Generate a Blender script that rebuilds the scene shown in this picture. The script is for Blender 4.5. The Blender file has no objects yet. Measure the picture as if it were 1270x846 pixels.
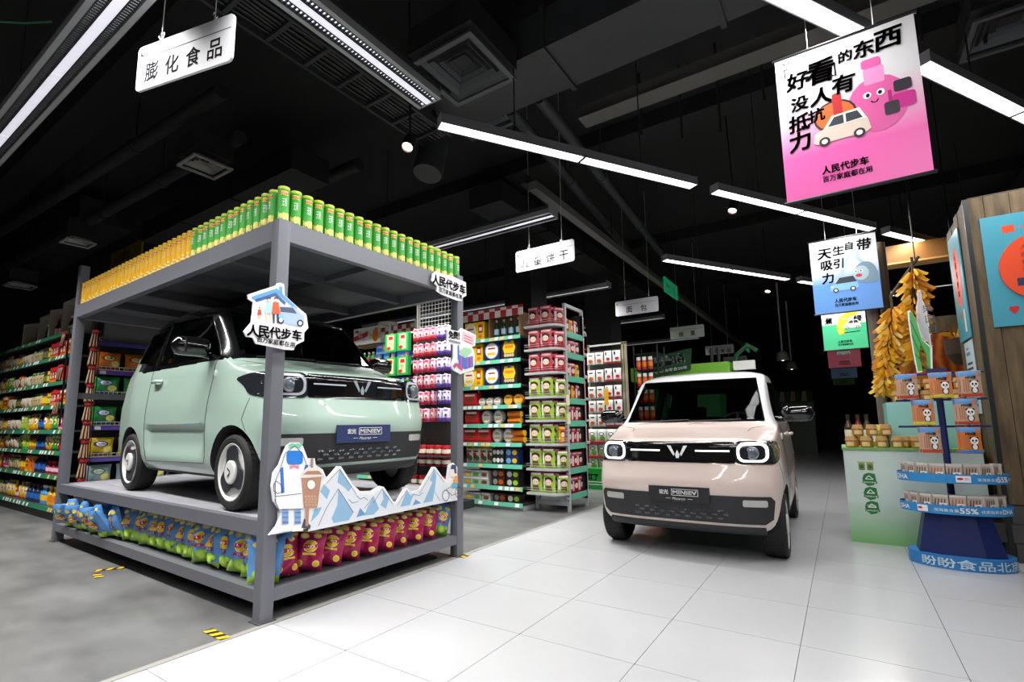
# Supermarket with two small electric cars: one on a steel rack, one on the white tiled path.
import bpy, math, random
from math import sin, cos, pi, radians
from mathutils import Vector, Matrix
from mathutils.bvhtree import BVHTree

SC = bpy.context.scene
COL = SC.collection
D = bpy.data
rnd = random.Random(7)

# ------------------------------------------------------------------ camera
# X runs across the store, Y runs along the white path, Z is up, floor at 0.
F_PX, PITCH, ROLL, YAW, PPX, PPY, CAM_H = 620.43, .130745, -.011627, .588616, 625.6, 444.43, 1.06
_fw = Vector((-sin(YAW) * cos(PITCH), cos(YAW) * cos(PITCH), sin(PITCH)))
_rt = Vector((cos(YAW), sin(YAW), 0))
_up = _rt.cross(_fw)
_r = cos(ROLL) * _rt + sin(ROLL) * _up
_u = -sin(ROLL) * _rt + cos(ROLL) * _up
CAM = Vector((0, 0, CAM_H))
cd = D.cameras.new('camera')
cd.sensor_width = 36
cd.lens = F_PX / 1270 * 36
cd.shift_x = (635 - PPX) / 1270
cd.shift_y = (PPY - 423) / 1270
cd.clip_start = .02
co = D.objects.new('camera', cd)
COL.objects.link(co)
co.matrix_world = Matrix(((_r.x, _u.x, -_fw.x, 0), (_r.y, _u.y, -_fw.y, 0), (_r.z, _u.z, -_fw.z, CAM_H), (0, 0, 0, 1)))
SC.camera = co


def ray(x, y):
    return (x - PPX) / F_PX * _r - (y - PPY) / F_PX * _u + _fw


def at_z(x, y, z=0.):
    d = ray(x, y)
    return CAM + d * ((z - CAM_H) / d.z)


def at_y(x, y, Y):
    d = ray(x, y)
    return CAM + d * (Y / d.y)


def at_x(x, y, X):
    d = ray(x, y)
    return CAM + d * (X / d.x)


# ------------------------------------------------------------------ world and exposure
w = D.worlds.new('world')
SC.world = w
w.use_nodes = True
w.node_tree.nodes['Background'].inputs[0].default_value = (0, 0, 0, 1)      # closed hall: no sky
w.node_tree.nodes['Background'].inputs[1].default_value = 0
vs = SC.view_settings
vs.view_transform = 'Standard'
vs.look = 'None'
vs.exposure = 0
vs.gamma = 1
vs.use_curve_mapping = False
LAMP_W = 36.      # watts per linear ceiling lamp (2.4 m)


# ------------------------------------------------------------------ materials
MATS = {}


def srgb(h):
    if not isinstance(h, str):
        return tuple(h)
    h = h.lstrip('#')
    o = []
    for i in (0, 2, 4):
        c = int(h[i:i + 2], 16) / 255
        o.append(c / 12.92 if c <= .04045 else ((c + .055) / 1.055) ** 2.4)
    return tuple(o)


def mat(key, color=None, rough=.5, metal=0., emit=0., coat=0., bump=0., bscale=40., var=0., vscale=3., alpha=1., spec=.5, stretch=None, trans=0.):
    if key in MATS:
        return MATS[key]
    m = D.materials.new(key.replace('#', 'c'))
    MATS[key] = m
    m.use_nodes = True
    nt = m.node_tree
    b = nt.nodes['Principled BSDF']
    c = srgb(color if color is not None else key)
    b.inputs['Base Color'].default_value = (*c, 1)
    b.inputs['Roughness'].default_value = rough
    b.inputs['Metallic'].default_value = metal
    b.inputs['Specular IOR Level'].default_value = spec
    if emit:
        b.inputs['Emission Color'].default_value = (*c, 1)
        b.inputs['Emission Strength'].default_value = emit
    if coat:
        b.inputs['Coat Weight'].default_value = coat
        b.inputs['Coat Roughness'].default_value = .04
    if alpha < 1:
        b.inputs['Alpha'].default_value = alpha
    if trans:
        b.inputs['Transmission Weight'].default_value = trans
    if bump or var:
        tc = nt.nodes.new('ShaderNodeTexCoord')
        src = tc.outputs['Object']
        if stretch:
            mp = nt.nodes.new('ShaderNodeMapping')
            mp.inputs['Scale'].default_value = stretch
            nt.links.new(src, mp.inputs['Vector'])
            src = mp.outputs['Vector']
        if bump:
            n = nt.nodes.new('ShaderNodeTexNoise')
            n.inputs['Scale'].default_value = bscale
            n.inputs['Detail'].default_value = 4
            nt.links.new(src, n.inputs['Vector'])
            bp = nt.nodes.new('ShaderNodeBump')
            bp.inputs['Strength'].default_value = bump
            bp.inputs['Distance'].default_value = .01
            nt.links.new(n.outputs['Fac'], bp.inputs['Height'])
            nt.links.new(bp.outputs['Normal'], b.inputs['Normal'])
        if var:
            n = nt.nodes.new('ShaderNodeTexNoise')
            n.inputs['Scale'].default_value = vscale
            n.inputs['Detail'].default_value = 6
            nt.links.new(src, n.inputs['Vector'])
            r = nt.nodes.new('ShaderNodeValToRGB')
            r.color_ramp.elements[0].position = .3
            r.color_ramp.elements[1].position = .7
            r.color_ramp.elements[0].color = (*[max(0, x * (1 - var)) for x in c], 1)
            r.color_ramp.elements[1].color = (*[min(1, x * (1 + var)) for x in c], 1)
            nt.links.new(n.outputs['Fac'], r.inputs['Fac'])
            nt.links.new(r.outputs['Color'], b.inputs['Base Color'])
    return m


def pr(h, rough=.42):
    """printed colour on packs and boards"""
    return mat('print_' + h + ('' if rough == .42 else str(rough)), h, rough=rough)


# ------------------------------------------------------------------ mesh builder
class MB:
    def __init__(s):
        s.v, s.f, s.m, s.mats = [], [], [], []

    def mi(s, m):
        if m not in s.mats:
            s.mats.append(m)
        return s.mats.index(m)

    def add(s, vs, fs, m, M=None):
        o = len(s.v)
        s.v += [tuple(M @ Vector(p)) if M else tuple(p) for p in vs]
        k = s.mi(m)
        for f in fs:
            s.f.append([o + i for i in f])
            s.m.append(k)
        return s

    def poly(s, pts, m, M=None):
        return s.add(pts, [list(range(len(pts)))], m, M)

    def box(s, lo, hi, m, M=None, mats=None):
        (a, b, c), (d, e, f) = lo, hi
        vs = [(a, b, c), (d, b, c), (d, e, c), (a, e, c), (a, b, f), (d, b, f), (d, e, f), (a, e, f)]
        fs = [(0, 3, 2, 1), (4, 5, 6, 7), (0, 1, 5, 4), (1, 2, 6, 5), (2, 3, 7, 6), (3, 0, 4, 7)]
        return s.add(vs, fs, m, M)

    def cbox(s, c, d, m, M=None):
        return s.box([c[i] - d[i] / 2 for i in range(3)], [c[i] + d[i] / 2 for i in range(3)], m, M)

    def rbox(s, lo, hi, r, m, M=None, n=3):
        """box with rounded vertical edges"""
        (a, b, c), (d, e, f) = lo, hi
        pts = rrect(a, b, d, e, r, n)
        return s.prism([(x, y, c) for x, y in pts], (0, 0, f - c), m, M)

    def prism(s, pts, vec, m, M=None, caps=True, msides=None):
        n = len(pts)
        q = [(p[0] + vec[0], p[1] + vec[1], p[2] + vec[2]) for p in pts]
        if caps:
            s.add(pts, [list(range(n))[::-1]], m, M)
            s.add(q, [list(range(n))], m, M)
        s.add(list(pts) + q, [(i, (i + 1) % n, n + (i + 1) % n, n + i) for i in range(n)], msides or m, M)
        return s

    def lathe(s, prof, n, m, M=None, ms=None, caps=True):
        """prof: list of (r,z); ms: material per band"""
        ring = [[(r * cos(2 * pi * i / n), r * sin(2 * pi * i / n), z) for i in range(n)] for r, z in prof]
        for k in range(len(prof) - 1):
            vs = ring[k] + ring[k + 1]
            s.add(vs, [(i, (i + 1) % n, n + (i + 1) % n, n + i) for i in range(n)], ms[k] if ms else m, M)
        if caps:
            if prof[0][0] > 1e-4:
                s.add(ring[0], [list(range(n))[::-1]], ms[0] if ms else m, M)
            if prof[-1][0] > 1e-4:
                s.add(ring[-1], [list(range(n))], ms[-1] if ms else m, M)
        return s

    def cyl(s, p0, p1, r0, m, r1=None, n=8, M=None):
        p0, p1 = Vector(p0), Vector(p1)
        d = p1 - p0
        T = Matrix.Translation(p0) @ d.to_track_quat('Z', 'Y').to_matrix().to_4x4()
        if M:
            T = M @ T
        return s.lathe([(r0, 0), (r0 if r1 is None else r1, d.length)], n, m, T)

    def tube(s, pts, r, m, n=6, closed=False, M=None):
        pts = [Vector(p) for p in pts]
        rings = []
        N = len(pts)
        up = None
        for i, p in enumerate(pts):
            if closed:
                t = pts[(i + 1) % N] - pts[i - 1]
            else:
                t = pts[min(i + 1, N - 1)] - pts[max(i - 1, 0)]
            t.normalize()
            if up is None:
                up = t.orthogonal().normalized()
            up = (up - t * up.dot(t)).normalized()
            b = t.cross(up)
            rr = r[i] if isinstance(r, (list, tuple)) else r
            rings.append([p + rr * (cos(2 * pi * j / n) * up + sin(2 * pi * j / n) * b) for j in range(n)])
        vs = [q for rg in rings for q in rg]
        fs = []
        for k in range(N if closed else N - 1):
            a, c = k * n, ((k + 1) % N) * n
            fs += [(a + j, a + (j + 1) % n, c + (j + 1) % n, c + j) for j in range(n)]
        if not closed:
            fs += [list(range(n))[::-1], [(N - 1) * n + j for j in range(n)]]
        return s.add(vs, fs, m, M)

    def grid(s, rows, m, M=None, fm=None, flip=False):
        a, b = len(rows), len(rows[0])
        o = len(s.v)
        s.v += [tuple(M @ Vector(p)) if M else tuple(p) for r in rows for p in r]
        for i in range(a - 1):
            for j in range(b - 1):
                q = [o + i * b + j, o + i * b + j + 1, o + (i + 1) * b + j + 1, o + (i + 1) * b + j]
                s.f.append(q[::-1] if flip else q)
                s.m.append(s.mi(fm(i, j) if fm else m))
        return s

    def mesh(s, name, smooth=0.):
        me = D.meshes.new(name)
        me.from_pydata(s.v, [], s.f)
        for m in s.mats:
            me.materials.append(m)
        me.polygons.foreach_set('material_index', s.m)
        if smooth:
            me.polygons.foreach_set('use_smooth', [True] * len(me.polygons))
            if smooth < 179:
                me.set_sharp_from_angle(angle=radians(smooth))
        me.update()
        return me

    def obj(s, name, parent=None, loc=None, rz=0, smooth=0.):
        return link(name, s.mesh(name, smooth), parent, loc, rz)


def rrect(a, b, d, e, r, n=3):
    o = []
    for cx, cy, t in ((d - r, e - r, 0), (a + r, e - r, 90), (a + r, b + r, 180), (d - r, b + r, 270)):
        for k in range(n + 1):
            q = radians(t + 90 * k / n)
            o.append((cx + r * cos(q), cy + r * sin(q)))
    return o


def ell(cx, cy, rx, ry, n=16, a0=0.):
    return [(cx + rx * cos(2 * pi * i / n + a0), cy + ry * sin(2 * pi * i / n + a0)) for i in range(n)]


def link(name, data, parent=None, loc=None, rz=0, rot=None, scale=None):
    o = D.objects.new(name, data)
    COL.objects.link(o)
    if parent:
        o.parent = parent
    if loc:
        o.location = loc
    if rot:
        o.rotation_euler = rot
    elif rz:
        o.rotation_euler = (0, 0, rz)
    if scale:
        o.scale = scale if isinstance(scale, (tuple, list)) else (scale,) * 3
    return o


def tag(o, label=None, cat=None, group=None, kind=None):
    if label:
        o['label'] = label
    if cat:
        o['category'] = cat
    if group:
        o['group'] = group
    if kind:
        o['kind'] = kind
    return o


def thing(name, label, cat, loc=(0, 0, 0), rz=0, group=None):
    return tag(link(name, None, None, loc, rz), label, cat, group)


def dup(o, parent=None):
    c = o.copy()
    COL.objects.link(c)
    c.parent = parent
    for ch in list(o.children):
        dup(ch, c)
    return c


# ------------------------------------------------------------------ flat print and lettering
_TXT = {}


def text_geo(t, bold=0.):
    if (t, bold) in _TXT:
        return _TXT[t, bold]
    cu = D.curves.new('t', 'FONT')
    cu.body = t
    cu.size = 1
    cu.resolution_u = 3
    ob = D.objects.new('t', cu)
    me = ob.to_mesh()
    vs = [tuple(v.co) for v in me.vertices]
    fs = [tuple(p.vertices) for p in me.polygons]
    ob.to_mesh_clear()
    if bold:      # heavier strokes: the glyph laid down several times, a little shifted
        n, V, F = len(vs), [], []
        for j, (dx, dy) in enumerate(((-1, -1), (1, -1), (1, 1), (-1, 1), (0, 0))):
            V += [(x + dx * bold, y + dy * bold, .0) for x, y, z in vs]
            F += [tuple(i + j * n for i in f) for f in fs]
        vs, fs = V, F
    D.objects.remove(ob)
    D.curves.remove(cu)
    if vs:
        x0, x1 = min(v[0] for v in vs), max(v[0] for v in vs)
        y0, y1 = min(v[1] for v in vs), max(v[1] for v in vs)
    else:
        x0 = x1 = y0 = y1 = 0
    _TXT[t, bold] = (vs, fs, x0, x1, y0, y1)
    return _TXT[t, bold]


class Print:
    """flat print on a board: u right, v up, layers stacked outwards by a hair"""

    def __init__(s, M=None, step=.0006, warp=None):
        s.b, s.M, s.k, s.step, s.warp = MB(), M or Matrix(), 1, step, warp

    def put(s, vs, fs, m, k=None):
        s.n = getattr(s, 'n', 0) + 1
        z = s.step * (k if k is not None else s.k) + s.n * 1.2e-5
        # local frame: u -> x, v -> z, outwards -> -y
        pts = [(u, -z, v) for u, v in vs]
        if s.warp:
            pts = [s.warp(*p) for p in pts]
        s.b.add(pts, fs, m, s.M)

    def poly(s, pts, m, k=None):
        n = len(pts)
        if s.warp:
            dense = []
            for a, c in zip(pts, list(pts[1:]) + [pts[0]]):
                dense += [a, ((a[0] + c[0]) / 2, (a[1] + c[1]) / 2)] if n < 7 else [a]
            n = len(dense)
            cx, cy = sum(p[0] for p in dense) / n, sum(p[1] for p in dense) / n
            V = [p for p in dense] + [((p[0] + cx) / 2, (p[1] + cy) / 2) for p in dense] + [(cx, cy)]
            F = [(i, (i + 1) % n, n + (i + 1) % n, n + i) for i in range(n)] + [(n + i, n + (i + 1) % n, 2 * n) for i in range(n)]
            s.put(V, F, m, k)
            return s
        s.put(pts, [list(range(n))], m, k)
        return s

    def rect(s, a, b, c, d, m, k=None, r=0):
        return s.poly(rrect(a, b, c, d, r) if r else [(a, b), (c, b), (c, d), (a, d)], m, k)

    def ell(s, cx, cy, rx, ry, m, k=None, n=18):
        return s.poly(ell(cx, cy, rx, ry, n), m, k)

    def line(s, pts, w, m, k=None):
        for (a, b), (c, d) in zip(pts[:-1], pts[1:]):
            L = math.hypot(c - a, d - b) or 1e-6
            nx, ny = -(d - b) / L * w / 2, (c - a) / L * w / 2
            s.put([(a + nx, b + ny), (a - nx, b - ny), (c - nx, d - ny), (c + nx, d + ny)], [(0, 1, 2, 3)], m, k)
        return s

    def text(s, t, x, y, h, m, bold=0., k=None, w=None, rot=0., shear=0., anchor='l'):
        """fit glyph box: height h (and width w when given), lower-left (or centre) at x, y"""
        vs, fs, x0, x1, y0, y1 = text_geo(t, bold)
        if not vs:
            return s
        sy = h / max(1e-6, y1 - y0)
        sx = w / max(1e-6, x1 - x0) if w else sy
        W = sx * (x1 - x0)
        ox = -W / 2 if anchor == 'c' else 0
        oy = -h / 2 if anchor == 'c' else 0
        c, n = cos(rot), sin(rot)
        out = []
        for vx, vy, _ in vs:
            a = (vx - x0) * sx + ox
            b = (vy - y0) * sy + oy
            a += shear * b
            out.append((x + a * c - b * n, y + a * n + b * c))
        s.put(out, fs, m, k)
        return s

    def obj(s, name, parent, loc=None):
        return s.b.obj(name, parent, loc)


ORD = 'first second third fourth fifth sixth seventh eighth ninth tenth eleventh twelfth thirteenth fourteenth fifteenth sixteenth seventeenth eighteenth nineteenth twentieth'.split()
ORD += ['twenty-' + o for o in ORD[:9]] + ['thirtieth'] + ['thirty-' + o for o in ORD[:9]] + ['fortieth'] + ['forty-' + o for o in ORD[:9]]
BLK = mat('ink_black', '#17171b', rough=.85, spec=.15)
WHT = pr('#f4f4f2')
# ------------------------------------------------------------------ the setting
M_CEIL = mat('ceiling_black', '#101011', rough=.9, bump=.2)
M_DUCT = mat('duct_grey', '#2c2e30', rough=.6, var=.15, vscale=2)
M_DUCT2 = mat('duct_dark', '#1c1c1d', rough=.7)
M_WALLD = mat('wall_dark', '#131314', rough=.85)
M_TILE = mat('white_tile', '#b3b4b7', rough=.2, var=.03, vscale=1.1, bump=.02, bscale=3)
M_GROUT = mat('grout', '#a9a8a6', rough=.8)
M_CONC = mat('grey_screed', '#666666', rough=.34, var=.32, vscale=2.0, bump=.04, bscale=6, stretch=(1, 1.7, 1))
M_DARKGAP = mat('dark_joint', '#2c2c2c', rough=.9)
M_STEEL = mat('rack_steel', '#6f7078', rough=.45, metal=.25, bump=.03, bscale=90)
M_STEELD = mat('rack_steel_dark', '#45464b', rough=.55)
M_BLACK = mat('black_plastic', '#17171a', rough=.45)
M_WHITEM = mat('white_metal', '#c9cbcd', rough=.4)
M_CHROME = mat('chrome', '#cfd2d6', rough=.12, metal=1)

XB = -2.652      # edge between the white path and the grey screed

# floor: a base slab, white tiles one by one on the path, wide grey screed bays beside it
b = MB()
b.box((-18, -7, -.2), (8, 24, -.012), M_GROUT)
floor = tag(b.obj('floor'), kind='structure')
ty0, ts = 1.085, .6
tile_me = MB().rbox((.0015, .0015, -.03), (ts - .0015, ts - .0015, 0), .004, M_TILE, n=1).mesh('tile')
for j in range(-3, 16):
    for i in range(0, 11):
        x, y = XB + i * ts, ty0 + j * ts
        if not (-1.5 < y < 11 and x < 3.5):
            continue
        if y < .4 and (x > 1.2 or x < -2.1 and y < -.3):
            continue
        link('tile', tile_me, floor, (x, y, 0))
b = MB()
b.box((XB, -7, -.03), (8, ty0 - 3 * ts, 0), M_TILE)
b.box((XB, ty0 + 16 * ts, -.03), (8, 23.9, 0), M_TILE)
b.box((XB + 11 * ts, ty0 - 3 * ts, -.03), (8, ty0 + 16 * ts, 0), M_TILE)
for j in range(-3, 16):
    for i in range(0, 11):
        x, y = XB + i * ts, ty0 + j * ts
        if not (-1.5 < y < 11 and x < 3.5) or (y < .4 and (x > 1.2 or x < -2.1 and y < -.3)):
            b.box((x, y, -.03), (x + ts, y + ts, 0), M_TILE)
tag(b.obj('far_tiles', floor), kind='stuff')
ys = [-7, .62, 4.3, 8.3, 12.3, 16.3, 24]
xs = [-18, -11.2, -7.1, XB - .045]
for a, c in zip(xs[:-1], xs[1:]):
    for d, e in zip(ys[:-1], ys[1:]):
        MB().box((a + .002, d + .002, -.03), (c - .002, e - .002, -.001), M_CONC).obj('screed_bay', floor)
tag(MB().box((XB - .043, -7, -.03), (XB - .003, 24, .001), mat('edge_strip', '#8a8883', rough=.5)).obj('trim_1'), kind='structure')

# walls and ceiling
tag(MB().box((-18, 22.5, 0), (8, 22.7, 4.8), M_WALLD).obj('wall_back'), kind='structure')
tag(MB().box((-17.2, -7, 0), (-17, 24, 4.8), M_WALLD).obj('wall_left'), kind='structure')
tag(MB().box((6.4, -7, 0), (6.6, 24, 4.8), mat('wall_right', '#3a3632', rough=.85)).obj('wall_right'), kind='structure')
tag(MB().box((-18, -6.6, 0), (8, -6.4, 4.8), mat('wall_front', '#8a8886', rough=.85)).obj('wall_front'), kind='structure')
ce = MB()
ce.box((-18, -7, 4.75), (8, 24, 4.9), M_CEIL)
ceil = tag(ce.obj('ceiling'), kind='structure')
for y in (1.6, 5.6, 9.6, 13.6, 17.6):
    tag(MB().box((-18, y, 4.55), (8, y + .35, 4.75), M_CEIL).obj('trim_2'), kind='structure')
# a dark column rising behind the shelving
M_COLT = mat('column_dark', '#2a2a2b', rough=.6)
for cx, cy, w_ in ((-4.15, 6.62, .5), (-3.95, 9.35, .55)):
    o = MB().box((cx - w_ / 2, cy, 0), (cx + w_ / 2, cy + w_, 4.75), M_COLT).obj('column')
    tag(o, kind='structure')
# ------------------------------------------------------------------ ceiling services
def duct(name, a, c, wd, ht, z, label, m=M_DUCT, rib=1.1):
    """rectangular duct between two plan points, underside at z, flanges at joints"""
    a, c = Vector((*a, 0)), Vector((*c, 0))
    L = (c - a).length
    rz = math.atan2(c.y - a.y, c.x - a.x)
    t = thing(name, label, 'duct', (a.x, a.y, z), rz)
    MB().box((0, -wd / 2, 0), (L, wd / 2, ht), m).obj('duct_body', t)
    n = max(2, int(L / rib))
    fm = MB().box((-.02, -wd / 2 - .025, -.025), (.02, wd / 2 + .025, ht + .025), m).mesh('flange')
    hm = MB().cyl((0, 0, 0), (0, 0, 4.749 - z - ht), .008, M_DUCT2, n=5).mesh('hanger')
    for k in range(1, n):
        link('flange', fm, t, (L * k / n, 0, 0))
        if k % 2:
            link('hanger', hm, t, (L * k / n, wd / 2 - .05, ht))
    return t


def pipe(name, a, c, r, z, label, m=M_DUCT2):
    a, c = Vector((*a, z)), Vector((*c, z))
    t = thing(name, label, 'pipe', a)
    MB().cyl((0, 0, 0), c - a, r, m, n=12).obj('pipe_run', t, smooth=40)
    d = (c - a)
    n = max(2, int(d.length / 1.6))
    for k in range(1, n):
        p = d * (k / n)
        q = d.normalized() * .03
        MB().cyl(p - q, p + q, r * 1.18, m, n=12).obj('coupling', t, smooth=40)
        MB().cyl(p, p + Vector((0, 0, 4.75 - z)), .008, m, n=5).obj('hanger', t)
    return t


duct('air_duct', (-2.95, 3.45), (3.2, 3.45), .55, .34, 4.0, 'grey rectangular air duct running across above the long bright lamp')
duct('air_duct', (-9.0, 3.4), (-5.0, 3.4), .5, .3, 4.0, 'dark air duct above the yellow chip cans', M_DUCT2)
duct('air_duct', (-16, 2.75), (-9.2, 2.75), .7, .35, 4.2, 'dark air duct over the far end of the long gondola', M_DUCT2)
duct('air_duct', (-3.9, 5.4), (-3.9, 12), .55, .3, 4.1, 'dark air duct running deep above the biscuit aisle', M_DUCT2)
duct('air_duct', (2.5, 5.2), (2.5, 12), .6, .3, 3.95, 'dark air duct running along above the wooden kiosk', M_DUCT2)
pipe('water_pipe', (-2.08, 3.75), (-2.45, 9.0), .06, 4.05, 'thick grey pipe running deep beneath the wide duct', M_DUCT)
pipe('water_pipe', (-2.4, 3.75), (-2.9, 8.6), .06, 4.05, 'thick grey pipe beside the square vents', M_DUCT)
pipe('water_pipe', (-15, 1.75), (-4.6, 2.15), .07, 4.2, 'long dark pipe above the yellow chip cans', M_DUCT2)
pipe('water_pipe', (-15, 2.25), (-4.9, 2.5), .07, 4.02, 'second long dark pipe beside the square ceiling vent', M_DUCT2)
pipe('water_pipe', (-15, 3.772), (-4.6, 3.772), .078, 4.2, 'thick dark pipe crossing high over the rack', M_DUCT2)
bm = thing('steel_beam', 'pale flat steel beam hanging below the wide duct', 'beam', (-1.95, 4.35, 4.1))
MB().box((0, 0, 0), (4.2, .1, .14), mat('beam_pale', '#55534e', rough=.6)).obj('beam_web', bm)
MB().box((0, -.05, -.012), (4.2, .15, 0), mat('beam_pale', '#55534e', rough=.6)).obj('beam_flange', bm)
for k in range(9):
    x = -1.5 + k * .38
    h = .35 + .12 * (k % 3)
    o = MB().cyl((0, 0, 0), (0, 0, h + .35), .012, M_DUCT2, n=6).obj('hanger_rod', None, (x, 4.9 + .1 * (k % 2), 4.4 - h))
    tag(o, ORD[k] + ' thin dark rod from the rack side behind the pale beam', 'rod', 'hanger rods behind the pale beam')

# conduit running the whole depth of the store, a little left of the path
cn = thing('light_trunking', 'long grey trunking running the length of the path edge', 'trunking', (-2.55, 4.4, 3.55))
MB().box((-.05, 0, 0), (.05, 17.5, .09), mat('trunking', '#5d5d5c', rough=.45)).obj('trunking_rail', cn)
MB().box((-.16, 0, .1), (-.08, 17.5, .2), M_DUCT2).obj('trunking_rail', cn)
for k in range(12):
    MB().cyl((0, .8 + k * 1.45, .09), (0, .8 + k * 1.45, 1.2), .008, M_DUCT2, n=5).obj('hanger', cn)

# cable ladder beside the short louvred lamp
cl = thing('cable_ladder', 'black cable ladder full of cables beside the louvred lamp', 'cable tray', (-3.0, .4, 3.75))
for s in (-1, 1):
    MB().box((s * .16 - .012, 0, 0), (s * .16 + .012, 3.0, .07), M_DUCT).obj('side_rail', cl)
rm = MB().box((-.15, -.014, .005), (.15, .014, .028), M_DUCT).mesh('rung')
for k in range(10):
    link('rung', rm, cl, (0, .15 + k * .3, 0))
for k in range(7):
    x = -.12 + .04 * k
    MB().tube([(x + .012 * sin(j * 1.7 + k), j * .3, .045) for j in range(11)], .012, M_BLACK, n=5).obj('cable', cl)
g = MB().tube([at_z(x, y, 3.7) for x, y in ((-30, 20), (0, 27), (30, 28.5), (64, 27))], .006, pr('#3f7a55'), n=6).obj('green_cable')
tag(g, 'thin green cable crossing above the wide louvred lamp', 'cable')


def vent(corner_px, z, label, m, half=None, rz=0.):
    c = sum((at_z(x, y, z) for x, y in corner_px), Vector()) / len(corner_px)
    p = [at_z(x, y, z) for x, y in corner_px]
    h = half or (p[1] - p[0]).length / 2
    t = thing('ceiling_vent', label, 'vent', (c.x, c.y, z), rz)
    fr = MB()
    for s in (0, 1, 2, 3):
        M = Matrix.Rotation(s * pi / 2, 4, 'Z')
        fr.prism([(-h, -h, 0), (h, -h, 0), (h * .86, -h * .86, 0), (-h * .86, -h * .86, 0)], (0, 0, .02), m, M)
    fr.obj('frame', t)
    for k in range(1, 5):
        q, i = h * (.86 - .17 * k + .1), .02 + .012 * k
        v = MB()
        for s in range(4):
            M = Matrix.Rotation(s * pi / 2, 4, 'Z')
            v.add([(-q, -q, i), (q, -q, i), (q * .86, -q * .86, i + .03), (-q * .86, -q * .86, i + .03)], [(0, 1, 2, 3)], m, M)
        v.obj('slat', t)
    MB().box((-h, -h, .09), (h, h, .3), M_DUCT2).obj('plenum_box', t)
    return t


M_VW = mat('vent_white', '#a5a49f', rough=.5)
M_VG = mat('vent_grey', '#4c5053', rough=.5)
vent(((225, 207), (240, 194), (285, 210), (265, 222)), 3.7, 'white square ceiling vent above the yellow and green cans', M_VW, .19)
vent(((75, 301), (83, 296), (118, 303), (110, 309)), 3.7, 'small white ceiling vent over the long left gondola', M_VW, .17)
vent(((8, 355), (14, 352), (40, 356), (36, 360)), 3.7, 'pale ceiling vent at the far end of the left aisle', M_VW, .2)
vent(((507, 72), (610, 62), (637, 108), (543, 117)), 3.75, 'large dark square ceiling vent beside the short louvred lamp', M_VG, .3)
vent(((545, 137), (615, 128), (640, 155), (570, 165)), 4.15, 'dark square ceiling vent above the end of the bright lamp', M_VG, .3)
vent(((1215, 62), (1230, 15), (1290, 12), (1290, 55)), 3.9, 'dark ceiling vent over the wooden kiosk', M_VG, .26)


# ------------------------------------------------------------------ lamps
M_LENS = mat('lamp_lens', '#ffffff', emit=9., rough=.5)
M_LENS2 = mat('lamp_lens_soft', '#f3f1ff', emit=.5, rough=.5)
M_CELL = mat('lamp_cell', '#eef2ff', emit=1.1, rough=.5)
M_HOUS = mat('lamp_housing', '#97989c', rough=.5, metal=.3)
M_HOUSD = mat('lamp_housing_dark', '#2f3033', rough=.5)


def area(parent, L, wd, watts, z, name='lamp_light', spread=180.):
    l = D.lights.new(name, 'AREA')
    l.shape = 'RECTANGLE'
    l.size, l.size_y = L, wd
    l.energy = watts
    l.spread = radians(spread)
    l.color = (1, .985, .96)
    o = D.objects.new(name, l)
    COL.objects.link(o)
    o.parent = parent
    o.location = (0, 0, z)
    return o


LD = Vector((sin(radians(32)), cos(radians(32)), 0))
_lm = {}


def bar_lamp(start, label, L=2.42, watts=None, group=None, off=None):
    """slim linear lamp, two lenses end to end, hung on rods"""
    c = start + LD * (L / 2)
    t = thing('linear_lamp_%s_offscreen' % off if off else 'linear_lamp', label, 'ceiling lamp', (c.x, c.y, 3.2), pi / 2 - radians(32), group)
    k = round(L, 2)
    if k not in _lm:
        h = MB()
        # open trapezoid housing
        for s in (-1, 1):
            h.prism([(-L / 2, s * .045, 0), (-L / 2, s * .052, 0), (-L / 2, s * .04, .075), (-L / 2, s * .033, .075)], (L, 0, 0), M_HOUS)
        h.box((-L / 2, -.04, .07), (L / 2, .04, .08), M_HOUS)
        for s in (-1, 1):
            h.box((s * L / 2 - .004, -.05, 0), (s * L / 2 + .004, .05, .078), M_HOUS)
        e = MB().box((-L / 4 + .008, -.044, .004), (L / 4 - .008, .044, .02), M_LENS)
        d = MB().box((-.012, -.05, -.002), (.012, .05, .02), M_HOUSD)
        r = MB().cyl((0, 0, .08), (0, 0, 1.548), .006, M_DUCT2, n=5)
        _lm[k] = [x.mesh(n) for x, n in ((h, 'housing'), (e, 'lens'), (d, 'joint_cover'), (r, 'suspension_rod'))]
    h, e, d, r = _lm[k]
    link('housing', h, t)
    for s, end in ((-1, 'near'), (1, 'far')):
        link('lens_%s_%s_offscreen' % (off, end) if off else 'lens', e, t, (s * L / 4, 0, 0))
    link('joint_cover', d, t)
    link('suspension_rod', r, t, (-L / 2 + .6, 0, 0))
    link('suspension_rod', r, t, (L / 2 - .6, 0, 0))
    area(t, L - .05, .085, watts or LAMP_W, -.004, 'lamp_light_%s_offscreen' % off if off else 'lamp_light')
    return t


P0 = at_z(545, 156, 3.2)
nrm = Vector((cos(radians(32)), -sin(radians(32)), 0))
lines = {}
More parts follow.
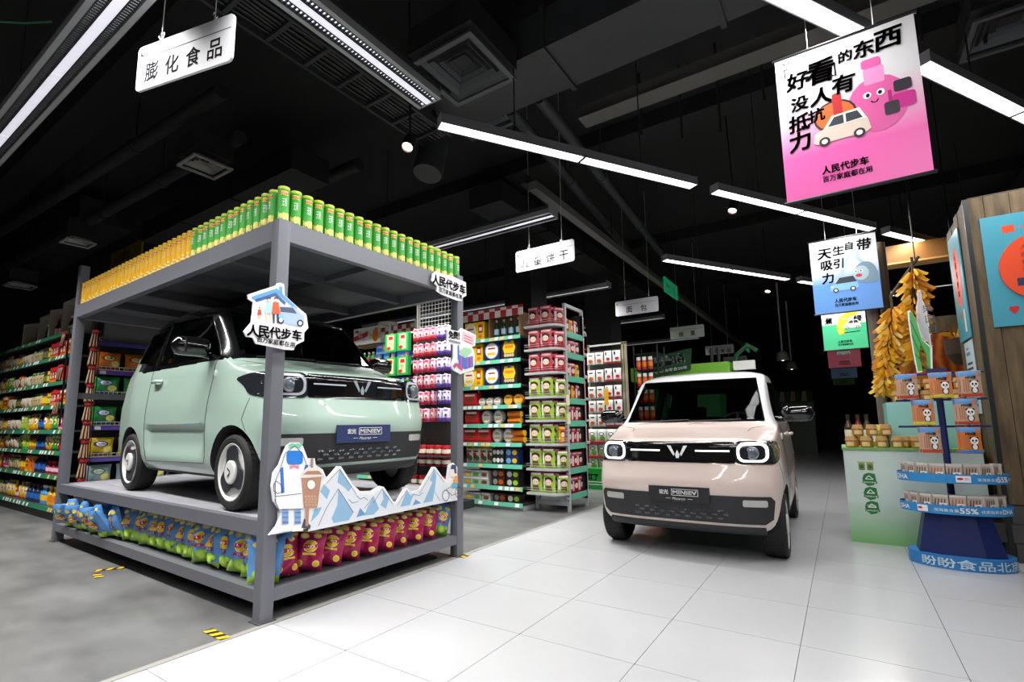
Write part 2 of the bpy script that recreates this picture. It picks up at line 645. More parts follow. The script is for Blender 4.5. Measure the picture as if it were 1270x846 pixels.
# three slanting lines show in the photograph; the same grid goes on over and behind the viewer
for row in range(-1, 4):
    for k in range(-4, 3):
        p = P0 + nrm * (1.75 * row) + LD * (2.68 * k + {0: 0, -1: .96, 1: -.16, -2: .3}.get(row, .8 * row))
        q = p + LD * 2.42
        if p.x < -2.35 or (p.x < -1.95 and p.y < 2.2) or q.x > 2.6 or p.y < -4.5 or q.y > 17:
            continue
        lines[row, k] = p
SPECIAL = {(0, 0): 'brightest long linear lamp, nearest the green chip cans, with a dark joint midway',
           (0, 1): 'long linear lamp hanging between the pink and the blue banner'}
LAMP_L = {(-1, 1): 'slim linear lamp ending at the trunking above the lime display', (-1, 2): 'slim linear lamp passing behind the blue vacuum banner', (0, 2): 'slim linear lamp running in above the kiosk counter',
          (1, 0): 'linear lamp running into the top edge of the pink banner', (1, 1): 'linear lamp between the pink banner and the kiosk vent'}
for (row, k), p in lines.items():
    bar_lamp(p, SPECIAL.get((row, k), LAMP_L.get((row, k), 'slim linear lamp of the path grid, over the viewer side')),
             group=None if (row, k) in SPECIAL else 'linear lamps over the path',
             off={(2, -2): 'behind_viewer', (2, -1): 'above_viewer', (3, -2): 'behind_kiosk_side'}.get((row, k)))


def louvre_lamp(a, c, label, z=3.2, wd=.2, watts=60., spread=104.):
    """troffer with a lens strip between two louvre bands"""
    a, c = Vector((*a, 0)), Vector((*c, 0))
    L = (c - a).length
    mid = (a + c) / 2
    t = thing('louvred_lamp', label, 'ceiling lamp', (mid.x, mid.y, z), math.atan2(c.y - a.y, c.x - a.x))
    h = MB()
    h.box((-L / 2, -wd / 2, .05), (L / 2, wd / 2, .09), M_HOUSD)
    for s in (-1, 1):
        y0, y1 = sorted((s * wd * .36, s * wd * .5))
        h.box((-L / 2, y0, 0), (L / 2, y1, .05), M_HOUS)
        h.box((s * L / 2 - .005, -wd / 2, 0), (s * L / 2 + .005, wd / 2, .09), M_HOUS)
    h.obj('housing', t)
    n = max(1, round(L / 1.2))
    lm = MB().box((-L / n / 2 + .003, -wd * .12, .002), (L / n / 2 - .003, wd * .12, .03), M_LENS2).mesh('lens')
    for k in range(n):
        link('lens', lm, t, (-L / 2 + L / n * (k + .5), 0, 0))
    step = .024
    for s in (-1, 1):
        y = s * wd * .24
        MB().box((-L / 2, y - wd * .1, .018), (L / 2, y + wd * .1, .022), M_CELL).obj('reflector', t)
        f = MB()
        for k in range(int(L / step)):
            x = -L / 2 + step * (k + .5)
            f.box((x - .0045, y - wd * .1, .006), (x + .0045, y + wd * .1, .016), M_BLACK)
        for q in (-1, 1):
            f.box((-L / 2, y + q * wd * .1 - .004, .0), (L / 2, y + q * wd * .1 + .004, .017), M_BLACK)
        tag(f.obj('louvre', t), kind='stuff')
    for k in range(max(2, int(L / 1.5))):
        MB().cyl((-L / 2 + .3 + k * 1.5, 0, .09), (-L / 2 + .3 + k * 1.5, 0, 1.548), .006, M_DUCT2, n=5).obj('suspension_rod', t)
    area(t, L, wd * .8, watts * L / 2.4, -.004, spread=spread)
    return t


louvre_lamp((-9.5, .82), (-2.66, .82), 'wide louvred lamp over the front aisle, beside the large hanging sign', watts=LAMP_W * 2.0, spread=116.)
louvre_lamp((-2.13, -3.2), (-2.13, 2.32), 'louvred lamp running along the path edge next to the cable ladder', watts=LAMP_W * 1.1)
louvre_lamp((-9.6, 4.42), (-2.32, 4.42), 'louvred lamp behind the rack of green chip cans', watts=LAMP_W * 2.)
louvre_lamp((-8.6, 7.35), (-2.9, 7.35), 'louvred lamp over the bread aisle', watts=LAMP_W * 1.6)
louvre_lamp((-8.6, 10.3), (-2.9, 10.3), 'louvred lamp over the nut aisle', watts=LAMP_W * .8)
louvre_lamp((-8.6, 13.4), (-2.9, 13.4), 'louvred lamp over the instant food aisle', watts=LAMP_W * .2)


def spot(px, py, z, label, aim=(0, 0, -1), warm=True):
    p = at_z(px, py, z)
    t = thing('spotlight', label, 'spotlight', p)
    a = Vector(aim).normalized()
    M = a.to_track_quat('Z', 'Y').to_matrix().to_4x4()
    MB().lathe([(.035, -.16), (.05, -.12), (.052, 0), (.046, 0), (.044, -.02)], 14, M_BLACK, M).obj('lamp_can', t, smooth=40)
    MB().lathe([(.043, -.018), (.0001, -.012)], 14, mat('spot_glow', '#ffd9c4', emit=7.), M).obj('lens', t)
    MB().cyl(-a * .12, Vector((0, 0, 4.7 - z)), .01, M_BLACK, n=6).obj('stem', t)
    return t


spot(505, 183, 3.35, 'small glowing spotlight beside the wide ceiling tube', (.2, -.5, -1))
spot(908, 262, 3.4, 'warm spotlight hanging between two path lamps', (-.2, -.5, -1))
spot(1123, 311, 3.1, 'warm spotlight above the corn husk bunch', (-.1, -.5, -1))
spot(952, 362, 3.4, 'tiny warm spotlight deep above the path', (-.2, -.5, -1))
pj = thing('exhaust_tube', 'wide dark tube hanging from the ceiling beside a small spotlight', 'tube', at_z(530, 216, 3.5))
MB().lathe([(.13, 0), (.14, 0), (.145, .02), (.145, .36), (.05, .45)], 20, M_DUCT, Matrix.Rotation(-.25, 4, 'X')).obj('tube_body', pj, smooth=40)
MB().cyl((0, .1, .4), (0, .1, 1.25), .02, M_DUCT2).obj('bracket', pj)
# ------------------------------------------------------------------ display rack
RX, RY, RROT = -2.70, 1.635, radians(-1.2)
RL, RW = 3.70, 1.72          # length away from the path, width along the path
rack = thing('display_rack', 'tall grey steel display rack carrying the mint car', 'rack', (RX, RY, 0), RROT)
RM = Matrix.Translation((RX, RY, 0)) @ Matrix.Rotation(RROT, 4, 'Z')
P = .078
Z1, Z2, Z3 = .168, .535, 2.30        # tops of bottom shelf, platform, roof
for x, y, h in ((0, 0, Z3), (0, RW, Z3 + .05), (-RL, 0, 2.72), (-RL, RW, 2.72)):
    x0 = x - P if x == 0 else x
    y0 = y - P if y else y
    pb = MB().rbox((x0, y0, 0), (x0 + P, y0 + P, h), .006, M_STEEL, n=2)
    po = pb.obj('post', rack, smooth=40)
    MB().box((x0 - .012, y0 - .012, 0), (x0 + P + .012, y0 + P + .012, .006), M_STEELD).obj('foot_plate', po)
for z, h in ((Z1, .068), (Z2, .08), (Z3, .125)):
    for y in (0.004, RW - P + .02):
        MB().box((-RL + P, y, z - h), (-P, y + .055, z), M_STEEL).obj('side_beam', rack)
    for x in (-.06, -RL + .005):
        MB().box((x, P, z - h), (x + .055, RW - P, z), M_STEEL).obj('end_beam', rack)
MB().box((-RL + .01, P, 1.36), (-RL + .05, RW - P, 1.42), M_STEELD).obj('back_rail', rack)
# decks
M_PLANK = mat('deck_plank', '#96969c', rough=.5, var=.2, vscale=7, stretch=(.4, 6, 1), bump=.25, bscale=30)
n = 9
y0, y1 = .058, RW - .058
for k in range(n):
    a = y0 + (y1 - y0) * k / n
    MB().box((-RL + .06, a + .003, Z2 - .03), (-.06, a + (y1 - y0) / n - .003, Z2 - .002), M_PLANK).obj('deck_plank', rack)
MB().box((-RL + .06, y0, Z1 - .03), (-.06, y1, Z1 - .006), M_STEELD).obj('bottom_deck', rack)
MB().box((-RL + .06, y0, Z3 - .03), (-.06, y1, Z3 - .004), M_STEELD).obj('roof_panel', rack)
for x in (-.75, -1.5, -2.25, -3.0):
    MB().box((x - .03, y0, Z3 - .1), (x + .03, y1, Z3 - .031), M_STEELD).obj('roof_rib', rack)
MB().box((-RL + .06, RW / 2 - .03, Z3 - .075), (-.06, RW / 2 + .03, Z3 - .031), M_STEELD).obj('roof_rib', rack)
for x in (-.93, -1.85, -2.77):
    MB().box((x - .03, y0, Z2 - .08), (x + .03, y1, Z2 - .031), M_STEELD).obj('deck_rib', rack)
# black mat on the floor below
tag(MB().rbox((-1.6, .25, 0), (-.12, 1.55, .012), .03, M_BLACK).obj('floor_mat', None, (RX, RY, 0), RROT),
    'flat black rubber mat on the floor under the rack', 'mat')
# hazard tape on the floor
M_TY, M_TB = pr('#e6b21c'), pr('#1c1a18')


def tape(px, py, L, rz, label):
    p = at_z(px, py, 0)
    t = MB()
    wd = .05
    t.box((-L / 2, -wd / 2, 0), (L / 2, wd / 2, .0015), M_TB)
    k = 0
    x = -L / 2
    while x < L / 2 - .02:
        t.add([(x, -wd / 2, .0022), (min(x + .035, L / 2), -wd / 2, .0022), (min(x + .055, L / 2), wd / 2, .0022), (min(x + .02, L / 2), wd / 2, .0022)], [(0, 1, 2, 3)], M_TY)
        x += .07
    o = t.obj('hazard_tape', None, (p.x, p.y, 0), rz)
    return tag(o, label, 'floor tape')


tape(268, 787, .2, radians(178), 'black and yellow tape strip on grey floor beside the white path')
tape(121, 714, .15, radians(170), 'short black and yellow tape strip on the open grey floor')
tape(137, 706, .2, radians(62), 'black and yellow tape strip reaching under the rack')
tape(577, 690, .1, radians(95), 'scrap of yellow tape at the foot of the rack post by the path')
# ------------------------------------------------------------------ small electric car
# local frame: x across, y from the front bumper (0) backwards, z up
CL = 2.92
WY = (.425, 2.385)     # axles
WR = .252            # wheel radius


def interp(tab, y):
    if y <= tab[0][0]:
        return tab[0][1]
    for (a, u), (c, v) in zip(tab[:-1], tab[1:]):
        if y <= c:
            t = (y - a) / (c - a)
            return u + (v - u) * t
    return tab[-1][1]


def soft(tab, y, r=.05):
    return sum(interp(tab, y + r * k / 3) for k in range(-3, 4)) / 7


T_TOP = [(0, .925), (.3, .975), (.56, 1.03), (.62, 1.06), (1.08, 1.535), (1.3, 1.58), (1.8, 1.6), (2.3, 1.575), (2.62, 1.52), (2.74, 1.36), (2.86, 1.1), (2.92, .98)]
T_RF = [(0, .9), (.3, .95), (.56, 1.005), (.62, 1.042), (1.08, 1.492), (1.3, 1.532), (1.8, 1.548), (2.3, 1.522), (2.62, 1.455), (2.74, 1.3), (2.86, 1.06), (2.92, .95)]
T_WRF = [(0, .6), (.5, .62), (.62, .62), (1.08, .585), (1.8, .585), (2.6, .565), (2.92, .6)]
T_SH = [(0, .86), (.3, .92), (.6, .97), (2.4, 1.0), (2.8, .98), (2.92, .93)]
T_WSH = [(0, .665), (.25, .695), (.6, .71), (1.5, .715), (2.5, .71), (2.92, .66)]
T_WM = [(0, .7), (.25, .735), (.5, .745), (2.4, .745), (2.92, .7)]
T_WS = [(0, .69), (.25, .725), (.5, .73), (2.4, .73), (2.92, .69)]
T_ZB = [(0, .2), (.2, .19), (2.7, .19), (2.92, .24)]


def car_section(y, ins=0., zmin=None):
    top, rf, wrf, sh, wsh, wm, ws, zb = [soft(t, y) for t in (T_TOP, T_RF, T_WRF, T_SH, T_WSH, T_WM, T_WS, T_ZB)]
    belt = min(sh + .055, rf - .012)
    wb = wsh - .012
    cp = [((0, zb), 0), ((ws - .06, zb), .03), ((ws, zb + .1), .05), ((wm, .52), .06), ((wm - .004, .72), .06), ((wsh, sh), .035), ((wb, belt), .012),
          ((wrf, rf), .05), ((wrf * .72, top - (.012 if top > 1.1 else .005)), .06), ((0, top), 0)]
    if ins:
        cp = [((max(0, x - ins * (x > .01)), min(z, top - ins) if zmin is None or z > zmin else zmin), r * .6) for (x, z), r in cp]
    out = []
    n = len(cp)
    pts = [Vector(c[0]) for c in cp]
    prev = pts[0]
    out.append(prev)
    for i in range(1, n - 1):
        a, p, c = pts[i - 1], pts[i], pts[i + 1]
        la, lc = (a - p).length, (c - p).length
        r = min(cp[i][1], la * .45, lc * .45)
        s = p + (a - p) * (r / max(la, 1e-6))
        e = p + (c - p) * (r / max(lc, 1e-6))
        for k in (1, 2, 3):
            out.append(prev.lerp(s, k / 4))
        for k in range(5):
            t = k / 4
            out.append((1 - t) ** 2 * s + 2 * t * (1 - t) * p + t * t * e)
        prev = e
    for k in (1, 2, 3, 4):
        out.append(prev.lerp(pts[-1], k / 4))
    return out


T_FACE = [(.19, .07), (.27, .012), (.3, 0), (.42, -.012), (.5, -.018), (.545, -.032), (.6, -.03), (.72, .002), (.75, .012), (.9, .016), (.94, .045), (1.0, .06)]


def bow(x, y, z):
    ax = min(1., abs(x) / .745)
    f = max(0., 1 - y / .8)
    y2 = y + (.15 * ax ** 3.6 + soft(T_FACE, z, .02)) * f * f
    g = max(0., (y - 2.0) / .92)
    y2 -= .09 * ax ** 2.4 * g * g
    # bumper nose and recessed door flank
    wy = max(0, min(1, (y - .84) / .06)) * max(0, min(1, (2.02 - y) / .06))
    wz = max(0, min(1, (z - .3) / .12)) * max(0, min(1, (.575 - z) / .03))
    x2 = x - math.copysign(.032, x) * wy * wz * (abs(x) > .4)
    return (x2, y2, z)


def car_hull():
    ys = [0, .006, .018, .036, .06]
    ys += [.06 + (.9 - .06) * k / 18 for k in range(1, 19)]
    ys += [.9 + (2.84 - .9) * k / 40 for k in range(1, 41)]
    ys += [2.87, 2.895, 2.91, 2.92]
    rows = []
    for y in ys:
        sec = car_section(y)
        e = 0
        if y < .06:
            e = .06 - math.sqrt(max(0, .06 ** 2 - (.06 - y) ** 2))
        if y > 2.86:
            e = .06 - math.sqrt(max(0, .06 ** 2 - (y - 2.86) ** 2))
        zc = .56
        q = []
        for p in sec:
            kx = 1 - e / .7
            kz = 1 - e / .4
            q.append((p.x * kx, zc + (p.y - zc) * kz))
        rows.append([(x, y, z) for x, z in q] + [(-x, y, z) for x, z in q[-2:0:-1]])
    return rows


def hull_mesh(rows):
    b = MB()
    n = len(rows[0])
    V = [bow(*p) for r in rows for p in r]
    F = []
    for i in range(len(rows) - 1):
        for j in range(n):
            F.append((i * n + j, i * n + (j + 1) % n, (i + 1) * n + (j + 1) % n, (i + 1) * n + j))
    # grid caps
    h = n // 2
    for base, ry, flip in ((0, rows[0], False), ((len(rows) - 1) * n, rows[-1], True)):
        cols = 28
        idx = []
        for j in range(0, h + 1):
            x, y, z = ry[j]
            if j in (0, h):
                idx.append([base + j] * (cols + 1))
                continue
            line = [base + j]
            for c in range(1, cols):
                V.append(bow(x * (1 - 2 * c / cols), y, z))
                line.append(len(V) - 1)
            line.append(base + n - j)
            idx.append(line)
        for j in range(h):
            for c in range(cols):
                q = [idx[j][c], idx[j][c + 1], idx[j + 1][c + 1], idx[j + 1][c]]
                q = [v for k, v in enumerate(q) if v not in q[:k]]
                if len(q) > 2:
                    F.append(q if flip else q[::-1])
    return V, [tuple(f) for f in F]


def tmp_obj(V, F):
    me = D.meshes.new('tmp')
    me.from_pydata(V, [], F)
    import bmesh
    bm = bmesh.new()
    bm.from_mesh(me)
    bmesh.ops.remove_doubles(bm, verts=bm.verts, dist=1e-5)
    bmesh.ops.recalc_face_normals(bm, faces=bm.faces)
    bm.to_mesh(me)
    bm.free()
    o = D.objects.new('tmp', me)
    COL.objects.link(o)
    return o


def boolean(o, cutters):
    for c in cutters:
        m = o.modifiers.new('b', 'BOOLEAN')
        m.operation = 'DIFFERENCE'
        m.object = c
        m.solver = 'EXACT'
    bpy.context.view_layer.update()
    me = D.meshes.new_from_object(o.evaluated_get(bpy.context.evaluated_depsgraph_get()))
    for c in cutters:
        D.objects.remove(c)
    o.modifiers.clear()
    return me


WIN_SIDE = [[(.80, 1.075), (1.93, 1.085), (1.93, 1.468), (1.155, 1.43)],
            [(2.02, 1.09), (2.53, 1.16), (2.44, 1.42), (2.02, 1.465)]]
WIN_FRONT = [(-.6, 1.075), (.6, 1.075), (.525, 1.475), (-.525, 1.475)]
WIN_REAR = [(-.5, 1.13), (.5, 1.13), (.44, 1.42), (-.44, 1.42)]


def build_car_meshes():
    V, F = hull_mesh(car_hull())
    hull = tmp_obj(V, F)
    bvh = BVHTree.FromPolygons([v.co.copy() for v in hull.data.vertices], [tuple(p.vertices) for p in hull.data.polygons])
    # cavity
    rows = []
    for k in range(25):
        y = .6 + (2.80 - .6) * k / 24
        s = car_section(y, .05, .5)
        rows.append([(p.x, y, p.y) for p in s] + [(-p.x, y, p.y) for p in s[-2:0:-1]])
    n = len(rows[0])
    CV = [bow(*p) for r in rows for p in r]
    CF = [(i * n + j, i * n + (j + 1) % n, (i + 1) * n + (j + 1) % n, (i + 1) * n + j) for i in range(len(rows) - 1) for j in range(n)]
    CF += [tuple(range(n)), tuple((len(rows) - 1) * n + j for j in range(n))]
    cav = tmp_obj(CV, CF)
    cuts = [cav]
    for y in WY:
        for s in (-1, 1):
            c = MB().cyl((s * .46, y, WR), (s * 1.0, y, WR), .312, M_BLACK, n=40)
            cuts.append(tmp_obj(c.v, c.f))

    def inset(poly, d):
        cx, cy = sum(p[0] for p in poly) / 4, sum(p[1] for p in poly) / 4
        return [(x + (d if x < cx else -d), z + (d if z < cy else -d)) for x, z in poly]
    for wdw in WIN_SIDE:
        for s in (-1, 1):
            c = MB().prism([(s * .45, y, z) for y, z in wdw], (s * .5, 0, 0), M_BLACK)
            cuts.append(tmp_obj(c.v, c.f))
    c = MB().prism([(x, .45, z) for x, z in WIN_FRONT], (0, .95, 0), M_BLACK)
    cuts.append(tmp_obj(c.v, c.f))
    c = MB().prism([(x, 2.45, z) for x, z in WIN_REAR], (0, .7, 0), M_BLACK)
    cuts.append(tmp_obj(c.v, c.f))
    me = boolean(hull, cuts)
    D.objects.remove(hull)
    # split: upper cabin / lower body / underside
    out = {}
    sel = {'body_shell': [], 'cabin_shell': [], 'underbody': []}
    inner = 0
    vs = [v.co for v in me.vertices]
    for p in me.polygons:
        c, nn = p.center, p.normal
        y = c.y
        well = any(math.hypot(c.y - w, c.z - WR) < .3135 and .45 < abs(c.x) for w in WY)
        inside = .62 < c.y < 2.82 and bvh.find_nearest(c)[3] > .006 and c.z > .45
        if inside or well or (nn.z < -.6 and c.z < .3):
            sel['underbody'].append(p)
        elif c.z > (1.043 if y < 2.3 else 1.043 + .5 * (y - 2.3)) and y > .63:
            sel['cabin_shell'].append(p)
        else:
            sel['body_shell'].append(p)
    for k, ps in sel.items():
        used, fs = {}, []
        for p in ps:
            fs.append([used.setdefault(i, len(used)) for i in p.vertices])
        b = MB()
        pts = [None] * len(used)
        for i, j in used.items():
            pts[j] = tuple(vs[i])
        b.v, b.f, b.m = pts, fs, [0] * len(fs)
        out[k] = b
    D.meshes.remove(me)
    return out, bvh


CAR_B, CAR_BVH = build_car_meshes()


def cast(u, v, side, off):
    """side: 'f' rays +y at (x,z); 'b' rays -y; 'l'/'r' rays across at (y,z)"""
    if side == 'f':
        o, d = Vector((u, -2, v)), Vector((0, 1, 0))
    elif side == 'b':
        o, d = Vector((u, 5, v)), Vector((0, -1, 0))
    elif side == 'r':
        o, d = Vector((2, u, v)), Vector((-1, 0, 0))
    elif side == 'l':
        o, d = Vector((-2, u, v)), Vector((1, 0, 0))
    else:
        o, d = Vector((u, v, 3)), Vector((0, 0, -1))
    h = CAR_BVH.ray_cast(o, d)
    if h[0] is None:
        q = CAR_BVH.find_nearest(o + d * 2)
        return q[0]
    return h[0] + h[1] * off * (1 if h[1].dot(d) < 0 else -1)


def patch(b, outline, side, off, m, rings=5, rim=.012, centre=None):
    """star-shaped outline laid on the hull, with a rim turned in"""
    dense = []
    for a, c in zip(outline, outline[1:] + outline[:1]):
        k = max(1, int(math.hypot(c[0] - a[0], c[1] - a[1]) / .022))
        dense += [(a[0] + (c[0] - a[0]) * i / k, a[1] + (c[1] - a[1]) * i / k) for i in range(k)]
    outline = dense
    n = len(outline)
    cx = sum(p[0] for p in outline) / n if centre is None else centre[0]
    cy = sum(p[1] for p in outline) / n if centre is None else centre[1]
    R = [[cast(p[0], p[1], side, off - rim) for p in outline]] if rim else []
    for k in range(rings, 0, -1):
        t = k / rings
        R.append([cast(cx + (p[0] - cx) * t, cy + (p[1] - cy) * t, side, off) for p in outline])
    V = [p for r in R for p in r] + [cast(cx, cy, side, off)]
    F = []
    for i in range(len(R) - 1):
        for j in range(n):
            F.append((i * n + j, i * n + (j + 1) % n, (i + 1) * n + (j + 1) % n, (i + 1) * n + j))
    for j in range(n):
        F.append(((len(R) - 1) * n + j, (len(R) - 1) * n + (j + 1) % n, len(V) - 1))
    if side in 'rb':
        F = [f[::-1] if side == 'b' else f for f in F]
    if side == 'l':
        F = [f[::-1] for f in F]
    b.add(V, F, m)
    return b


def strip(b, pts, side, wd, off, m, step=.03):
    q = []
    for (a, c), (d, e) in zip(pts[:-1], pts[1:]):
        L = math.hypot(d - a, e - c)
        k = max(1, int(L / step))
        q += [(a + (d - a) * i / k, c + (e - c) * i / k) for i in range(k)]
    q.append(pts[-1])
    b.tube([cast(u, v, side, off) for u, v in q], wd / 2, m, n=4)
    return b


def quad_patch(b, quad, side, off, m, nu=12, nv=8):
    (a, c, d, e) = [Vector(p) for p in quad]
    rows = []
    for j in range(nv + 1):
        l, r = a.lerp(e, j / nv), c.lerp(d, j / nv)
        rows.append([cast(*l.lerp(r, i / nu), side, off) for i in range(nu + 1)])
    b.grid(rows, m)
    return b


def glass_mat():
    m = D.materials.new('car_glass')
    m.use_nodes = True
    nt = m.node_tree
    nt.nodes.remove(nt.nodes['Principled BSDF'])
    t = nt.nodes.new('ShaderNodeBsdfTransparent')
    t.inputs[0].default_value = (.36, .41, .42, 1)
    g = nt.nodes.new('ShaderNodeBsdfGlossy')
    g.inputs['Roughness'].default_value = .02
    fr = nt.nodes.new('ShaderNodeFresnel')
    fr.inputs[0].default_value = 1.12
    mx = nt.nodes.new('ShaderNodeMixShader')
    mn = nt.nodes.new('ShaderNodeMath')
    mn.operation = 'MINIMUM'
    mn.inputs[1].default_value = .05
    nt.links.new(fr.outputs[0], mn.inputs[0])
    nt.links.new(mn.outputs[0], mx.inputs[0])
    nt.links.new(t.outputs[0], mx.inputs[1])
    nt.links.new(g.outputs[0], mx.inputs[2])
    nt.links.new(mx.outputs[0], nt.nodes['Material Output'].inputs[0])
    return m


M_GLASS = glass_mat()
M_GLOSSB = mat('gloss_black', '#0b0b0d', rough=.12, coat=.6)
M_TYRE = mat('tyre_rubber', '#161617', rough=.75, bump=.1, bscale=60)
M_WHEELW = mat('wheel_white', '#d9d9d6', rough=.35)
M_WHEELD = mat('wheel_dark', '#2b2c33', rough=.4)
M_INT = mat('car_interior', '#202124', rough=.8)
M_INT2 = mat('car_interior_grey', '#4a4b4e', rough=.8)
M_LAMPG = mat('lamp_glass_dark', '#24262b', rough=.08, coat=1.)
M_SILV = mat('lamp_silver', '#9aa0a8', rough=.25, metal=.7)
M_FOG = mat('fog_lamp', '#b9b7b3', rough=.15, coat=1.)
M_BUMP = mat('bumper_black', '#26272a', rough=.6, bump=.05, bscale=200)


def wheel_meshes():
    t = MB()
    prof = [(.196, -.075), (.212, -.083), (.24, -.086), (.256, -.078), (.266, -.06), (.268, -.03), (.268, .03), (.266, .06), (.256, .078), (.24, .086), (.212, .083), (.196, .075), (.165, 0.04), (.165, -.04), (.196, -.075)]
    prof = [(r * .94, z) for r, z in prof]
    t.lathe(prof, 40, M_TYRE, caps=False)
    for k in range(40):
        a = 2 * pi * k / 40
        for s in (-1, 1):
            t.cbox((0, 0, 0), (.008, .012, .05), M_TYRE, Matrix.Rotation(a + .04 * s, 4, 'Z') @ Matrix.Translation((.2505, 0, s * .035)))
    w1 = MB()
    # outer white ring, axis z, outside +z
    w1.lathe([(.16, .02), (.178, .06), (.176, .076), (.166, .08), (.158, .072), (.15, .058), (.0, .05)], 40, M_WHEELW)
    d = MB()
    # dark three-lobed cover
    pts = []
    for k in range(60):
        a = 2 * pi * k / 60
        r = .122 + .03 * math.tanh(2.0 * cos(3 * a))
        pts.append((r * cos(a), r * sin(a), .062))
    d.prism(pts, (0, 0, .012), M_WHEELD)
    c = MB().lathe([(.068, .07), (.07, .084), (.06, .09), (0.0, .092)], 28, M_WHEELW)
    lg = MB()
    for s in (-1, 1):
        lg.add([(s * .032, .016, .0935), (s * .018, .016, .0935), (0, -.016, .0935), (s * .004, -.022, .0935)], [(0, 1, 2, 3) if s > 0 else (3, 2, 1, 0)], M_WHEELD)
    return [x.mesh(n, 35) for x, n in ((t, 'tyre'), (w1, 'rim'), (d, 'wheel_cover'), (c, 'hub_cap'), (lg, 'emblem'))]


WHEEL = wheel_meshes()


def car(name, label, loc, rz, scale, paint, roof_paint, plate_hex, lights_on, mirror_mat, logo='#f2f3f5'):
    t = thing(name, label, 'car', loc, rz)
    t.scale = (scale,) * 3
    for key, m in (('body_shell', paint), ('cabin_shell', roof_paint), ('underbody', M_INT)):
        s = CAR_B[key]
        b = MB()
        b.v, b.f, b.m, b.mats = s.v, s.f, s.m, [m]
        o = b.obj(key, t, smooth=32)
        if key == 'body_shell':
            body = o
        if key == 'cabin_shell':
            tag(o, None)
    # glass
    for s, sd in ((-1, 'l'), (1, 'r')):
        for q in WIN_SIDE:
            e = [(q[0][0] - .012, q[0][1] - .012), (q[1][0] + .012, q[1][1] - .012), (q[2][0] + .012, q[2][1] + .012), (q[3][0] - .012, q[3][1] + .012)]
            quad_patch(MB(), e, sd, -.008, M_GLASS).obj('side_window', t, smooth=60)
    q = WIN_FRONT
    e = [cast(x, z, 'f', -.006) for x, z in ((q[0][0] - .012, q[0][1] - .01), (q[1][0] + .012, q[1][1] - .01), (q[2][0] + .01, q[2][1] + .012), (q[3][0] - .01, q[3][1] + .012))]
    rows = []
    for j in range(9):
        l, r = e[0].lerp(e[3], j / 8), e[1].lerp(e[2], j / 8)
        mid = cast(0, (l.z + r.z) / 2, 'f', -.006)
        amp = (l.y + r.y) / 2 - mid.y
        rows.append([l.lerp(r, i / 12) - Vector((0, amp * (1 - (i / 6 - 1) ** 2), 0)) for i in range(13)])
    MB().grid(rows, M_GLASS).obj('windscreen', t, smooth=60)
    q = WIN_REAR
    quad_patch(MB(), [(a + (.012 if a > 0 else -.012), z + (.012 if z > 1.3 else -.012)) for a, z in q], 'b', -.008, M_GLASS).obj('rear_window', t, smooth=60)
    # black frit border of the windscreen and window rubber
    f = MB()
    q = WIN_FRONT
    strip(f, [q[0], q[1]], 'f', .03, 0, M_GLOSSB)
    strip(f, [q[1], q[2]], 'f', .016, 0, M_GLOSSB)
    strip(f, [q[2], q[3]], 'f', .016, 0, M_GLOSSB)
    strip(f, [q[3], q[0]], 'f', .016, 0, M_GLOSSB)
    f.obj('windscreen_seal', t)
    for sd in 'lr':
        f = MB()
        for q in WIN_SIDE:
            strip(f, [q[0], q[1], q[2], q[3], q[0]], sd, .018, 0, M_GLOSSB)
        f.obj('window_seal', t)
    # front band
    gb = patch(MB(), rrect(-.43, .742, .43, .905, .02, 3), 'f', .006, M_GLOSSB, 14)
    band = gb.obj('grille_band', t, smooth=40)
    M_DRL = mat('drl_on', '#ffffff', emit=2.6) if lights_on else mat('drl_off', '#aab0b8', rough=.3)
    for s in (-1, 1):
        b = MB()
        b.grid([[cast(s * (.14 + .25 * i / 10), z, 'f', .008) for i in range(11)] for z in ((.832, .843) if s > 0 else (.843, .832))], M_DRL)
        b.obj('light_bar', band)
    lg = MB()
    wing = [[(.098, .872), (.062, .872), (.026, .806), (.036, .786)], [(.022, .799), (.0, .84), (.0, .77), (.012, .768)]]
    for wgt in wing:
        for s in (-1, 1):
            pts = [cast(s * x * .82, .83 + (z - .826) * .95, 'f', .009) for x, z in wgt]
            lg.add(pts, [(0, 1, 2, 3) if s < 0 else (3, 2, 1, 0)], mat('logo_' + logo, logo, rough=.2))
    lg.obj('emblem', band)
    for s in (-1, 1):
        ol = rrect(.425, .738, .712, .91, .04, 4)
        ol = [(s * x, z) for x, z in (ol if s > 0 else ol[::-1])]
        hl = patch(MB(), ol, 'f', .006, M_LAMPG, 6).obj('headlamp', t, smooth=50)
        # daytime ring
        oc, ic = rrect(.44, .753, .65, .897, .052, 4), rrect(.458, .77, .633, .88, .042, 4)
        b = MB()
        rows = [[cast(s * x, z, 'f', .011) for x, z in oc + oc[:1]], [cast(s * x, z, 'f', .011) for x, z in ic + ic[:1]]]
        b.grid(rows, M_DRL, flip=s > 0)
        b.obj('daytime_ring', hl)
        c = cast(s * .545, .825, 'f', .006)
        T = Matrix.Translation(c) @ Matrix.Rotation(pi / 2, 4, 'X')
        MB().lathe([(.05, -.002), (.05, .008), (.042, .01), (.0, .004)], 20, M_SILV, T).obj('reflector', hl, smooth=40)
        MB().lathe([(.034, .004), (.03, .016), (.018, .024), (0, .027)], 20, M_GLASS if False else mat('projector_lens', '#5a6470', rough=.05, coat=1.), T).obj('projector_lens', hl, smooth=60)
    # lower black band
    ol = [(-.655, .335), (-.6, .295), (.6, .295), (.655, .335), (.672, .47), (.65, .5), (-.65, .5), (-.672, .47)]
    patch(MB(), ol, 'f', .007, M_BUMP, 14).obj('bumper_insert', t, smooth=40)
    lo = MB()
    rows = []
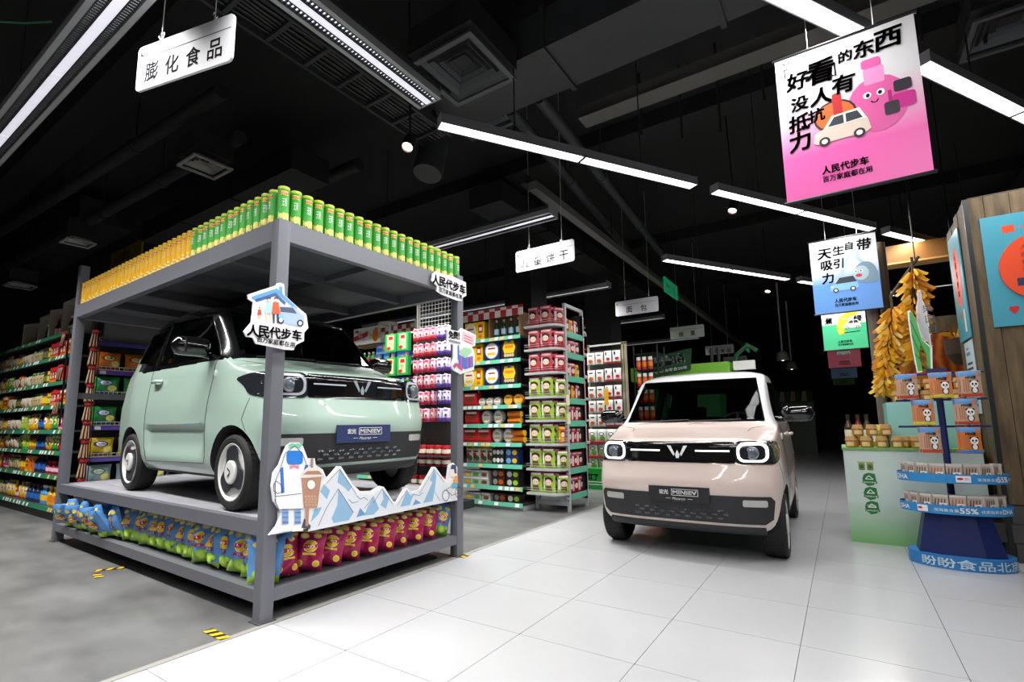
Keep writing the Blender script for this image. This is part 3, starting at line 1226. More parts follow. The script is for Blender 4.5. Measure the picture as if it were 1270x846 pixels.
    for z, of in ((.272, .004), (.262, .016), (.232, .018), (.205, .004)):
        rows.append([cast((-.6 + 1.2 * i / 24), z, 'f', of) for i in range(25)])
    lo.grid(rows[::-1], M_BUMP)
    lo.obj('chin_lip', t, smooth=60)
    for s in (-1, 1):
        ol = rrect(.46, .425, .625, .475, .012, 2)
        patch(MB(), [(s * x, z) for x, z in (ol if s > 0 else ol[::-1])], 'f', .01, M_FOG, 3).obj('fog_lamp', t, smooth=40)
    # checker grille
    blk = MB()
    gm = mat('grille_chrome', '#9a9ca2', rough=.18, metal=.9)
    for r in range(3):
        for k in range(18):
            if (k + r) % 2:
                continue
            x0 = -.36 + .04 * k
            z0 = .318 + .027 * r
            c = cast(x0 + .02, z0 + .0125, 'f', .006)
            blk.add([(c.x - .02, c.y, z0 - z0 + c.z - .011), (c.x + .02, c.y, c.z - .011), (c.x + .02, c.y - .012, c.z), (c.x - .02, c.y - .012, c.z), (c.x - .02, c.y + .004, c.z + .011), (c.x + .02, c.y + .004, c.z + .011)],
                    [(0, 1, 2, 3), (3, 2, 5, 4), (0, 3, 4), (1, 5, 2)], gm)
    blk.obj('checker_grille', t)
    # plate
    pl = MB().rbox((-.235, -.118, -.011), (.235, .0, .0), .004, M_BLACK)
    yp = cast(0, .49, 'f', .012).y
    plate = MB().box((-.235, yp - .008, .43), (.235, yp + .012, .555), pr(plate_hex, .3)).obj('number_plate', t)
    P_ = Print(Matrix.Translation((0, yp - .0085, .43)))
    wm_ = WHT
    P_.text('宏光', -.15, .062, .036, wm_, bold=.03)
    P_.line([(-.052, .056), (.15, .056), (.15, .104), (-.052, .104), (-.052, .056)], .003, wm_)
    P_.text('MINIEV', -.044, .065, .03, wm_, bold=.03, w=.186)
    P_.text('Macaron', -.05, .02, .022, wm_, shear=.3, bold=.01, w=.1)
    P_.rect(-.1, .03, -.06, .032, wm_)
    P_.rect(.07, .03, .11, .032, wm_)
    P_.obj('lettering', plate)
    # bonnet seams, door seams
    sm = mat('seam_dark', '#3c3d3c', rough=.9)
    for sd in 'lr':
        s = -1 if sd == 'l' else 1
        b = MB()
        strip(b, [(.8, 1.06), (.79, .9), (.82, .62), (.82, .34), (.85, .295), (1.98, .275), (2.02, .4), (2.02, 1.05)], sd, .007, .0, sm)
        b.obj('door_seam', t)
        b = MB()
        strip(b, [(.24, .74), (.3, .6), (.25, .52)], sd, .005, .0, sm)
        b.obj('bumper_seam', t)
        b = MB()
        strip(b, [(.42, .985), (.62, 1.03)], sd, .005, .0, sm)
        b.obj('bonnet_seam', t)
        # handle
        c = cast(1.83, .93, sd, 0)
        dk = MB()
        patch(dk, ell(1.83, .93, .075, .04, 20), sd, .002, paint, 3, rim=.004)
        hd = dk.obj('handle_pocket', t, smooth=50)
        hb = MB().tube([c + Vector((s * k[0], k[1], k[2])) for k in ((.004, -.09, .004), (.03, -.06, .008), (.034, 0, .008), (.03, .06, .006), (.004, .085, .004))], [.012, .016, .017, .016, .01], paint, n=8)
        hb.obj('door_handle', hd, smooth=60)
        c = cast(.76, .935, sd, 0)
        MB().lathe([(.024, 0), (.022, .008), (.0, .012)], 14, mat('marker_pale', '#cfd6d0', rough=.3), Matrix.Translation(c) @ Matrix.Rotation(s * pi / 2, 4, 'Y') @ Matrix.Diagonal((1.2, .7, 1, 1))).obj('side_marker', t, smooth=60)
        # mirror
        c = cast(.93, 1.085, sd, 0)
        mb = MB()
        rows = []
        nn = 12
        for k in range(9):
            u = -1 + 2 * k / 8
            r = math.sqrt(max(.0, 1 - abs(u) ** 5))
            rows.append([(c.x + s * (.165 + .135 * u), c.y - .055 + .06 * r * cos(2 * pi * j / nn) * (1.25 if cos(2 * pi * j / nn) < 0 else .6), c.z + .045 + .08 * r * max(-.85, min(.85, 1.2 * sin(2 * pi * j / nn)))) for j in range(nn + 1)])
        mb.grid(rows, mirror_mat, flip=s < 0)
        mo = mb.obj('door_mirror', t, smooth=60)
        MB().tube([c + Vector((s * -.01, 0, -.005)), c + Vector((s * .08, -.03, .0)), c + Vector((s * .2, -.04, -.005))], [.03, .022, .018], M_GLOSSB, n=8).obj('mirror_arm', mo, smooth=60)
    # wipers
    for x0, x1 in ((-.5, -.02), (-.02, .42)):
        b = MB()
        p0, p1 = cast(x0, 1.055, 'f', .02), cast(x1, 1.075, 'f', .015)
        b.tube([p0, p0.lerp(p1, .5), p1], .007, M_BLACK, n=5)
        b.obj('wiper', t)
    # interior
    i = MB()
    i.box((-.62, .62, .86), (.62, .98, 1.0), M_INT)
    i.box((-.62, .98, .66), (.62, 1.02, 1.0), M_INT)
    i.obj('dashboard', t)
    for s in (-1, 1):
        x = s * .33
        se = MB().rbox((x - .23, 1.45, .56), (x + .23, 1.93, .76), .05, M_INT2)
        se = se.obj('seat', t, smooth=40)
        bk = MB().rbox((-.22, -.06, 0), (.22, .06, .5), .05, M_INT, Matrix.Translation((x, 1.95, .74)) @ Matrix.Rotation(-.2, 4, 'X'))
        bk.rbox((-.12, -.045, .51), (.12, .045, .66), .04, M_INT, Matrix.Translation((x, 1.95, .74)) @ Matrix.Rotation(-.2, 4, 'X'))
        bk.obj('seat_back', se, smooth=40)
    b = MB()
    T = Matrix.Translation((.33, 1.1, 1.0)) @ Matrix.Rotation(-.5 - pi / 2, 4, 'X')
    b.tube([T @ Vector((.17 * cos(2 * pi * k / 28), .17 * sin(2 * pi * k / 28), 0)) for k in range(28)], .016, M_BLACK, n=8, closed=True)
    b.cyl(T @ Vector((0, 0, 0)), T @ Vector((0, 0, .12)), .05, M_INT2, n=12)
    for a in (0, pi, pi * 1.5):
        b.cyl(T @ Vector((0, 0, 0)), T @ Vector((.165 * cos(a), .165 * sin(a), 0)), .016, M_INT2, n=6)
    b.obj('steering_wheel', t, smooth=50)
    MB().rbox((-.1, -.015, -.035), (.1, .015, .035), .01, M_BLACK, Matrix.Translation((0, 1.12, 1.45))).obj('rear_view_mirror', t)
    # wheels
    for y in WY:
        for s in (-1, 1):
            M = Matrix.Translation((s * .645, y, WR)) @ Matrix.Rotation(s * pi / 2, 4, 'Y') @ Matrix.Rotation(.4 * y, 4, 'Z')
            wo = link('wheel', WHEEL[0], t)
            wo.matrix_local = M
            for me, nm in zip(WHEEL[1:], ('rim', 'wheel_cover', 'hub_cap', 'emblem')):
                link(nm, me, wo, scale=(1.12, 1.12, 1))
    for y in WY:
        MB().cyl((-.6, y, WR), (.6, y, WR), .05, M_INT, n=10).obj('axle', t)
    return t


PAINT_PINK = mat('paint_pink', '#d9c6be', rough=.32, coat=.9)
PAINT_MINT = mat('paint_mint', '#aac2b5', rough=.32, coat=.9)
PAINT_WHITE = mat('paint_white', '#e4e4e6', rough=.3, coat=.9)
PAINT_BLACK = mat('paint_black', '#0d0d0f', rough=.2, coat=.9)
car('compact_car', 'pale pink compact car with white roof and lit headlamps on the white path', (-1.13, 4.19, 0), .035, .993,
    PAINT_PINK, PAINT_WHITE, '#1d1d20', True, M_GLOSSB)
car('compact_car', 'mint green compact car with black roof standing on the rack platform', (-2.813, 2.397, Z2), pi / 2 - .062, .957,
    PAINT_MINT, PAINT_BLACK, '#343d63', False, M_GLOSSB, '#8d979a')
# ------------------------------------------------------------------ goods: one mesh per kind, copied
def pouch_surf(w_, h_, d_, wob=0., seed=0):
    def S(x, y, z):
        u, v = max(-1, min(1, x / (w_ / 2))), max(0, min(1, z / h_))
        t = (1 - abs(u) ** 3) * (4 * v * (1 - v)) ** .45 if 0 < v < 1 else 0
        t += wob * t * (.5 * sin(7 * u + 5 * v + seed) + .5 * sin(11 * v - 4 * u + 2 * seed))
        return (x * (1 - .07 * sin(pi * v)), -d_ / 2 * t + y, z)
    return S


def pouch(w_, h_, d_, base, back=None, zones=None, deco=None, nu=6, nv=7, wob=.0, seed=0):
    """pillow bag; zones: list of (v0, v1, material)"""
    b = MB()
    S = pouch_surf(w_, h_, d_, wob, seed)
    rows = []
    for j in range(nv + 1):
        v = j / nv
        row = []
        for i in range(nu + 1):
            u = -1 + 2 * i / nu
            p = S(u * w_ / 2, 0, v * h_)
            row.append(p)
        rows.append(row)

    def fm(i, j):
        v = (i + .5) / nv
        for a, c, m in zones or ():
            if a <= v < c:
                return m
        return base
    b.grid(rows, base, fm=fm)
    b.grid([[(x, -y, z) for x, y, z in r] for r in rows], back or base, flip=True)
    if deco:
        P_ = Print(step=.0012, warp=lambda x, y, z: S(x, y - .0015, z))
        deco(P_, w_, h_)
        o = len(b.v)
        b.v += P_.b.v
        for f, m in zip(P_.b.f, P_.b.m):
            b.f.append([o + i for i in f])
            b.m.append(b.mi(P_.b.mats[m]))
    return b


def merge(b, P_, M=None):
    o = len(b.v)
    b.v += [tuple(M @ Vector(p)) if M else p for p in P_.b.v]
    for f, m in zip(P_.b.f, P_.b.m):
        b.f.append([o + i for i in f])
        b.m.append(b.mi(P_.b.mats[m]))
    return b


def pack(w_, h_, d_, base, deco=None):
    """carton: body plus printed front"""
    b = MB().box((-w_ / 2, -d_ / 2, 0), (w_ / 2, d_ / 2, h_), base)
    if deco:
        P_ = Print(step=.0008)
        deco(P_, w_, h_)
        merge(b, P_, Matrix.Translation((0, -d_ / 2, 0)))
    return b


def bottle(r, h, glass, cap, label=None, n=10, neck=.4):
    b = MB()
    prof = [(r * .92, 0), (r, h * .03), (r, h * .2), (r, h * .5), (r, h * .58), (r * neck, h * .78), (r * neck, h * .88), (r * neck * 1.15, h * .88), (r * neck * 1.15, h), (0, h)]
    ms = [glass, glass, label or glass, glass, glass, glass, cap, cap, cap]
    return b.lathe(prof, n, glass, ms=ms)


def jar(r, h, body, lid, label=None, n=12):
    return MB().lathe([(r * .92, 0), (r, h * .06), (r, h * .25), (r, h * .62), (r * .86, h * .74), (r * .9, h * .76), (r * .9, h), (0, h * 1.01)], n, body,
                      ms=[body, body, label or body, body, lid, lid, lid])


def disc_tin(r, d_, rim, face, deco=None, n=20, ry=None):
    """round tin standing on edge, face towards -y"""
    ry = ry or r
    b = MB()
    o = ell(0, ry, r, ry, n)
    b.prism([(x, d_ / 2, z) for x, z in o], (0, -d_, 0), rim)
    P_ = Print(step=.0012)
    P_.ell(0, ry, r * .9, ry * .9, face, n=n)
    if deco:
        deco(P_, r, ry)
    return merge(b, P_, Matrix.Translation((0, -d_ / 2, 0)))


C_ = {k: pr(v) for k, v in dict(
    red='#c0242b', dred='#8f1a22', crimson='#b3133f', pink='#e58fa6', lpink='#f0c4cf', mag='#b01a50', orange='#e07a1a', dorange='#c4571a', yellow='#ecc21f', lyellow='#f1e27a',
    lime='#9ccb2f', green='#3fa13a', dgreen='#1c6b38', teal='#5fb9a0', sky='#6fa8dc', blue='#2a66b8', navy='#1b2a5c', purple='#5a3a9a', lilac='#b9a3d6', white='#eeeeea', cream='#e3d9c2',
    beige='#cbb48d', tan='#a98556', brown='#6b4326', dbrown='#3c2517', black='#201d1e', grey='#8d8f92', lgrey='#c4c6c8', amber='#a8642a', olive='#77772e', skin='#f0d3bd', chip='#e6cf7a').items()}
MESH = {}


def kind(key, b, smooth=0):
    MESH[key] = b.mesh(key, smooth)


def put(key, name, label, cat, group, loc, rz=0., scale=None, rot=None):
    o = link(name, MESH[key], None, loc, rz, rot, scale)
    return tag(o, label, cat, group)


# chip bags: red and yellow roundel with lettering
def roundel(P_, cx, cy, r, k=3):
    P_.ell(cx, cy, r * 1.18, r * .98, C_['white'], k)
    P_.ell(cx, cy, r * 1.08, r * .9, C_['yellow'], k + 1)
    P_.poly([(cx - r * 1.12, cy - r * .38), (cx + r * 1.1, cy - r * .2), (cx + r * 1.18, cy + r * .38), (cx - r * 1.06, cy + r * .26)], C_['red'], k + 2)
    P_.text("Lay's", cx, cy + .02 * r, r * .58, WHT, bold=.02, k=k + 3, anchor='c', w=r * 1.6)


def deco_chip(base2, fruit):
    def f(P_, w_, h_):
        for x, y, rx, ry in ((-.24, .84, .15, .07), (.2, .86, .14, .06)):
            P_.ell(x * w_, y * h_, rx * w_, ry * h_, C_['chip'], 1, 12)
            P_.ell(x * w_ + .01, y * h_ - .004, rx * w_ * .7, ry * h_ * .6, C_['lyellow'], 2, 10)
        roundel(P_, .02 * w_, .6 * h_, .21 * w_)
        P_.rect(-.2 * w_, .38 * h_, .26 * w_, .44 * h_, C_['mag'] if fruit == 'lime' else C_['yellow'], 3)
        P_.text('乐事', .03 * w_, .41 * h_, .045 * h_, WHT, k=5, anchor='c')
        fr = C_['lime'] if fruit == 'lime' else C_['lyellow']
        for x, y, r in ((-.24, .2, .16), (.1, .19, .19), (.33, .25, .1)) if fruit == 'lime' else ((-.28, .17, .13), (.3, .18, .12)):
            P_.ell(x * w_, y * h_, r * w_, r * w_ * .95, fr, 3, 14)
            P_.ell(x * w_, y * h_, r * w_ * .7, r * w_ * .65, C_['yellow'] if fruit != 'lime' else pr('#b7dc55'), 4, 12)
    return f


for k in range(3):
    kind('bag_blue%d' % k, pouch(.19, .265, .1, pr('#5d93cf', .28), zones=[(0, .16, pr('#8dbb3a', .28))], deco=deco_chip(0, 'lime'), nu=10, nv=14, wob=.35, seed=k), 60)
    kind('bag_pink%d' % k, pouch(.19, .255, .11, pr('#a81650', .28), zones=[(.93, 1, C_['chip'])], deco=deco_chip(0, 'lemon'), nu=10, nv=14, wob=.35, seed=9 + k), 60)


def can_meshes(body, stripe):
    b = MB().lathe([(.033, 0), (.034, .004), (.034, .205), (.033, .21)], 16, body)
    lid = MB().lathe([(.0355, .205), (.036, .212), (.035, .222), (.03, .224), (0, .224)], 16, stripe)
    P_ = Print(step=.0006, warp=lambda x, y, z: ((.034 - y) * sin(x / .034), -(.034 - y) * cos(x / .034), z))
    P_.rect(-.05, .004, .05, .202, body, .3)
    P_.rect(-.034, .005, .034, .055, C_['lyellow'] if body is C_['green'] else pr('#d79a0c'), 1)
    for i, (x, z) in enumerate(((-.02, .03), (.015, .045), (0, .018), (.022, .02))):
        P_.ell(x, z, .012, .01, C_['chip'], 2, 8)
    P_.rect(-.022, .165, .022, .192, C_['yellow'], 2)
    P_.rect(-.024, .171, .024, .186, C_['red'], 3)
    P_.text("Lay's", 0, .1785, .011, WHT, k=4, anchor='c', w=.036)
    P_.text('无限', 0, .118, .05, WHT if body is C_['green'] else pr('#f0d98a'), k=3, anchor='c', w=.026)
    return b.mesh('can', 50), lid.mesh('lid', 50), P_.b.mesh('printed_label')


CAN_G = can_meshes(C_['green'], pr('#c2d23a'))
CAN_Y = can_meshes(pr('#e2ab0c'), pr('#dcb52a'))


def can(me, label, group, p, rz):
    o = tag(link('chip_can', me[0], None, p, rz), label, 'chip can', group)
    link('lid', me[1], o)
    link('printed_label', me[2], o)


# cans along the roof edges of the rack (rack-local coordinates)
for k in range(21):
    p = RM @ Vector((-.05, .05 + 1.62 * k / 20, Z3))
    can(CAN_G, ORD[k] + ' green chip can from the front corner along the path side of the rack roof', 'green cans along the path edge', p, RROT + pi / 2 - .25 + rnd.uniform(-.3, .3))
for k in range(41):
    p = RM @ Vector((-.14 - 3.42 * k / 40, .045, Z3))
    if k < 13:
        can(CAN_G, ORD[k] + ' green chip can from the front corner along the long rack roof edge', 'green cans along the long edge', p, RROT + rnd.uniform(-.1, .9))
    else:
        can(CAN_Y, ORD[k - 13] + ' yellow chip can beyond the green cans on the long rack roof edge', 'yellow cans along the long edge', p, RROT + rnd.uniform(-.1, .9))


# chip bags on the bottom shelf
def bag(key, p, rz, tilt, label, group, roll=0., s=1.):
    o = put(key, 'chip_bag', label, 'chip bag', group, p)
    o.rotation_euler = (Matrix.Rotation(rz, 3, 'Z') @ Matrix.Rotation(tilt, 3, 'X') @ Matrix.Rotation(roll, 3, 'Y')).to_euler()
    o.scale = (s,) * 3
    return o


for k in range(22):
    x = -.14 - 3.2 * k / 21
    lean = .85 if k in (20,) else .12 + .1 * rnd.random()
    if k >= 14:
        lean = -.55 - .15 * rnd.random() if k % 2 else -.25
    p = RM @ Vector((x, .10 + .02 * rnd.random() - (.03 if k > 14 else 0), Z1 + (.01 if lean < .3 else .03)))
    bag('bag_blue%d' % (k % 3), p, RROT + rnd.uniform(-.15, .45), -lean if lean < .3 else -lean * .2, ORD[k] + ' sky blue chip bag from the front post in the outer row', 'blue chip bags on the rack', rnd.uniform(-.12, .12), .98)
    if k % 2 == 0 and k < 20:
        p = RM @ Vector((x - .07, .22, Z1 + .01))
        bag('bag_blue%d' % ((k + 1) % 3), p, RROT + rnd.uniform(-.2, .3), -.05, ORD[k // 2] + ' sky blue chip bag from the front post in the inner row', 'blue chip bags in the second row', 0, .98)
for k in range(10):
    y = .22 + 1.33 * k / 9
    key = 'bag_pink%d' % (k % 3)
    p = RM @ Vector((-.13 - .02 * rnd.random(), y, Z1 + .01))
    if k == 9:
        bag('bag_blue1', p, RROT + pi / 2 - .5, -.1, 'lone sky blue chip bag at the end of the crimson bags', None, .28, .93)
    else:
        bag(key, p, RROT + pi / 2 - (.15 if k == 0 else .75) + rnd.uniform(-.1, .1), -.12 - .1 * rnd.random(), 'wide crimson chip bag facing the path beside the front post' if k == 0 else ORD[k] + ' crimson chip bag from the front post, standing askew on the bottom shelf',
            None if k == 0 else 'crimson chip bags on the rack', .0 if k == 0 else rnd.uniform(.1, .25), .93)
p = RM @ Vector((-.16, .1, Z1 + .01))
bag('bag_blue2', p, RROT + pi / 2 - .2, -.1, 'sky blue chip bag right behind the front rack post', None, 0, .93)
# ------------------------------------------------------------------ gondolas and end racks
M_SHELFD = mat('shelf_dark', '#3a3d3c', rough=.5)
M_SHELFW = mat('shelf_white', '#b9bcbf', rough=.45)
M_STRIPG = mat('strip_green', '#2f7a57', rough=.35)
M_STRIPT = mat('strip_teal', '#5fb597', rough=.35)
M_STRIPP = mat('strip_purple', '#5b45a0', rough=.35)
M_TICK = mat('ticket_white', '#e6e8e6', rough=.4)
M_TICKO = mat('ticket_orange', '#e0b26a', rough=.4)
M_WIRE = mat('wire_white', '#d2d2d0', rough=.35)
M_BACKP = mat('back_panel', '#2c2d2e', rough=.7)


def gondola(name, label, loc, rz, W, dep, zs, top, strip_m, frame_m=M_SHELFW, shelf_m=M_SHELFD, tick=.16, guard=False, base=True, back=True, orange=.25, seed=1, upright_m=None):
    """single-sided shelving: front faces local -y, x from 0 to W"""
    r_ = random.Random(seed)
    t = thing(name, label, 'shelving', loc, rz)
    if back:
        MB().box((0, dep - .02, .0), (W, dep, top), M_BACKP).obj('back_panel', t)
    for x in (0, W - .03):
        MB().box((x, dep - .07, 0), (x + .03, dep - .021, top), upright_m or frame_m).obj('upright', t)
    if base:
        MB().box((0.005, .04, 0), (W - .005, dep - .08, zs[-1] - .03), frame_m if zs[-1] < .2 else M_SHELFD).obj('kick_base', t)
    for z in zs:
        sh = MB().box((.004, .012, z - .025), (W - .004, dep - .022, z), shelf_m).obj('shelf', t)
        MB().add([(.0, .0, z - .045), (W, 0, z - .045), (W, .012, z + .006), (0, .012, z + .006), (0, .014, z - .045), (W, .014, z - .045)],
                 [(0, 1, 2, 3), (0, 4, 5, 1), (3, 2, 5, 4), (0, 3, 4), (1, 5, 2)], strip_m).obj('price_strip', sh)
        x = .03
        while tick and x < W - .08:
            if r_.random() < .62:
                tm = M_TICKO if r_.random() < orange else M_TICK
                MB().add([(x, -.002, z - .04), (x + .06, -.002, z - .04), (x + .06, .009, z), (x, .009, z)], [(0, 1, 2, 3)], tm).obj('price_ticket', sh)
            x += tick * (.45 + .6 * r_.random())
        if guard:
            g = MB()
            for zz in (.012, .05):
                g.cyl((0, .004, z + zz), (W, .004, z + zz), .003, M_WIRE, n=4)
            for k in range(int(W / .045) + 1):
                g.cyl((k * .045, .004, z + .012), (k * .045, .004, z + .05), .0025, M_WIRE, n=4)
            g.obj('wire_guard', sh)
    return t


# ---- kinds used on the long aisle gondola
def d_face(c1, c2, c3=None):
    def f(P_, w_, h_):
        P_.rect(-w_ * .5, h_ * .0, w_ * .5, h_ * .18, c1, 1)
        P_.ell(0, h_ * .52, w_ * .36, h_ * .2, c2, 1, 10)
        P_.rect(-w_ * .38, h_ * .76, w_ * .38, h_ * .9, c3 or c1, 1)
        P_.rect(-w_ * .2, h_ * .46, w_ * .2, h_ * .56, c1, 2)
    return f


def d_red(P_, w_, h_):
    P_.rect(-w_ * .5, 0, w_ * .5, h_ * .22, C_['orange'], 1)
    for x in (-.25, .25):
        P_.ell(x * w_, h_ * .62, w_ * .18, h_ * .18, C_['black'], 1, 8)
        P_.rect((x - .12) * w_, h_ * .3, (x + .12) * w_, h_ * .5, C_['cream'], 1)
        P_.ell(x * w_, h_ * .6, w_ * .09, h_ * .09, C_['skin'], 2, 8)


kind('cake_bag', pouch(.13, .16, .1, pr('#d3c7ae', .3), deco=lambda P_, w_, h_: [P_.ell(x * w_, y * h_, .12 * w_, .09 * h_, C_['tan'] if (i % 2) else C_['cream'], 1, 8) for i, (x, y) in enumerate(((-.2, .3), (.15, .35), (0, .55), (-.22, .68), (.22, .66), (.0, .2)))] and P_.rect(-.2 * w_, .75 * h_, .2 * w_, .88 * h_, C_['white'], 2)), 50)
kind('nut_bag', pouch(.12, .19, .07, pr('#c9b98f', .3), deco=d_face(C_['olive'], C_['beige'], C_['dgreen'])), 50)
kind('sauce_jar', jar(.04, .17, pr('#5c5a24', .25), C_['yellow'], pr('#c3cc45')), 50)
kind('dark_jar', jar(.04, .18, C_['dbrown'], C_['black'], C_['olive']), 50)
kind('gift_box', pack(.17, .2, .1, C_['red'], d_red))
kind('orange_box', pack(.13, .2, .1, C_['orange'], d_face(C_['yellow'], C_['dred'], C_['white'])))
kind('yellow_bag', pouch(.13, .22, .07, C_['yellow'], deco=d_face(C_['orange'], C_['white'], C_['blue'])), 50)
kind('green_bag', pouch(.09, .2, .06, pr('#57a53a'), deco=d_face(C_['dgreen'], C_['lyellow'], C_['white'])), 50)
kind('lime_box', pack(.1, .2, .08, pr('#b4cf3d'), d_face(C_['green'], C_['lyellow'], C_['white'])))
kind('amber_jar', jar(.042, .19, C_['amber'], C_['dbrown'], C_['yellow']), 50)
kind('navy_bottle', bottle(.036, .22, pr('#22304f', .2), C_['black'], C_['blue']), 50)
kind('blue_bottle', bottle(.035, .22, pr('#4a8fc9', .25), C_['white'], C_['yellow']), 50)
kind('honey_bottle', bottle(.036, .22, pr('#d9a524', .2), C_['yellow'], C_['orange']), 50)
kind('pink_pack', pouch(.08, .2, .05, pr('#c74474'), deco=d_face(C_['lpink'], C_['white'], C_['mag'])), 50)
kind('red_pack', pouch(.08, .19, .05, C_['red'], deco=d_face(C_['dred'], C_['white'], C_['yellow'])), 50)
kind('berry_bottle', bottle(.03, .15, pr('#9b2743', .2), C_['red'], C_['lpink']), 50)

LROWS = [
    (2.25, ()),
    (1.96, ('yellow_bag', 2, 'cake_bag', 3, 'amber_jar', 2, 'cake_bag', 3, 'nut_bag', 4, 'dark_jar', 2, 'sauce_jar', 2, 'gift_box', 3, 'orange_box', 2)),
    (1.64, ('green_bag', 3, 'cake_bag', 2, 'red_pack', 2, 'cake_bag', 3, 'nut_bag', 4, 'dark_jar', 2, 'sauce_jar', 2, 'gift_box', 3, 'red_pack', 2)),
    (1.35, ('orange_box', 2, 'cake_bag', 2, 'dark_jar', 3, 'cake_bag', 3, 'nut_bag', 4, 'amber_jar', 2, 'sauce_jar', 2, 'gift_box', 2, 'orange_box', 2)),
    (1.05, ('amber_jar', 3, 'cake_bag', 4, 'red_pack', 2, 'lime_box', 2, 'yellow_bag', 3, 'navy_bottle', 3, 'yellow_bag', 2, 'green_bag', 2, 'pink_pack', 4)),
    (.80, ('cake_bag', 4, 'green_bag', 3, 'lime_box', 2, 'amber_jar', 3, 'navy_bottle', 4, 'yellow_bag', 2, 'green_bag', 2, 'red_pack', 3)),
    (.52, ('pink_pack', 4, 'nut_bag', 4, 'amber_jar', 4, 'orange_box', 2, 'navy_bottle', 5, 'berry_bottle', 9)),
    (.15, ('nut_bag', 4, 'yellow_bag', 3, 'berry_bottle', 2, 'yellow_bag', 3, 'navy_bottle', 6, 'blue_bottle', 4, 'honey_bottle', 5)),
]
GX0, GX1, GY = -11.2, -7.61, 2.03
gondola('long_gondola', 'long dark shelving with green price strips behind the rack', (GX0, GY, 0), 0, GX1 - GX0, .45, [z for z, _ in LROWS], 2.27, M_STRIPG, frame_m=M_SHELFD, tick=.17, seed=3)
WHAT = dict(cake_bag='pale bag of small cakes', nut_bag='beige nut bag', dark_jar='dark brown jar', sauce_jar='olive sauce jar with yellow lid', gift_box='red gift box',
            orange_box='orange box', red_pack='red snack pack', amber_jar='amber jar with yellow label', lime_box='lime green box', yellow_bag='yellow bag', navy_bottle='navy blue bottle', green_bag='green bag',
            pink_pack='pink snack pack', berry_bottle='small berry red bottle', blue_bottle='light blue bottle', honey_bottle='golden honey bottle')
SH_N = ['top', 'second', 'third', 'fourth', 'fifth', 'sixth', 'seventh', 'lowest']
CATW = dict(bag='bag', jar='jar', box='box', pack='pack', bottle='bottle')
for ri, (z, items) in enumerate(LROWS):
    seq = [k for i in range(0, len(items), 2) for k in [items[i]] * items[i + 1]]
    x = GX1 - .08
    cnt = {}
    for k in list(reversed(seq)) + [rnd.choice(('nut_bag', 'amber_jar', 'yellow_bag', 'red_pack', 'green_bag')) for j in range(14)] if seq else ():
        wd = max(v.co.x for v in MESH[k].vertices) * 2
        x -= wd / 2 + .004
        if x < GX0 + .08:
            break
        cnt[k] = cnt.get(k, 0) + 1
        put(k, k, '%s %s from rack end, %s shelf of long gondola' % (ORD[cnt[k] - 1], WHAT[k], SH_N[ri]), CATW[k.split('_')[-1]], '%s on the %s long gondola shelf' % (k.replace('_', ' '), SH_N[ri]),
            (x + rnd.uniform(-.003, .003), GY + .085 + rnd.uniform(0, .02), z), rnd.uniform(-.12, .12))
        x -= wd / 2 + .006
# wooden wine crates on the top shelf
M_CRATE = mat('crate_wood', '#a59a8c', rough=.7, var=.1, vscale=6)
for n_, (x, wd, ht, glass, lab) in enumerate(((-9.62, .36, .3, None, 'pale open wooden crate lying empty, farthest from the rack'), (-8.98, .44, .34, 'green', 'pale wooden crate holding green bottles'), (-8.5, .34, .36, 'dred', 'narrow pale wooden crate holding dark red bottles'),
                                           (-8.0, .56, .42, 'brown', 'largest pale wooden crate, filled with two rows of bottles'))):
    t = thing('wine_crate', lab + ' on top of the gondola', 'crate', (x, GY + .2, 2.252), .25 if n_ in (0, 2) else 0)
    for s in (-1, 1):
        MB().box((s * (wd / 2 - .012) - .012, -.13, 0), (s * (wd / 2 - .012) + .012, .13, ht), M_CRATE).obj('side_board', t)
    MB().box((-wd / 2, -.13, ht), (wd / 2, .13, ht + .02), M_CRATE).obj('top_board', t)
    MB().box((-wd / 2 + .024, .11, 0), (wd / 2 - .024, .13, ht), M_CRATE).obj('back_board', t)
    if glass:
        kind('wine_' + glass, bottle(.034, .27, pr({'green': '#2f6b35', 'dred': '#5a1c1c', 'brown': '#5b2a2a'}[glass], .15), C_['white'] if glass != 'dred' else C_['red'], C_['cream'] if glass != 'green' else None), 50)
        m = int((wd - .06) / .085)
        for k in range(m):
            put('wine_' + glass, 'wine_bottle', '%s %s wine bottle in the crate on the gondola, counted from the rack' % (ORD[m - 1 - k], {'green': 'green', 'dred': 'dark red', 'brown': 'brown'}[glass]), 'bottle', glass + ' wine bottles in a crate',
                (x - wd / 2 + .06 + .085 * k, GY + .16 + (.25 if n_ == 2 else 0) * .085 * (k - m / 2), 2.254))

# ---- end cap of chips facing the rack
EX = -7.3
gondola('chip_end_rack', 'dark end shelving of snack bags with purple price strips behind the mint car', (EX, 2.22, 0), pi / 2, .95, .3, [2.1, 1.75, 1.45, 1.09, .72, .4], 2.4, M_STRIPP, frame_m=M_SHELFD, tick=.3, guard=True, orange=.05, seed=5)
hd = tag(MB().box((0, 0, 0), (.85, .05, .27), mat('header_dark', '#2a2b2d', rough=.4)).obj('header_panel', None, (EX + .02, 2.25, 2.108), pi / 2), 'dark grey header panel above the purple shelf strips', 'panel')
tag(pack(.2, .2, .14, pr('#e6a3bb'), d_face(C_['mag'], C_['lpink'], C_['pink'])).obj('pink_box', None, (EX - .03, 2.3, 2.402), pi / 2), 'pink patterned box on top of the snack end rack', 'box')
kind('melon_bag', pouch(.34, .12, .12, pr('#5d9a33'), deco=d_face(C_['dgreen'], C_['lime'], C_['white'])), 50)
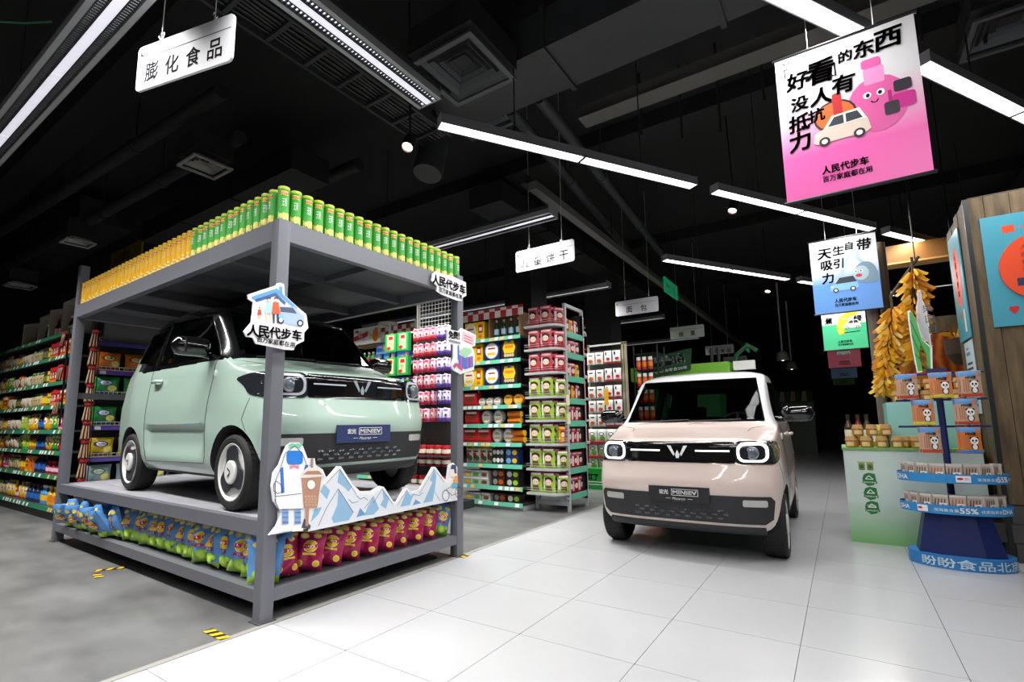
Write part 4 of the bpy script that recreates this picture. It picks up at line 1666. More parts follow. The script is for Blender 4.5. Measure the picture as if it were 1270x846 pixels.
for k in range(2):
    put('melon_bag', 'green_bag', ('first', 'second')[k] + ' green bag lying on top of the snack end rack, counted from the pink box', 'bag', 'green bags on the end rack', (EX - .08, 2.62 + .36 * k, 2.402), pi / 2)
for nm, c1, c2, c3 in (('orange', '#d9771c', '#f0d9a0', '#7a3c14'), ('green', '#2f9440', '#e9edf2', '#2c3f8f'), ('yellow', '#e0c02a', '#e9edf2', '#3a2f6e'), ('pale', '#a9c4cf', '#eef2f2', '#4d8a4a')):
    def dk(P_, w_, h_, c2=c2, c3=c3):
        P_.ell(-.08 * w_, .68 * h_, .3 * w_, .16 * h_, pr(c3), 1, 12)
        P_.ell(-.08 * w_, .68 * h_, .25 * w_, .12 * h_, pr(c2), 2, 12)
        P_.ell(.2 * w_, .4 * h_, .2 * w_, .16 * h_, C_['lyellow'], 1, 10)
        P_.rect(-.38 * w_, .12 * h_, .34 * w_, .26 * h_, pr(c3), 1)
        P_.text('妙脆角', -.02 * w_, .69 * h_, .12 * h_, pr(c3), k=3, anchor='c', w=.4 * w_)
    kind('snack_' + nm, pouch(.26, .24, .12, pr(c1, .3), deco=dk, wob=.3, nu=8, nv=9), 60)
for nm, z in (('orange', 1.75), ('green', 1.45), ('green', 1.09), ('yellow', .72), ('pale', .4)):
    for k in range(3):
        lv = {1.75: 'upper', 1.45: 'second', 1.09: 'third', .72: 'fourth', .4: 'lowest'}[z]
        put('snack_' + nm, 'snack_bag', '%s %s snack bag from the gondola corner on the %s purple-strip shelf' % (ORD[k], nm, lv), 'snack bag', '%s snack bags on %s purple shelf' % (nm, lv), (EX - .1, 2.36 + .29 * k, z + .002), pi / 2 + rnd.uniform(-.15, .15), .97)

# ---- hanging strips of sausages at the gondola corner
ss = MB()
ss.lathe([(.02, .2), (.038, .215), (.038, .232), (.02, .24), (0, .25)], 10, C_['red'])
for k in range(5):
    a = -1 + .5 * k
    p0, p1 = Vector((a * .024, -.012 * (k % 2), .215)), Vector((a * .042, -.02 - .012 * (k % 2), .02))
    ss.tube([p0, p0.lerp(p1, .06), p0.lerp(p1, .94), p1], [.004, .0125, .0125, .004], pr('#5a1f1c'), n=6)
    ss.tube([p0.lerp(p1, .12) + Vector((0, -.009, 0)), p0.lerp(p1, .88) + Vector((0, -.009, 0))], .0052, C_['beige'], n=5)
MESH['sausages'] = ss.mesh('sausages', 50)
clip = thing('hanging_clip_strip', 'long dark clip strip of red-capped sausages at the corner of the gondola', 'strip', (-7.285, 2.19, .25))
MB().box((-.012, .03, 0), (.012, .034, 1.95), M_BLACK).obj('strip_band', clip)
for k in range(9):
    MB().cyl((0, .03, .24 + k * .215), (0, -.05, .25 + k * .215), .003, M_WIRE, n=4).obj('hook', clip)
    put('sausages', 'sausage_bunch', ORD[8 - k] + ' red-capped sausage bunch from the top of the hanging strip', 'sausages', 'sausage bunches on the clip strip', (-7.265, 2.165, .26 + k * .215), pi / 4 + rnd.uniform(-.2, .2))
c2 = thing('hanging_clip_strip', 'dark clip strip hanging in front of the long gondola end upright', 'strip', (-7.65, 2.012, 1.1))
MB().box((-.01, .0, 0), (.01, .016, 1.17), M_BLACK).obj('strip_band', c2)
for k in range(3):
    put('sausages', 'sausage_bunch', ORD[2 - k] + ' sausage bunch from the top beside the long gondola end upright', 'sausages', 'sausage bunches at the gondola upright', (-7.65, 1.985, 1.2 + k * .4), rnd.uniform(-.2, .2), .9)

# ---- biscuit tin gondola behind the rack (front at y = 5.33)
TX0, TX1, TY = -4.27, -3.32, 5.33
TZ = [2.19, 1.89, 1.56, 1.30, 1.06, .82, .55, .28, .085]
tins = gondola('tin_gondola', 'white shelving of biscuit tins with teal price strips beside the rack', (TX0, TY, 0), 0, TX1 - TX0, .45, TZ, 2.5, M_STRIPT, tick=.13, seed=8, orange=.35)
M_GING = None


def gingham(m0='gingham'):
    m = mat(m0, '#b83238', rough=.7)
    nt = m.node_tree
    tc = nt.nodes.new('ShaderNodeTexCoord')
    mp = nt.nodes.new('ShaderNodeMapping')
    mp.inputs['Scale'].default_value = (1, 0, 1)
    ck = nt.nodes.new('ShaderNodeTexChecker')
    ck.inputs['Scale'].default_value = 11
    ck.inputs['Color1'].default_value = (*srgb('#b52a33'), 1)
    ck.inputs['Color2'].default_value = (*srgb('#e8dcd8'), 1)
    nt.links.new(tc.outputs['Object'], mp.inputs['Vector'])
    nt.links.new(mp.outputs['Vector'], ck.inputs['Vector'])
    nt.links.new(ck.outputs['Color'], nt.nodes['Principled BSDF'].inputs['Base Color'])
    return m


M_GING = gingham()
tag(MB().box((0, 0, 0), (.98, .01, .13), M_GING).obj('gingham_valance', None, (TX0, TY + .03, 2.46)), 'red and white gingham strip above the biscuit tins', 'valance')


def d_disc(P_, r, ry):
    P_.ell(0, ry, r * .84, ry * .84, C_['cream'], 2, 18)
    P_.ell(0, ry, r * .78, ry * .78, C_['white'], 3, 18)
    P_.rect(-r * .55, ry * 1.2, r * .55, ry * 1.32, C_['dred'], 4)
    P_.rect(-r * .45, ry * 1.4, r * .3, ry * 1.46, C_['dbrown'], 4)
    for k in range(4):
        P_.ell(-r * .42 + r * .28 * k, ry * (.62 + .06 * (k % 2)), r * .15, ry * .16, C_['yellow'], 4 + k % 2, 10)
        P_.ell(-r * .42 + r * .28 * k, ry * (.62 + .06 * (k % 2)), r * .07, ry * .08, C_['beige'], 6, 8)


kind('white_tin', disc_tin(.085, .05, C_['lgrey'], C_['beige'], d_disc), 40)
kind('small_tin', disc_tin(.055, .05, C_['lgrey'], C_['beige'], d_disc, 16), 40)
kind('oval_tin', disc_tin(.078, .06, C_['lgrey'], C_['grey'], d_disc, 18, .09), 40)
kind('yellow_tin', disc_tin(.068, .05, C_['orange'], C_['yellow'], lambda P_, r, ry: (P_.ell(0, ry * 1.1, r * .7, ry * .5, pr('#f0b64a'), 2), P_.rect(-r * .5, ry * 1.3, r * .5, ry * 1.5, C_['dred'], 3), P_.ell(0, ry * .5, r * .4, ry * .2, C_['beige'], 3))), 40)


def d_ybox(P_, w_, h_):
    P_.ell(-w_ * .2, h_ * .5, w_ * .28, h_ * .46, C_['white'], 1)
    P_.ell(-w_ * .2, h_ * .5, w_ * .25, h_ * .42, C_['cream'], 2)
    P_.rect(-w_ * .38, h_ * .6, -w_ * .04, h_ * .68, C_['dred'], 3)
    for k in range(4):
        P_.ell(-w_ * .34 + w_ * .09 * k, h_ * .3, w_ * .05, h_ * .08, C_['yellow'], 3 + k % 2, 8)
    P_.rect(w_ * .2, h_ * .4, w_ * .42, h_ * .85, C_['red'], 1)
    P_.rect(w_ * .24, h_ * .5, w_ * .38, h_ * .7, C_['white'], 2)
    P_.ell(w_ * .3, h_ * .2, w_ * .1, h_ * .1, C_['orange'], 1, 8)


def d_dbox(disc):
    def f(P_, w_, h_):
        if disc:
            P_.ell(0, h_ * .52, w_ * .42, h_ * .42, C_['lgrey'], 1)
            P_.ell(0, h_ * .52, w_ * .37, h_ * .37, C_['white'], 2)
            P_.rect(-w_ * .22, h_ * .6, w_ * .22, h_ * .67, C_['dred'], 3)
            for k in range(4):
                P_.ell(-w_ * .2 + w_ * .13 * k, h_ * .36, w_ * .07, h_ * .08, C_['yellow'], 3 + k % 2, 8)
        else:
            P_.poly([(-w_ * .3, h_ * .3), (w_ * .3, h_ * .3), (w_ * .4, h_ * .55), (w_ * .28, h_ * .9), (-w_ * .28, h_ * .9), (-w_ * .4, h_ * .55)], C_['yellow'], 1)
            P_.ell(0, h_ * .88, w_ * .12, h_ * .07, C_['blue'], 2, 10)
            P_.rect(-w_ * .26, h_ * .55, w_ * .26, h_ * .68, C_['orange'], 2)
            for k in range(4):
                P_.ell(-w_ * .24 + w_ * .16 * k, h_ * .2, w_ * .09, h_ * .09, C_['beige'], 2 + k % 2, 8)
    return f


kind('yellow_gift', pack(.32, .25, .1, C_['yellow'], d_ybox))
kind('dark_gift', pack(.25, .26, .1, C_['navy'], d_dbox(True)))
kind('dark_can_gift', pack(.24, .27, .1, C_['black'], d_dbox(False)))
kind('red_carton', pack(.22, .18, .12, C_['red'], d_face(C_['dred'], C_['brown'], C_['white'])))
kind('tube_pair', MB().lathe([(.038, 0), (.04, .004), (.04, .19), (.038, .194), (0, .194)], 12, C_['orange'], Matrix.Translation((.1, 0, .04)) @ Matrix.Rotation(-pi / 2, 4, 'Y'), ms=[C_['yellow'], C_['orange'], C_['yellow'], C_['yellow']]), 50)
kind('fruit_pouch', pouch(.13, .22, .07, pr('#d9d3c6'), zones=[(.8, 1, C_['yellow'])], deco=lambda P_, w_, h_: (P_.ell(-.12 * w_, .42 * h_, .26 * w_, .2 * h_, C_['red'], 1), P_.ell(.2 * w_, .3 * h_, .2 * w_, .16 * h_, C_['dgreen'], 2), P_.rect(-.3 * w_, .64 * h_, .3 * w_, .74 * h_, C_['brown'], 1))), 50)
kind('cookie_pack', pack(.19, .1, .12, C_['black'], lambda P_, w_, h_: [P_.ell(x * w_, .5 * h_, .14 * w_, .3 * h_, C_['white' if i % 2 else 'lgrey'], 1, 10) for i, x in enumerate((-.3, 0, .3))]))
kind('blue_pack', pack(.19, .1, .12, C_['navy'], lambda P_, w_, h_: (P_.ell(-.25 * w_, .5 * h_, .2 * w_, .36 * h_, C_['sky'], 1, 10), P_.ell(.22 * w_, .5 * h_, .2 * w_, .32 * h_, C_['yellow'], 1, 10))))
kind('brown_pack', pack(.19, .1, .12, C_['dbrown'], lambda P_, w_, h_: (P_.ell(-.25 * w_, .5 * h_, .2 * w_, .36 * h_, C_['grey'], 1, 10), P_.ell(.22 * w_, .5 * h_, .2 * w_, .32 * h_, C_['dorange'], 1, 10))))
kind('herb_pack', pack(.19, .1, .12, C_['black'], lambda P_, w_, h_: (P_.ell(-.25 * w_, .5 * h_, .2 * w_, .36 * h_, C_['lgrey'], 1, 10), P_.ell(.22 * w_, .5 * h_, .2 * w_, .32 * h_, C_['lime'], 1, 10))))
for nm, c in (('yellow', C_['yellow']), ('green', C_['green']), ('brown', C_['brown'])):
    kind('tub_' + nm, pack(.125, .09, .14, pr('#c9cac6', .2), lambda P_, w_, h_, c=c: (P_.rect(-.42 * w_, .1 * h_, .42 * w_, .78 * h_, pr('#a9a9a2', .2), 1), P_.ell(.02 * w_, .4 * h_, .34 * w_, .26 * h_, c, 2, 10), P_.rect(-.5 * w_, .84 * h_, .5 * w_, h_, C_['white'], 2))))

TROWS = [
    [('yellow_gift', .2)],
    [('yellow_gift', .17), ('dark_gift', .5), ('dark_can_gift', .79)],
    [('yellow_gift', .17), ('dark_gift', .5), ('dark_can_gift', .79)],
    [('red_carton', .12), ('small_tin', .31), ('small_tin', .44), ('small_tin', .57), ('yellow_tin', .75), ('yellow_tin', .91)],
    [('red_carton', .15), ('oval_tin', .39), ('oval_tin', .59), ('tube_pair', .84), ('tube_pair+', .84)],
    [('red_carton', .12), ('red_carton', .36), ('oval_tin', .57), ('oval_tin', .75), ('tube_pair', .89), ('tube_pair+', .89)],
    [('fruit_pouch', .08), ('fruit_pouch', .2), ('fruit_pouch', .33), ('fruit_pouch', .44), ('cookie_pack', .6), ('cookie_pack+', .6), ('blue_pack', .82), ('blue_pack+', .82)],
    [('tub_yellow', .09), ('tub_yellow+', .09), ('tub_green', .23), ('tub_green+', .23), ('tub_brown', .37), ('tub_brown+', .37), ('brown_pack', .6), ('brown_pack+', .6), ('herb_pack', .83), ('herb_pack+', .83)],
    [('tub_yellow', .1), ('tub_green', .25), ('tub_brown', .4), ('brown_pack', .62), ('herb_pack', .84)],
]
TW = dict(yellow_gift='yellow biscuit gift box with white round print', dark_gift='navy gift box with white round print', dark_can_gift='black gift box with yellow can print', red_carton='red biscuit carton', small_tin='small round white tin',
          oval_tin='silver oval biscuit tin', yellow_tin='round yellow tin', tube_pair='orange biscuit tube lying down', fruit_pouch='pale fruit pouch with yellow top', cookie_pack='black cookie pack', blue_pack='navy pack',
          brown_pack='dark brown pack', herb_pack='black pack with lime print', tub_yellow='clear tub of yellow sweets', tub_green='clear tub of green sweets', tub_brown='clear tub of brown sweets')
TSH = ['top', 'second', 'third', 'fourth', 'fifth', 'sixth', 'seventh', 'eighth', 'lowest']
for ri, row in enumerate(TROWS):
    cnt = {}
    for k, f in row:
        up = k.endswith('+')
        k = k.rstrip('+')
        cnt[k] = cnt.get(k, 0) + (0 if up else 1)
        hh = max(v.co.z for v in MESH[k].vertices)
        yy = TY + .1
        nm = {'tube_pair': 'biscuit_tube'}.get(k, k)
        put(k, nm, '%s%s%s, %s shelf of the tin gondola' % ('' if sum(1 for q, _ in row if q == k) < 2 else ORD[cnt[k] - 1] + ' ', TW[k], ', upper of two stacked' if up else '', TSH[ri]), k.split('_')[-1] if 'tub' not in k else 'tub', None,
            (TX0 + f * (TX1 - TX0), yy, TZ[ri] + .002 + (hh + .001 if up else 0)), 0 if up else rnd.uniform(-.04, .04))
# crate of green bottles on the top shelf
cx = TX0 + .72 * (TX1 - TX0)
t = thing('bottle_crate', 'brown open wooden crate with green bottles above the biscuit tins', 'crate', (cx, TY + .14, 2.192))
mw = mat('crate_brown', '#8a6a45', rough=.7)
MB().box((-.25, .08, 0), (.25, .1, .3), mw).obj('back_board', t)
MB().box((-.25, -.1, .3), (.25, .1, .315), mw).obj('top_board', t)
for s in (-1, 1):
    MB().box((s * .24 - .01, -.1, 0), (s * .24 + .01, .08, .3), mw).obj('side_board', t)
kind('water_bottle', bottle(.035, .25, pr('#17452e', .12), C_['lgrey'], pr('#a9cbe6')), 50)
for k in range(4):
    put('water_bottle', 'glass_bottle', ORD[k] + ' green glass bottle with pale blue label in the brown crate', 'bottle', 'green bottles in the brown crate', (cx - .17 + .115 * k, TY + .12, 2.194))

# ---- snack shelving to its left, seen over the bonnet of the mint car
BX0, BX1 = -6.35, -5.2
gondola('snack_gondola', 'white shelving of blue cookie boxes seen over the mint bonnet', (BX0, TY, 0), 0, BX1 - BX0, .45, [2.0, 1.68, 1.36, 1.04, .7, .3], 2.6, M_STRIPT, seed=11)
tag(MB().box((0, 0, 0), (1.3, .01, .16), M_GING).obj('gingham_valance', None, (BX0 - .1, TY + .03, 2.42)), 'red and white gingham strip above the blue cookie boxes', 'valance')


def d_cookie(P_, w_, h_):
    P_.rect(-.5 * w_, 0, .5 * w_, .2 * h_, C_['sky'], 1)
    P_.ell(.24 * w_, .55 * h_, .2 * w_, .38 * h_, C_['tan'], 2, 12)
    P_.ell(.24 * w_, .55 * h_, .1 * w_, .2 * h_, C_['beige'], 3, 10)
    P_.text('COOKIE', -.2 * w_, .65 * h_, .2 * h_, WHT, k=2, anchor='c', w=.45 * w_)


kind('cookie_box', pack(.26, .17, .1, C_['blue'], d_cookie))
for i, (px, py, lab) in enumerate(((466, 425, 'upper blue cookie box beside the green packs'), (482, 425, 'upper blue cookie box nearest the green packs'), (460, 440, 'lower blue cookie box below the white carton'), (477, 440, 'lower blue cookie box in the middle'), (491, 440, 'lower blue cookie box behind the green packs'))):
    p = at_y(px, py, TY + .12)
    put('cookie_box', 'cookie_box', lab, 'box', 'blue cookie boxes', (BX0 + .3 + .3 * (i if i < 2 else i - 2) + (.13 if i < 2 else 0), TY + .12, 2.002 + (.172 if i < 2 else 0)))
for z, kk, lab in ((1.682, 'blue_pack', 'blue and yellow pack'), (1.362, 'cookie_pack', 'black cookie pack'), (1.042, 'red_carton', 'red biscuit carton'), (.702, 'oval_tin', 'silver oval tin')):
    for k in range(5):
        put(kk, kk, '%s %s on the snack gondola, %s shelf up' % (ORD[k], lab, {1.682: 'fifth', 1.362: 'fourth', 1.042: 'third', .702: 'second'}[z]), 'pack', lab + 's on the snack gondola', (BX0 + .16 + .2 * k, TY + .12, z))
ct = thing('carton', 'large white carton with red stripe and orange figure on the snack gondola', 'carton', (BX0 + .12, TY + .16, 2.36))
MB().box((-.32, -.13, 0), (.32, .13, .27), C_['white']).obj('carton_body', ct)
P_ = Print(Matrix.Translation((0, -.13, 0)))
P_.poly([(-.32, .06), (.02, .12), (.02, .2), (-.32, .14)], C_['red']).ell(.2, .12, .07, .1, C_['orange'], 2).ell(.21, .2, .04, .05, C_['orange'], 2).rect(-.28, .2, -.2, .24, C_['red'])
P_.text('零食', -.15, .135, .05, WHT, k=3, anchor='c')
P_.obj('printed_label', ct)
tag(MB().box((-.3, -.1, 0), (.3, .1, .03), mw).obj('carton_riser_board', None, (BX0 + .12, TY + .16, 2.325)), 'brown board under the white carton', 'board')
kind('soda', bottle(.035, .22, pr('#5a9a3a', .2), C_['cream'], C_['red']), 50)
for k in range(5):
    put('soda', 'soda_bottle', ORD[k] + ' green soda bottle standing below the white carton', 'bottle', 'soda bottles under the carton', (BX0 + .05 + .05 * k, TY + .06 + .06 * (k % 2), 2.002))
tag(MB().lathe([(0, 0), (.16, .0), (.16, .05), (.15, .06)], 18, C_['cream']).obj('round_tray', None, (BX0 + .42, TY + .2, 2.632)), 'round cream tray lying on the white carton', 'tray')

# ---- peg stand of pink packs (front at y = 4.9)
PX0, PX1, PY = -4.72, -4.03, 4.9
peg = thing('peg_stand', 'tall dark peg stand of pink snack packs behind the rack corner', 'stand', (PX0, PY, 0))
MB().box((0, .04, .1), (PX1 - PX0, .06, 2.32), M_BACKP).obj('back_panel', peg)
for x in (0, PX1 - PX0 - .03):
    MB().box((x, .02, 0), (x + .03, .07, 2.74), mat('peg_post', '#7c7b72', rough=.5)).obj('upright', peg)
MB().box((0, .0, .0), (PX1 - PX0, .4, .1), M_BACKP).obj('base', peg)
gr = MB()
for k in range(12):
    x = .03 + k * .057
    gr.cyl((x, .045, 2.32), (x, .045, 2.72), .0025, M_WIRE, n=4)
for k in range(8):
    gr.cyl((.03, .045, 2.33 + k * .055), (PX1 - PX0 - .03, .045, 2.33 + k * .055), .0025, M_WIRE, n=4)
tag(gr.obj('wire_mesh', peg), kind='stuff')


def d_pinkp(c1, c2):
    def f(P_, w_, h_):
        P_.rect(-.3 * w_, .82 * h_, .3 * w_, .93 * h_, c2, 1)
        P_.ell(0, .52 * h_, .36 * w_, .2 * h_, C_['white'], 1, 12)
        P_.ell(.05 * w_, .48 * h_, .2 * w_, .12 * h_, c2, 2, 10)
        P_.rect(-.45 * w_, .08 * h_, .45 * w_, .2 * h_, c2, 1)
    return f


kind('peg_red', pouch(.095, .165, .035, pr('#d98a9a'), zones=[(0, .3, pr('#b92a45'))], deco=d_pinkp(0, C_['red'])), 50)
kind('peg_pink', pouch(.095, .165, .035, pr('#eab6c4'), zones=[(0, .3, pr('#cf5a80'))], deco=d_pinkp(0, C_['mag'])), 50)
kind('peg_purple', pouch(.095, .165, .035, pr('#d5cbe2'), zones=[(0, .3, pr('#6a4aa8'))], deco=d_pinkp(0, C_['purple'])), 50)
PZ = [2.16, 1.95, 1.74, 1.53, 1.32, 1.1]
hkm = MB().cyl((0, .04, 0), (0, -.12, .012), .003, M_WIRE, n=4).mesh('hook')
for ri, z in enumerate(PZ):
    for c in range(6):
        link('hook', hkm, peg, (.09 + c * .105, 0, z + .16))
        k = 'peg_purple' if c > 3 else ('peg_red' if (c + ri) % 2 == 0 or ri < 2 else 'peg_pink')
        for dd in range(2):
            put(k, 'snack_pack', '%s hanging %s pack%s in the %s row of the peg stand' % (ORD[c], {'peg_red': 'red', 'peg_pink': 'pink', 'peg_purple': 'purple'}[k], ' behind' if dd else '', ORD[ri]), 'snack pack', 'packs on the peg stand',
                (PX0 + .09 + c * .105 + rnd.uniform(-.008, .008), PY - .09 + .05 * dd, z), rnd.uniform(-.5, .5) if ri > 3 else rnd.uniform(-.25, .25))
kind('red_jar', jar(.055, .13, pr('#7a1c22', .25), C_['red'], C_['cream']), 50)
for ri, z in enumerate((.84, .68, .46, .3)):
    if ri in (0, 2):
        MB().box((0, -.14, z - .18 if ri == 0 else z - .18), (PX1 - PX0, .04, z - .165), M_BACKP).obj('jar_shelf', peg)
    for c in range(5):
        put('red_jar', 'red_jar', '%s red-lidded jar in the %s jar row of the peg stand' % (ORD[c], ORD[ri]), 'jar', 'red-lidded jars under the pink packs', (PX0 + .09 + c * .13, PY - .06, (z - .164 if ri in (0, 2) else z - .134 + .0)))
# green packs hanging on clip strips in front of the snack shelving
kind('green_pack', pack(.19, .25, .07, pr('#2f9b4c'), lambda P_, w_, h_: (P_.rect(-.3 * w_, .1 * h_, .3 * w_, .92 * h_, pr('#cfe6a0'), 1), P_.rect(-.18 * w_, .66 * h_, .2 * w_, .86 * h_, C_['red'], 2), P_.ell(-.16 * w_, .2 * h_, .18 * w_, .1 * h_, C_['red'], 2, 10), P_.text('脆片', .02 * w_, .44 * h_, .3 * h_, C_['dgreen'], k=2, anchor='c', w=.26 * w_))))
GPX, GPY = -4.98, 4.86
gs = thing('green_pack_stand', 'slim dark wire stand of hanging green packs beside the pink peg stand', 'stand', (GPX, GPY, 0))
MB().box((-.26, .05, 0), (-.235, .075, 2.5), M_BACKP).obj('upright', gs)
MB().box((.235, .05, 0), (.26, .075, 2.5), M_BACKP).obj('upright', gs)
MB().box((-.26, -.15, 0), (.26, .3, .04), M_BACKP).obj('base', gs)
for k, z in enumerate((2.05, 1.72, 1.4, 1.08, .76)):
    MB().box((-.26, .04, z + .26), (.26, .06, z + .28), M_WIRE).obj('cross_wire', gs)
    for c in range(2):
        MB().cyl((-.11 + .23 * c, .05, z + .262), (-.11 + .23 * c, -.06, z + .268), .003, M_WIRE, n=4).obj('hook', gs)
        put('green_pack', 'green_pack', '%s hanging green pack, %s row of the slim wire stand' % (('outer', 'inner')[c], ORD[k]), 'pack', 'hanging green packs', (GPX - .11 + .23 * c, GPY - .03, z + .012), .12)

# ---- end rack at the corner of the tin gondola
NX0, NX1, NY0, NY1 = -3.30, -2.81, 5.4, 6.12
er = thing('end_rack', 'white steel end rack of red and lime packs at the path edge', 'rack', (0, 0, 0))
M_ENDW = mat('end_rack_white', '#b4b6ba', rough=.4)
for x, y in ((NX1, 5.62), (NX1, NY1)):
    po = MB().box((x - .035, y - .02, 0), (x, y + .02, 2.58), M_ENDW).obj('post', er)
    hm = MB()
    for k in range(50):
        hm.box((x - .024, y - .0208, .12 + k * .048), (x - .012, y - .0202, .14 + k * .048), M_BACKP)
    tag(hm.obj('post_slots', po), kind='stuff')
MB().box((NX0, 5.62, 0), (NX0 + .03, 5.66, 2.5), M_ENDW).obj('post', er)
MB().box((NX1 - .035, 5.62, 2.54), (NX1, NY1, 2.58), M_ENDW).obj('top_rail', er)
MB().box((NX0, 6.1, .1), (NX1, 6.12, 2.5), M_BACKP).obj('back_panel', er)
MB().box((NX0, 5.63, .06), (NX1 - .04, 5.66, .12), M_ENDW).obj('base_rail', er)
WZ = [2.30, 2.0, 1.7, 1.4, 1.11, .82, .52, .23]
FZ = [2.19, 1.92, 1.62, 1.34, 1.06, .78, .48, .17]
for z in WZ:
    pts = [(NX0, NY0, z - .03), (NX1 - .12, NY0, z - .03), (NX1 - .06, NY0 + .03, z - .03), (NX1 - .02, NY0 + .1, z - .03), (NX1, 5.62, z - .03), (NX0, 5.62, z - .03)]
    sh = MB().prism(pts, (0, 0, .028), M_ENDW).obj('wing_shelf', er)
    g = MB()
    for zz in (.03, .055):
        g.tube([(NX0, NY0 + .004, z + zz), (NX1 - .12, NY0 + .004, z + zz), (NX1 - .03, NY0 + .1, z + zz), (NX1 - .01, 5.6, z + zz)], .0025, M_WIRE, n=4)
    g.obj('wire_guard', sh)
for z in FZ:
    sh = MB().box((NX0 + .1, 5.66, z - .02), (NX1 - .01, NY1 - .02, z), M_ENDW).obj('front_shelf', er)
    MB().box((NX1 - .008, 5.642, z - .04), (NX1 + .004, NY1 - .022, z + .035), M_STRIPT).obj('price_strip', sh)
for z in WZ[:7]:
    MB().prism([(NX1 - .3, 6.13, z - .03), (NX1, 6.13, z - .03), (NX1, 6.2, z - .03), (NX1 - .08, 6.42, z - .03), (NX1 - .3, 6.42, z - .03)], (0, 0, .028), M_ENDW).obj('rear_wing_shelf', er)


def d_doll(c1, c2, c3):
    def f(P_, w_, h_):
        P_.rect(-.4 * w_, .84 * h_, .4 * w_, .94 * h_, c3, 1)
        P_.ell(.02 * w_, .6 * h_, .36 * w_, .17 * h_, c2, 1, 12)
        P_.ell(.02 * w_, .5 * h_, .27 * w_, .15 * h_, C_['skin'], 2, 12)
        P_.poly([(-.25 * w_, .1 * h_), (.3 * w_, .1 * h_), (.22 * w_, .34 * h_), (-.18 * w_, .34 * h_)], c1, 1)
        P_.rect(-.48 * w_, .2 * h_, -.3 * w_, .75 * h_, c3, 2)
        for s in (-1, 1):
            P_.ell((.02 + s * .11) * w_, .5 * h_, .03 * w_, .025 * h_, C_['black'], 3, 6)
    return f


kind('doll_red', pouch(.17, .25, .06, pr('#bd3440'), deco=d_doll(C_['dred'], C_['black'], C_['lpink'])), 50)
kind('boy_lime', pouch(.18, .25, .06, pr('#9fc536'), zones=[(.86, 1, C_['dred'])], deco=d_doll(C_['brown'], C_['dbrown'], C_['white'])), 50)
kind('tall_orange', pouch(.11, .24, .06, pr('#d2602a'), deco=d_doll(C_['yellow'], C_['dred'], C_['yellow'])), 50)
for ri, z in enumerate(WZ):
    k = 'doll_red' if ri < 3 else 'boy_lime'
    lab = 'red cartoon-face pack' if ri < 3 else 'lime green boy-print pack'
    for c, (x, y, rz) in enumerate(((NX0 + .11, NY0 + .06, 0), (NX0 + .29, NY0 + .06, 0), (NX1 - .05, NY0 + .13, .9))):
        kk = 'tall_orange' if (ri == 5 and c == 2) else k
        put(kk, 'snack_pack', '%s %s, %s wing shelf of the end rack' % (ORD[c], lab if kk == k else 'orange pack', ORD[ri]), 'snack pack', 'packs on the end rack wing', (x, y, z + .001), rz + rnd.uniform(-.06, .06), .98 if c < 2 else .85)
        if c < 2:
            put(kk, 'snack_pack', '%s %s, back row, %s wing shelf of end rack' % (ORD[c], lab, ORD[ri]), 'snack pack', 'packs in the back row of the end rack wing', (x + .03, y + .085, z + .001), rnd.uniform(-.06, .06), .96)
for ri, z in enumerate(FZ):
    for c in range(3):
        k = ('doll_red', 'tall_orange', 'doll_red')[(c + ri) % 3] if ri in (0, 1, 2, 3) else 'doll_red'
        put(k, 'snack_pack', '%s %s pack from the corner post, %s teal-strip shelf of the end rack' % (ORD[c], 'orange' if k == 'tall_orange' else 'red', ORD[ri]), 'snack pack', 'packs facing the path on the end rack', (NX1 - .07, 5.74 + .145 * c, z + .002), pi / 2 + rnd.uniform(-.15, .15), .88 if ri else .92)
for ri, z in enumerate(WZ[:7]):
    put('doll_red', 'snack_pack', 'red pack alone on the %s rear wing shelf of the end rack' % ORD[ri], 'snack pack', 'packs on the rear wing of the end rack', (NX1 - .1, 6.24, z + .001), 1.1, .9)
for z, lab in ((1.28, 'upper'), (1.05, 'lower')):
    tag(MB().box((0, 0, 0), (.045, .004, .13), pr('#e6e2b8')).obj('hanging_tag', None, (NX1 - .01, 5.585 if lab == 'upper' else 5.596, z), .4), lab + ' cream paper tag hanging at the end rack corner post', 'tag')

# ---- white peg gondola of the next aisle
QX0, QX1, QY = -3.62, -2.92, 8.0
q = thing('white_pack_stand', 'tall wire stand of white bread snack packs beside the pink car', 'stand', (QX0, QY, 0))
for x in (0, .62, QX1 - QX0 - .03):
    MB().box((x, .05, 0), (x + .035, .09, at_y(770, 432, QY).z + .12), mat('peg_post2', '#a49c80', rough=.5)).obj('upright', q)
ztop = at_y(770, 432, QY).z
MB().box((0, .06, .1), (QX1 - QX0, .075, ztop), mat('peg_back', '#4b4a46', rough=.6)).obj('back_panel', q)
MB().box((0, .05, ztop + .08), (QX1 - QX0, .09, ztop + .11), M_WIRE).obj('top_rail', q)
MB().box((0, 0, 0), (QX1 - QX0, .4, .1), M_BACKP).obj('base', q)
kind('white_pack', pouch(.13, .2, .04, pr('#dcdcda'), zones=[(0, .2, pr('#c43a3c'))], deco=lambda P_, w_, h_: (P_.ell(.1 * w_, .36 * h_, .26 * w_, .12 * h_, C_['red'], 1, 10), P_.rect(-.3 * w_, .66 * h_, -.1 * w_, .9 * h_, C_['black'], 1))), 50)
kind('bread_pack', pouch(.13, .19, .04, pr('#d9d8d4'), deco=lambda P_, w_, h_: (P_.ell(0, .3 * h_, .3 * w_, .14 * h_, C_['dorange'], 1, 10), P_.rect(-.25 * w_, .7 * h_, .25 * w_, .8 * h_, C_['black'], 1))), 50)
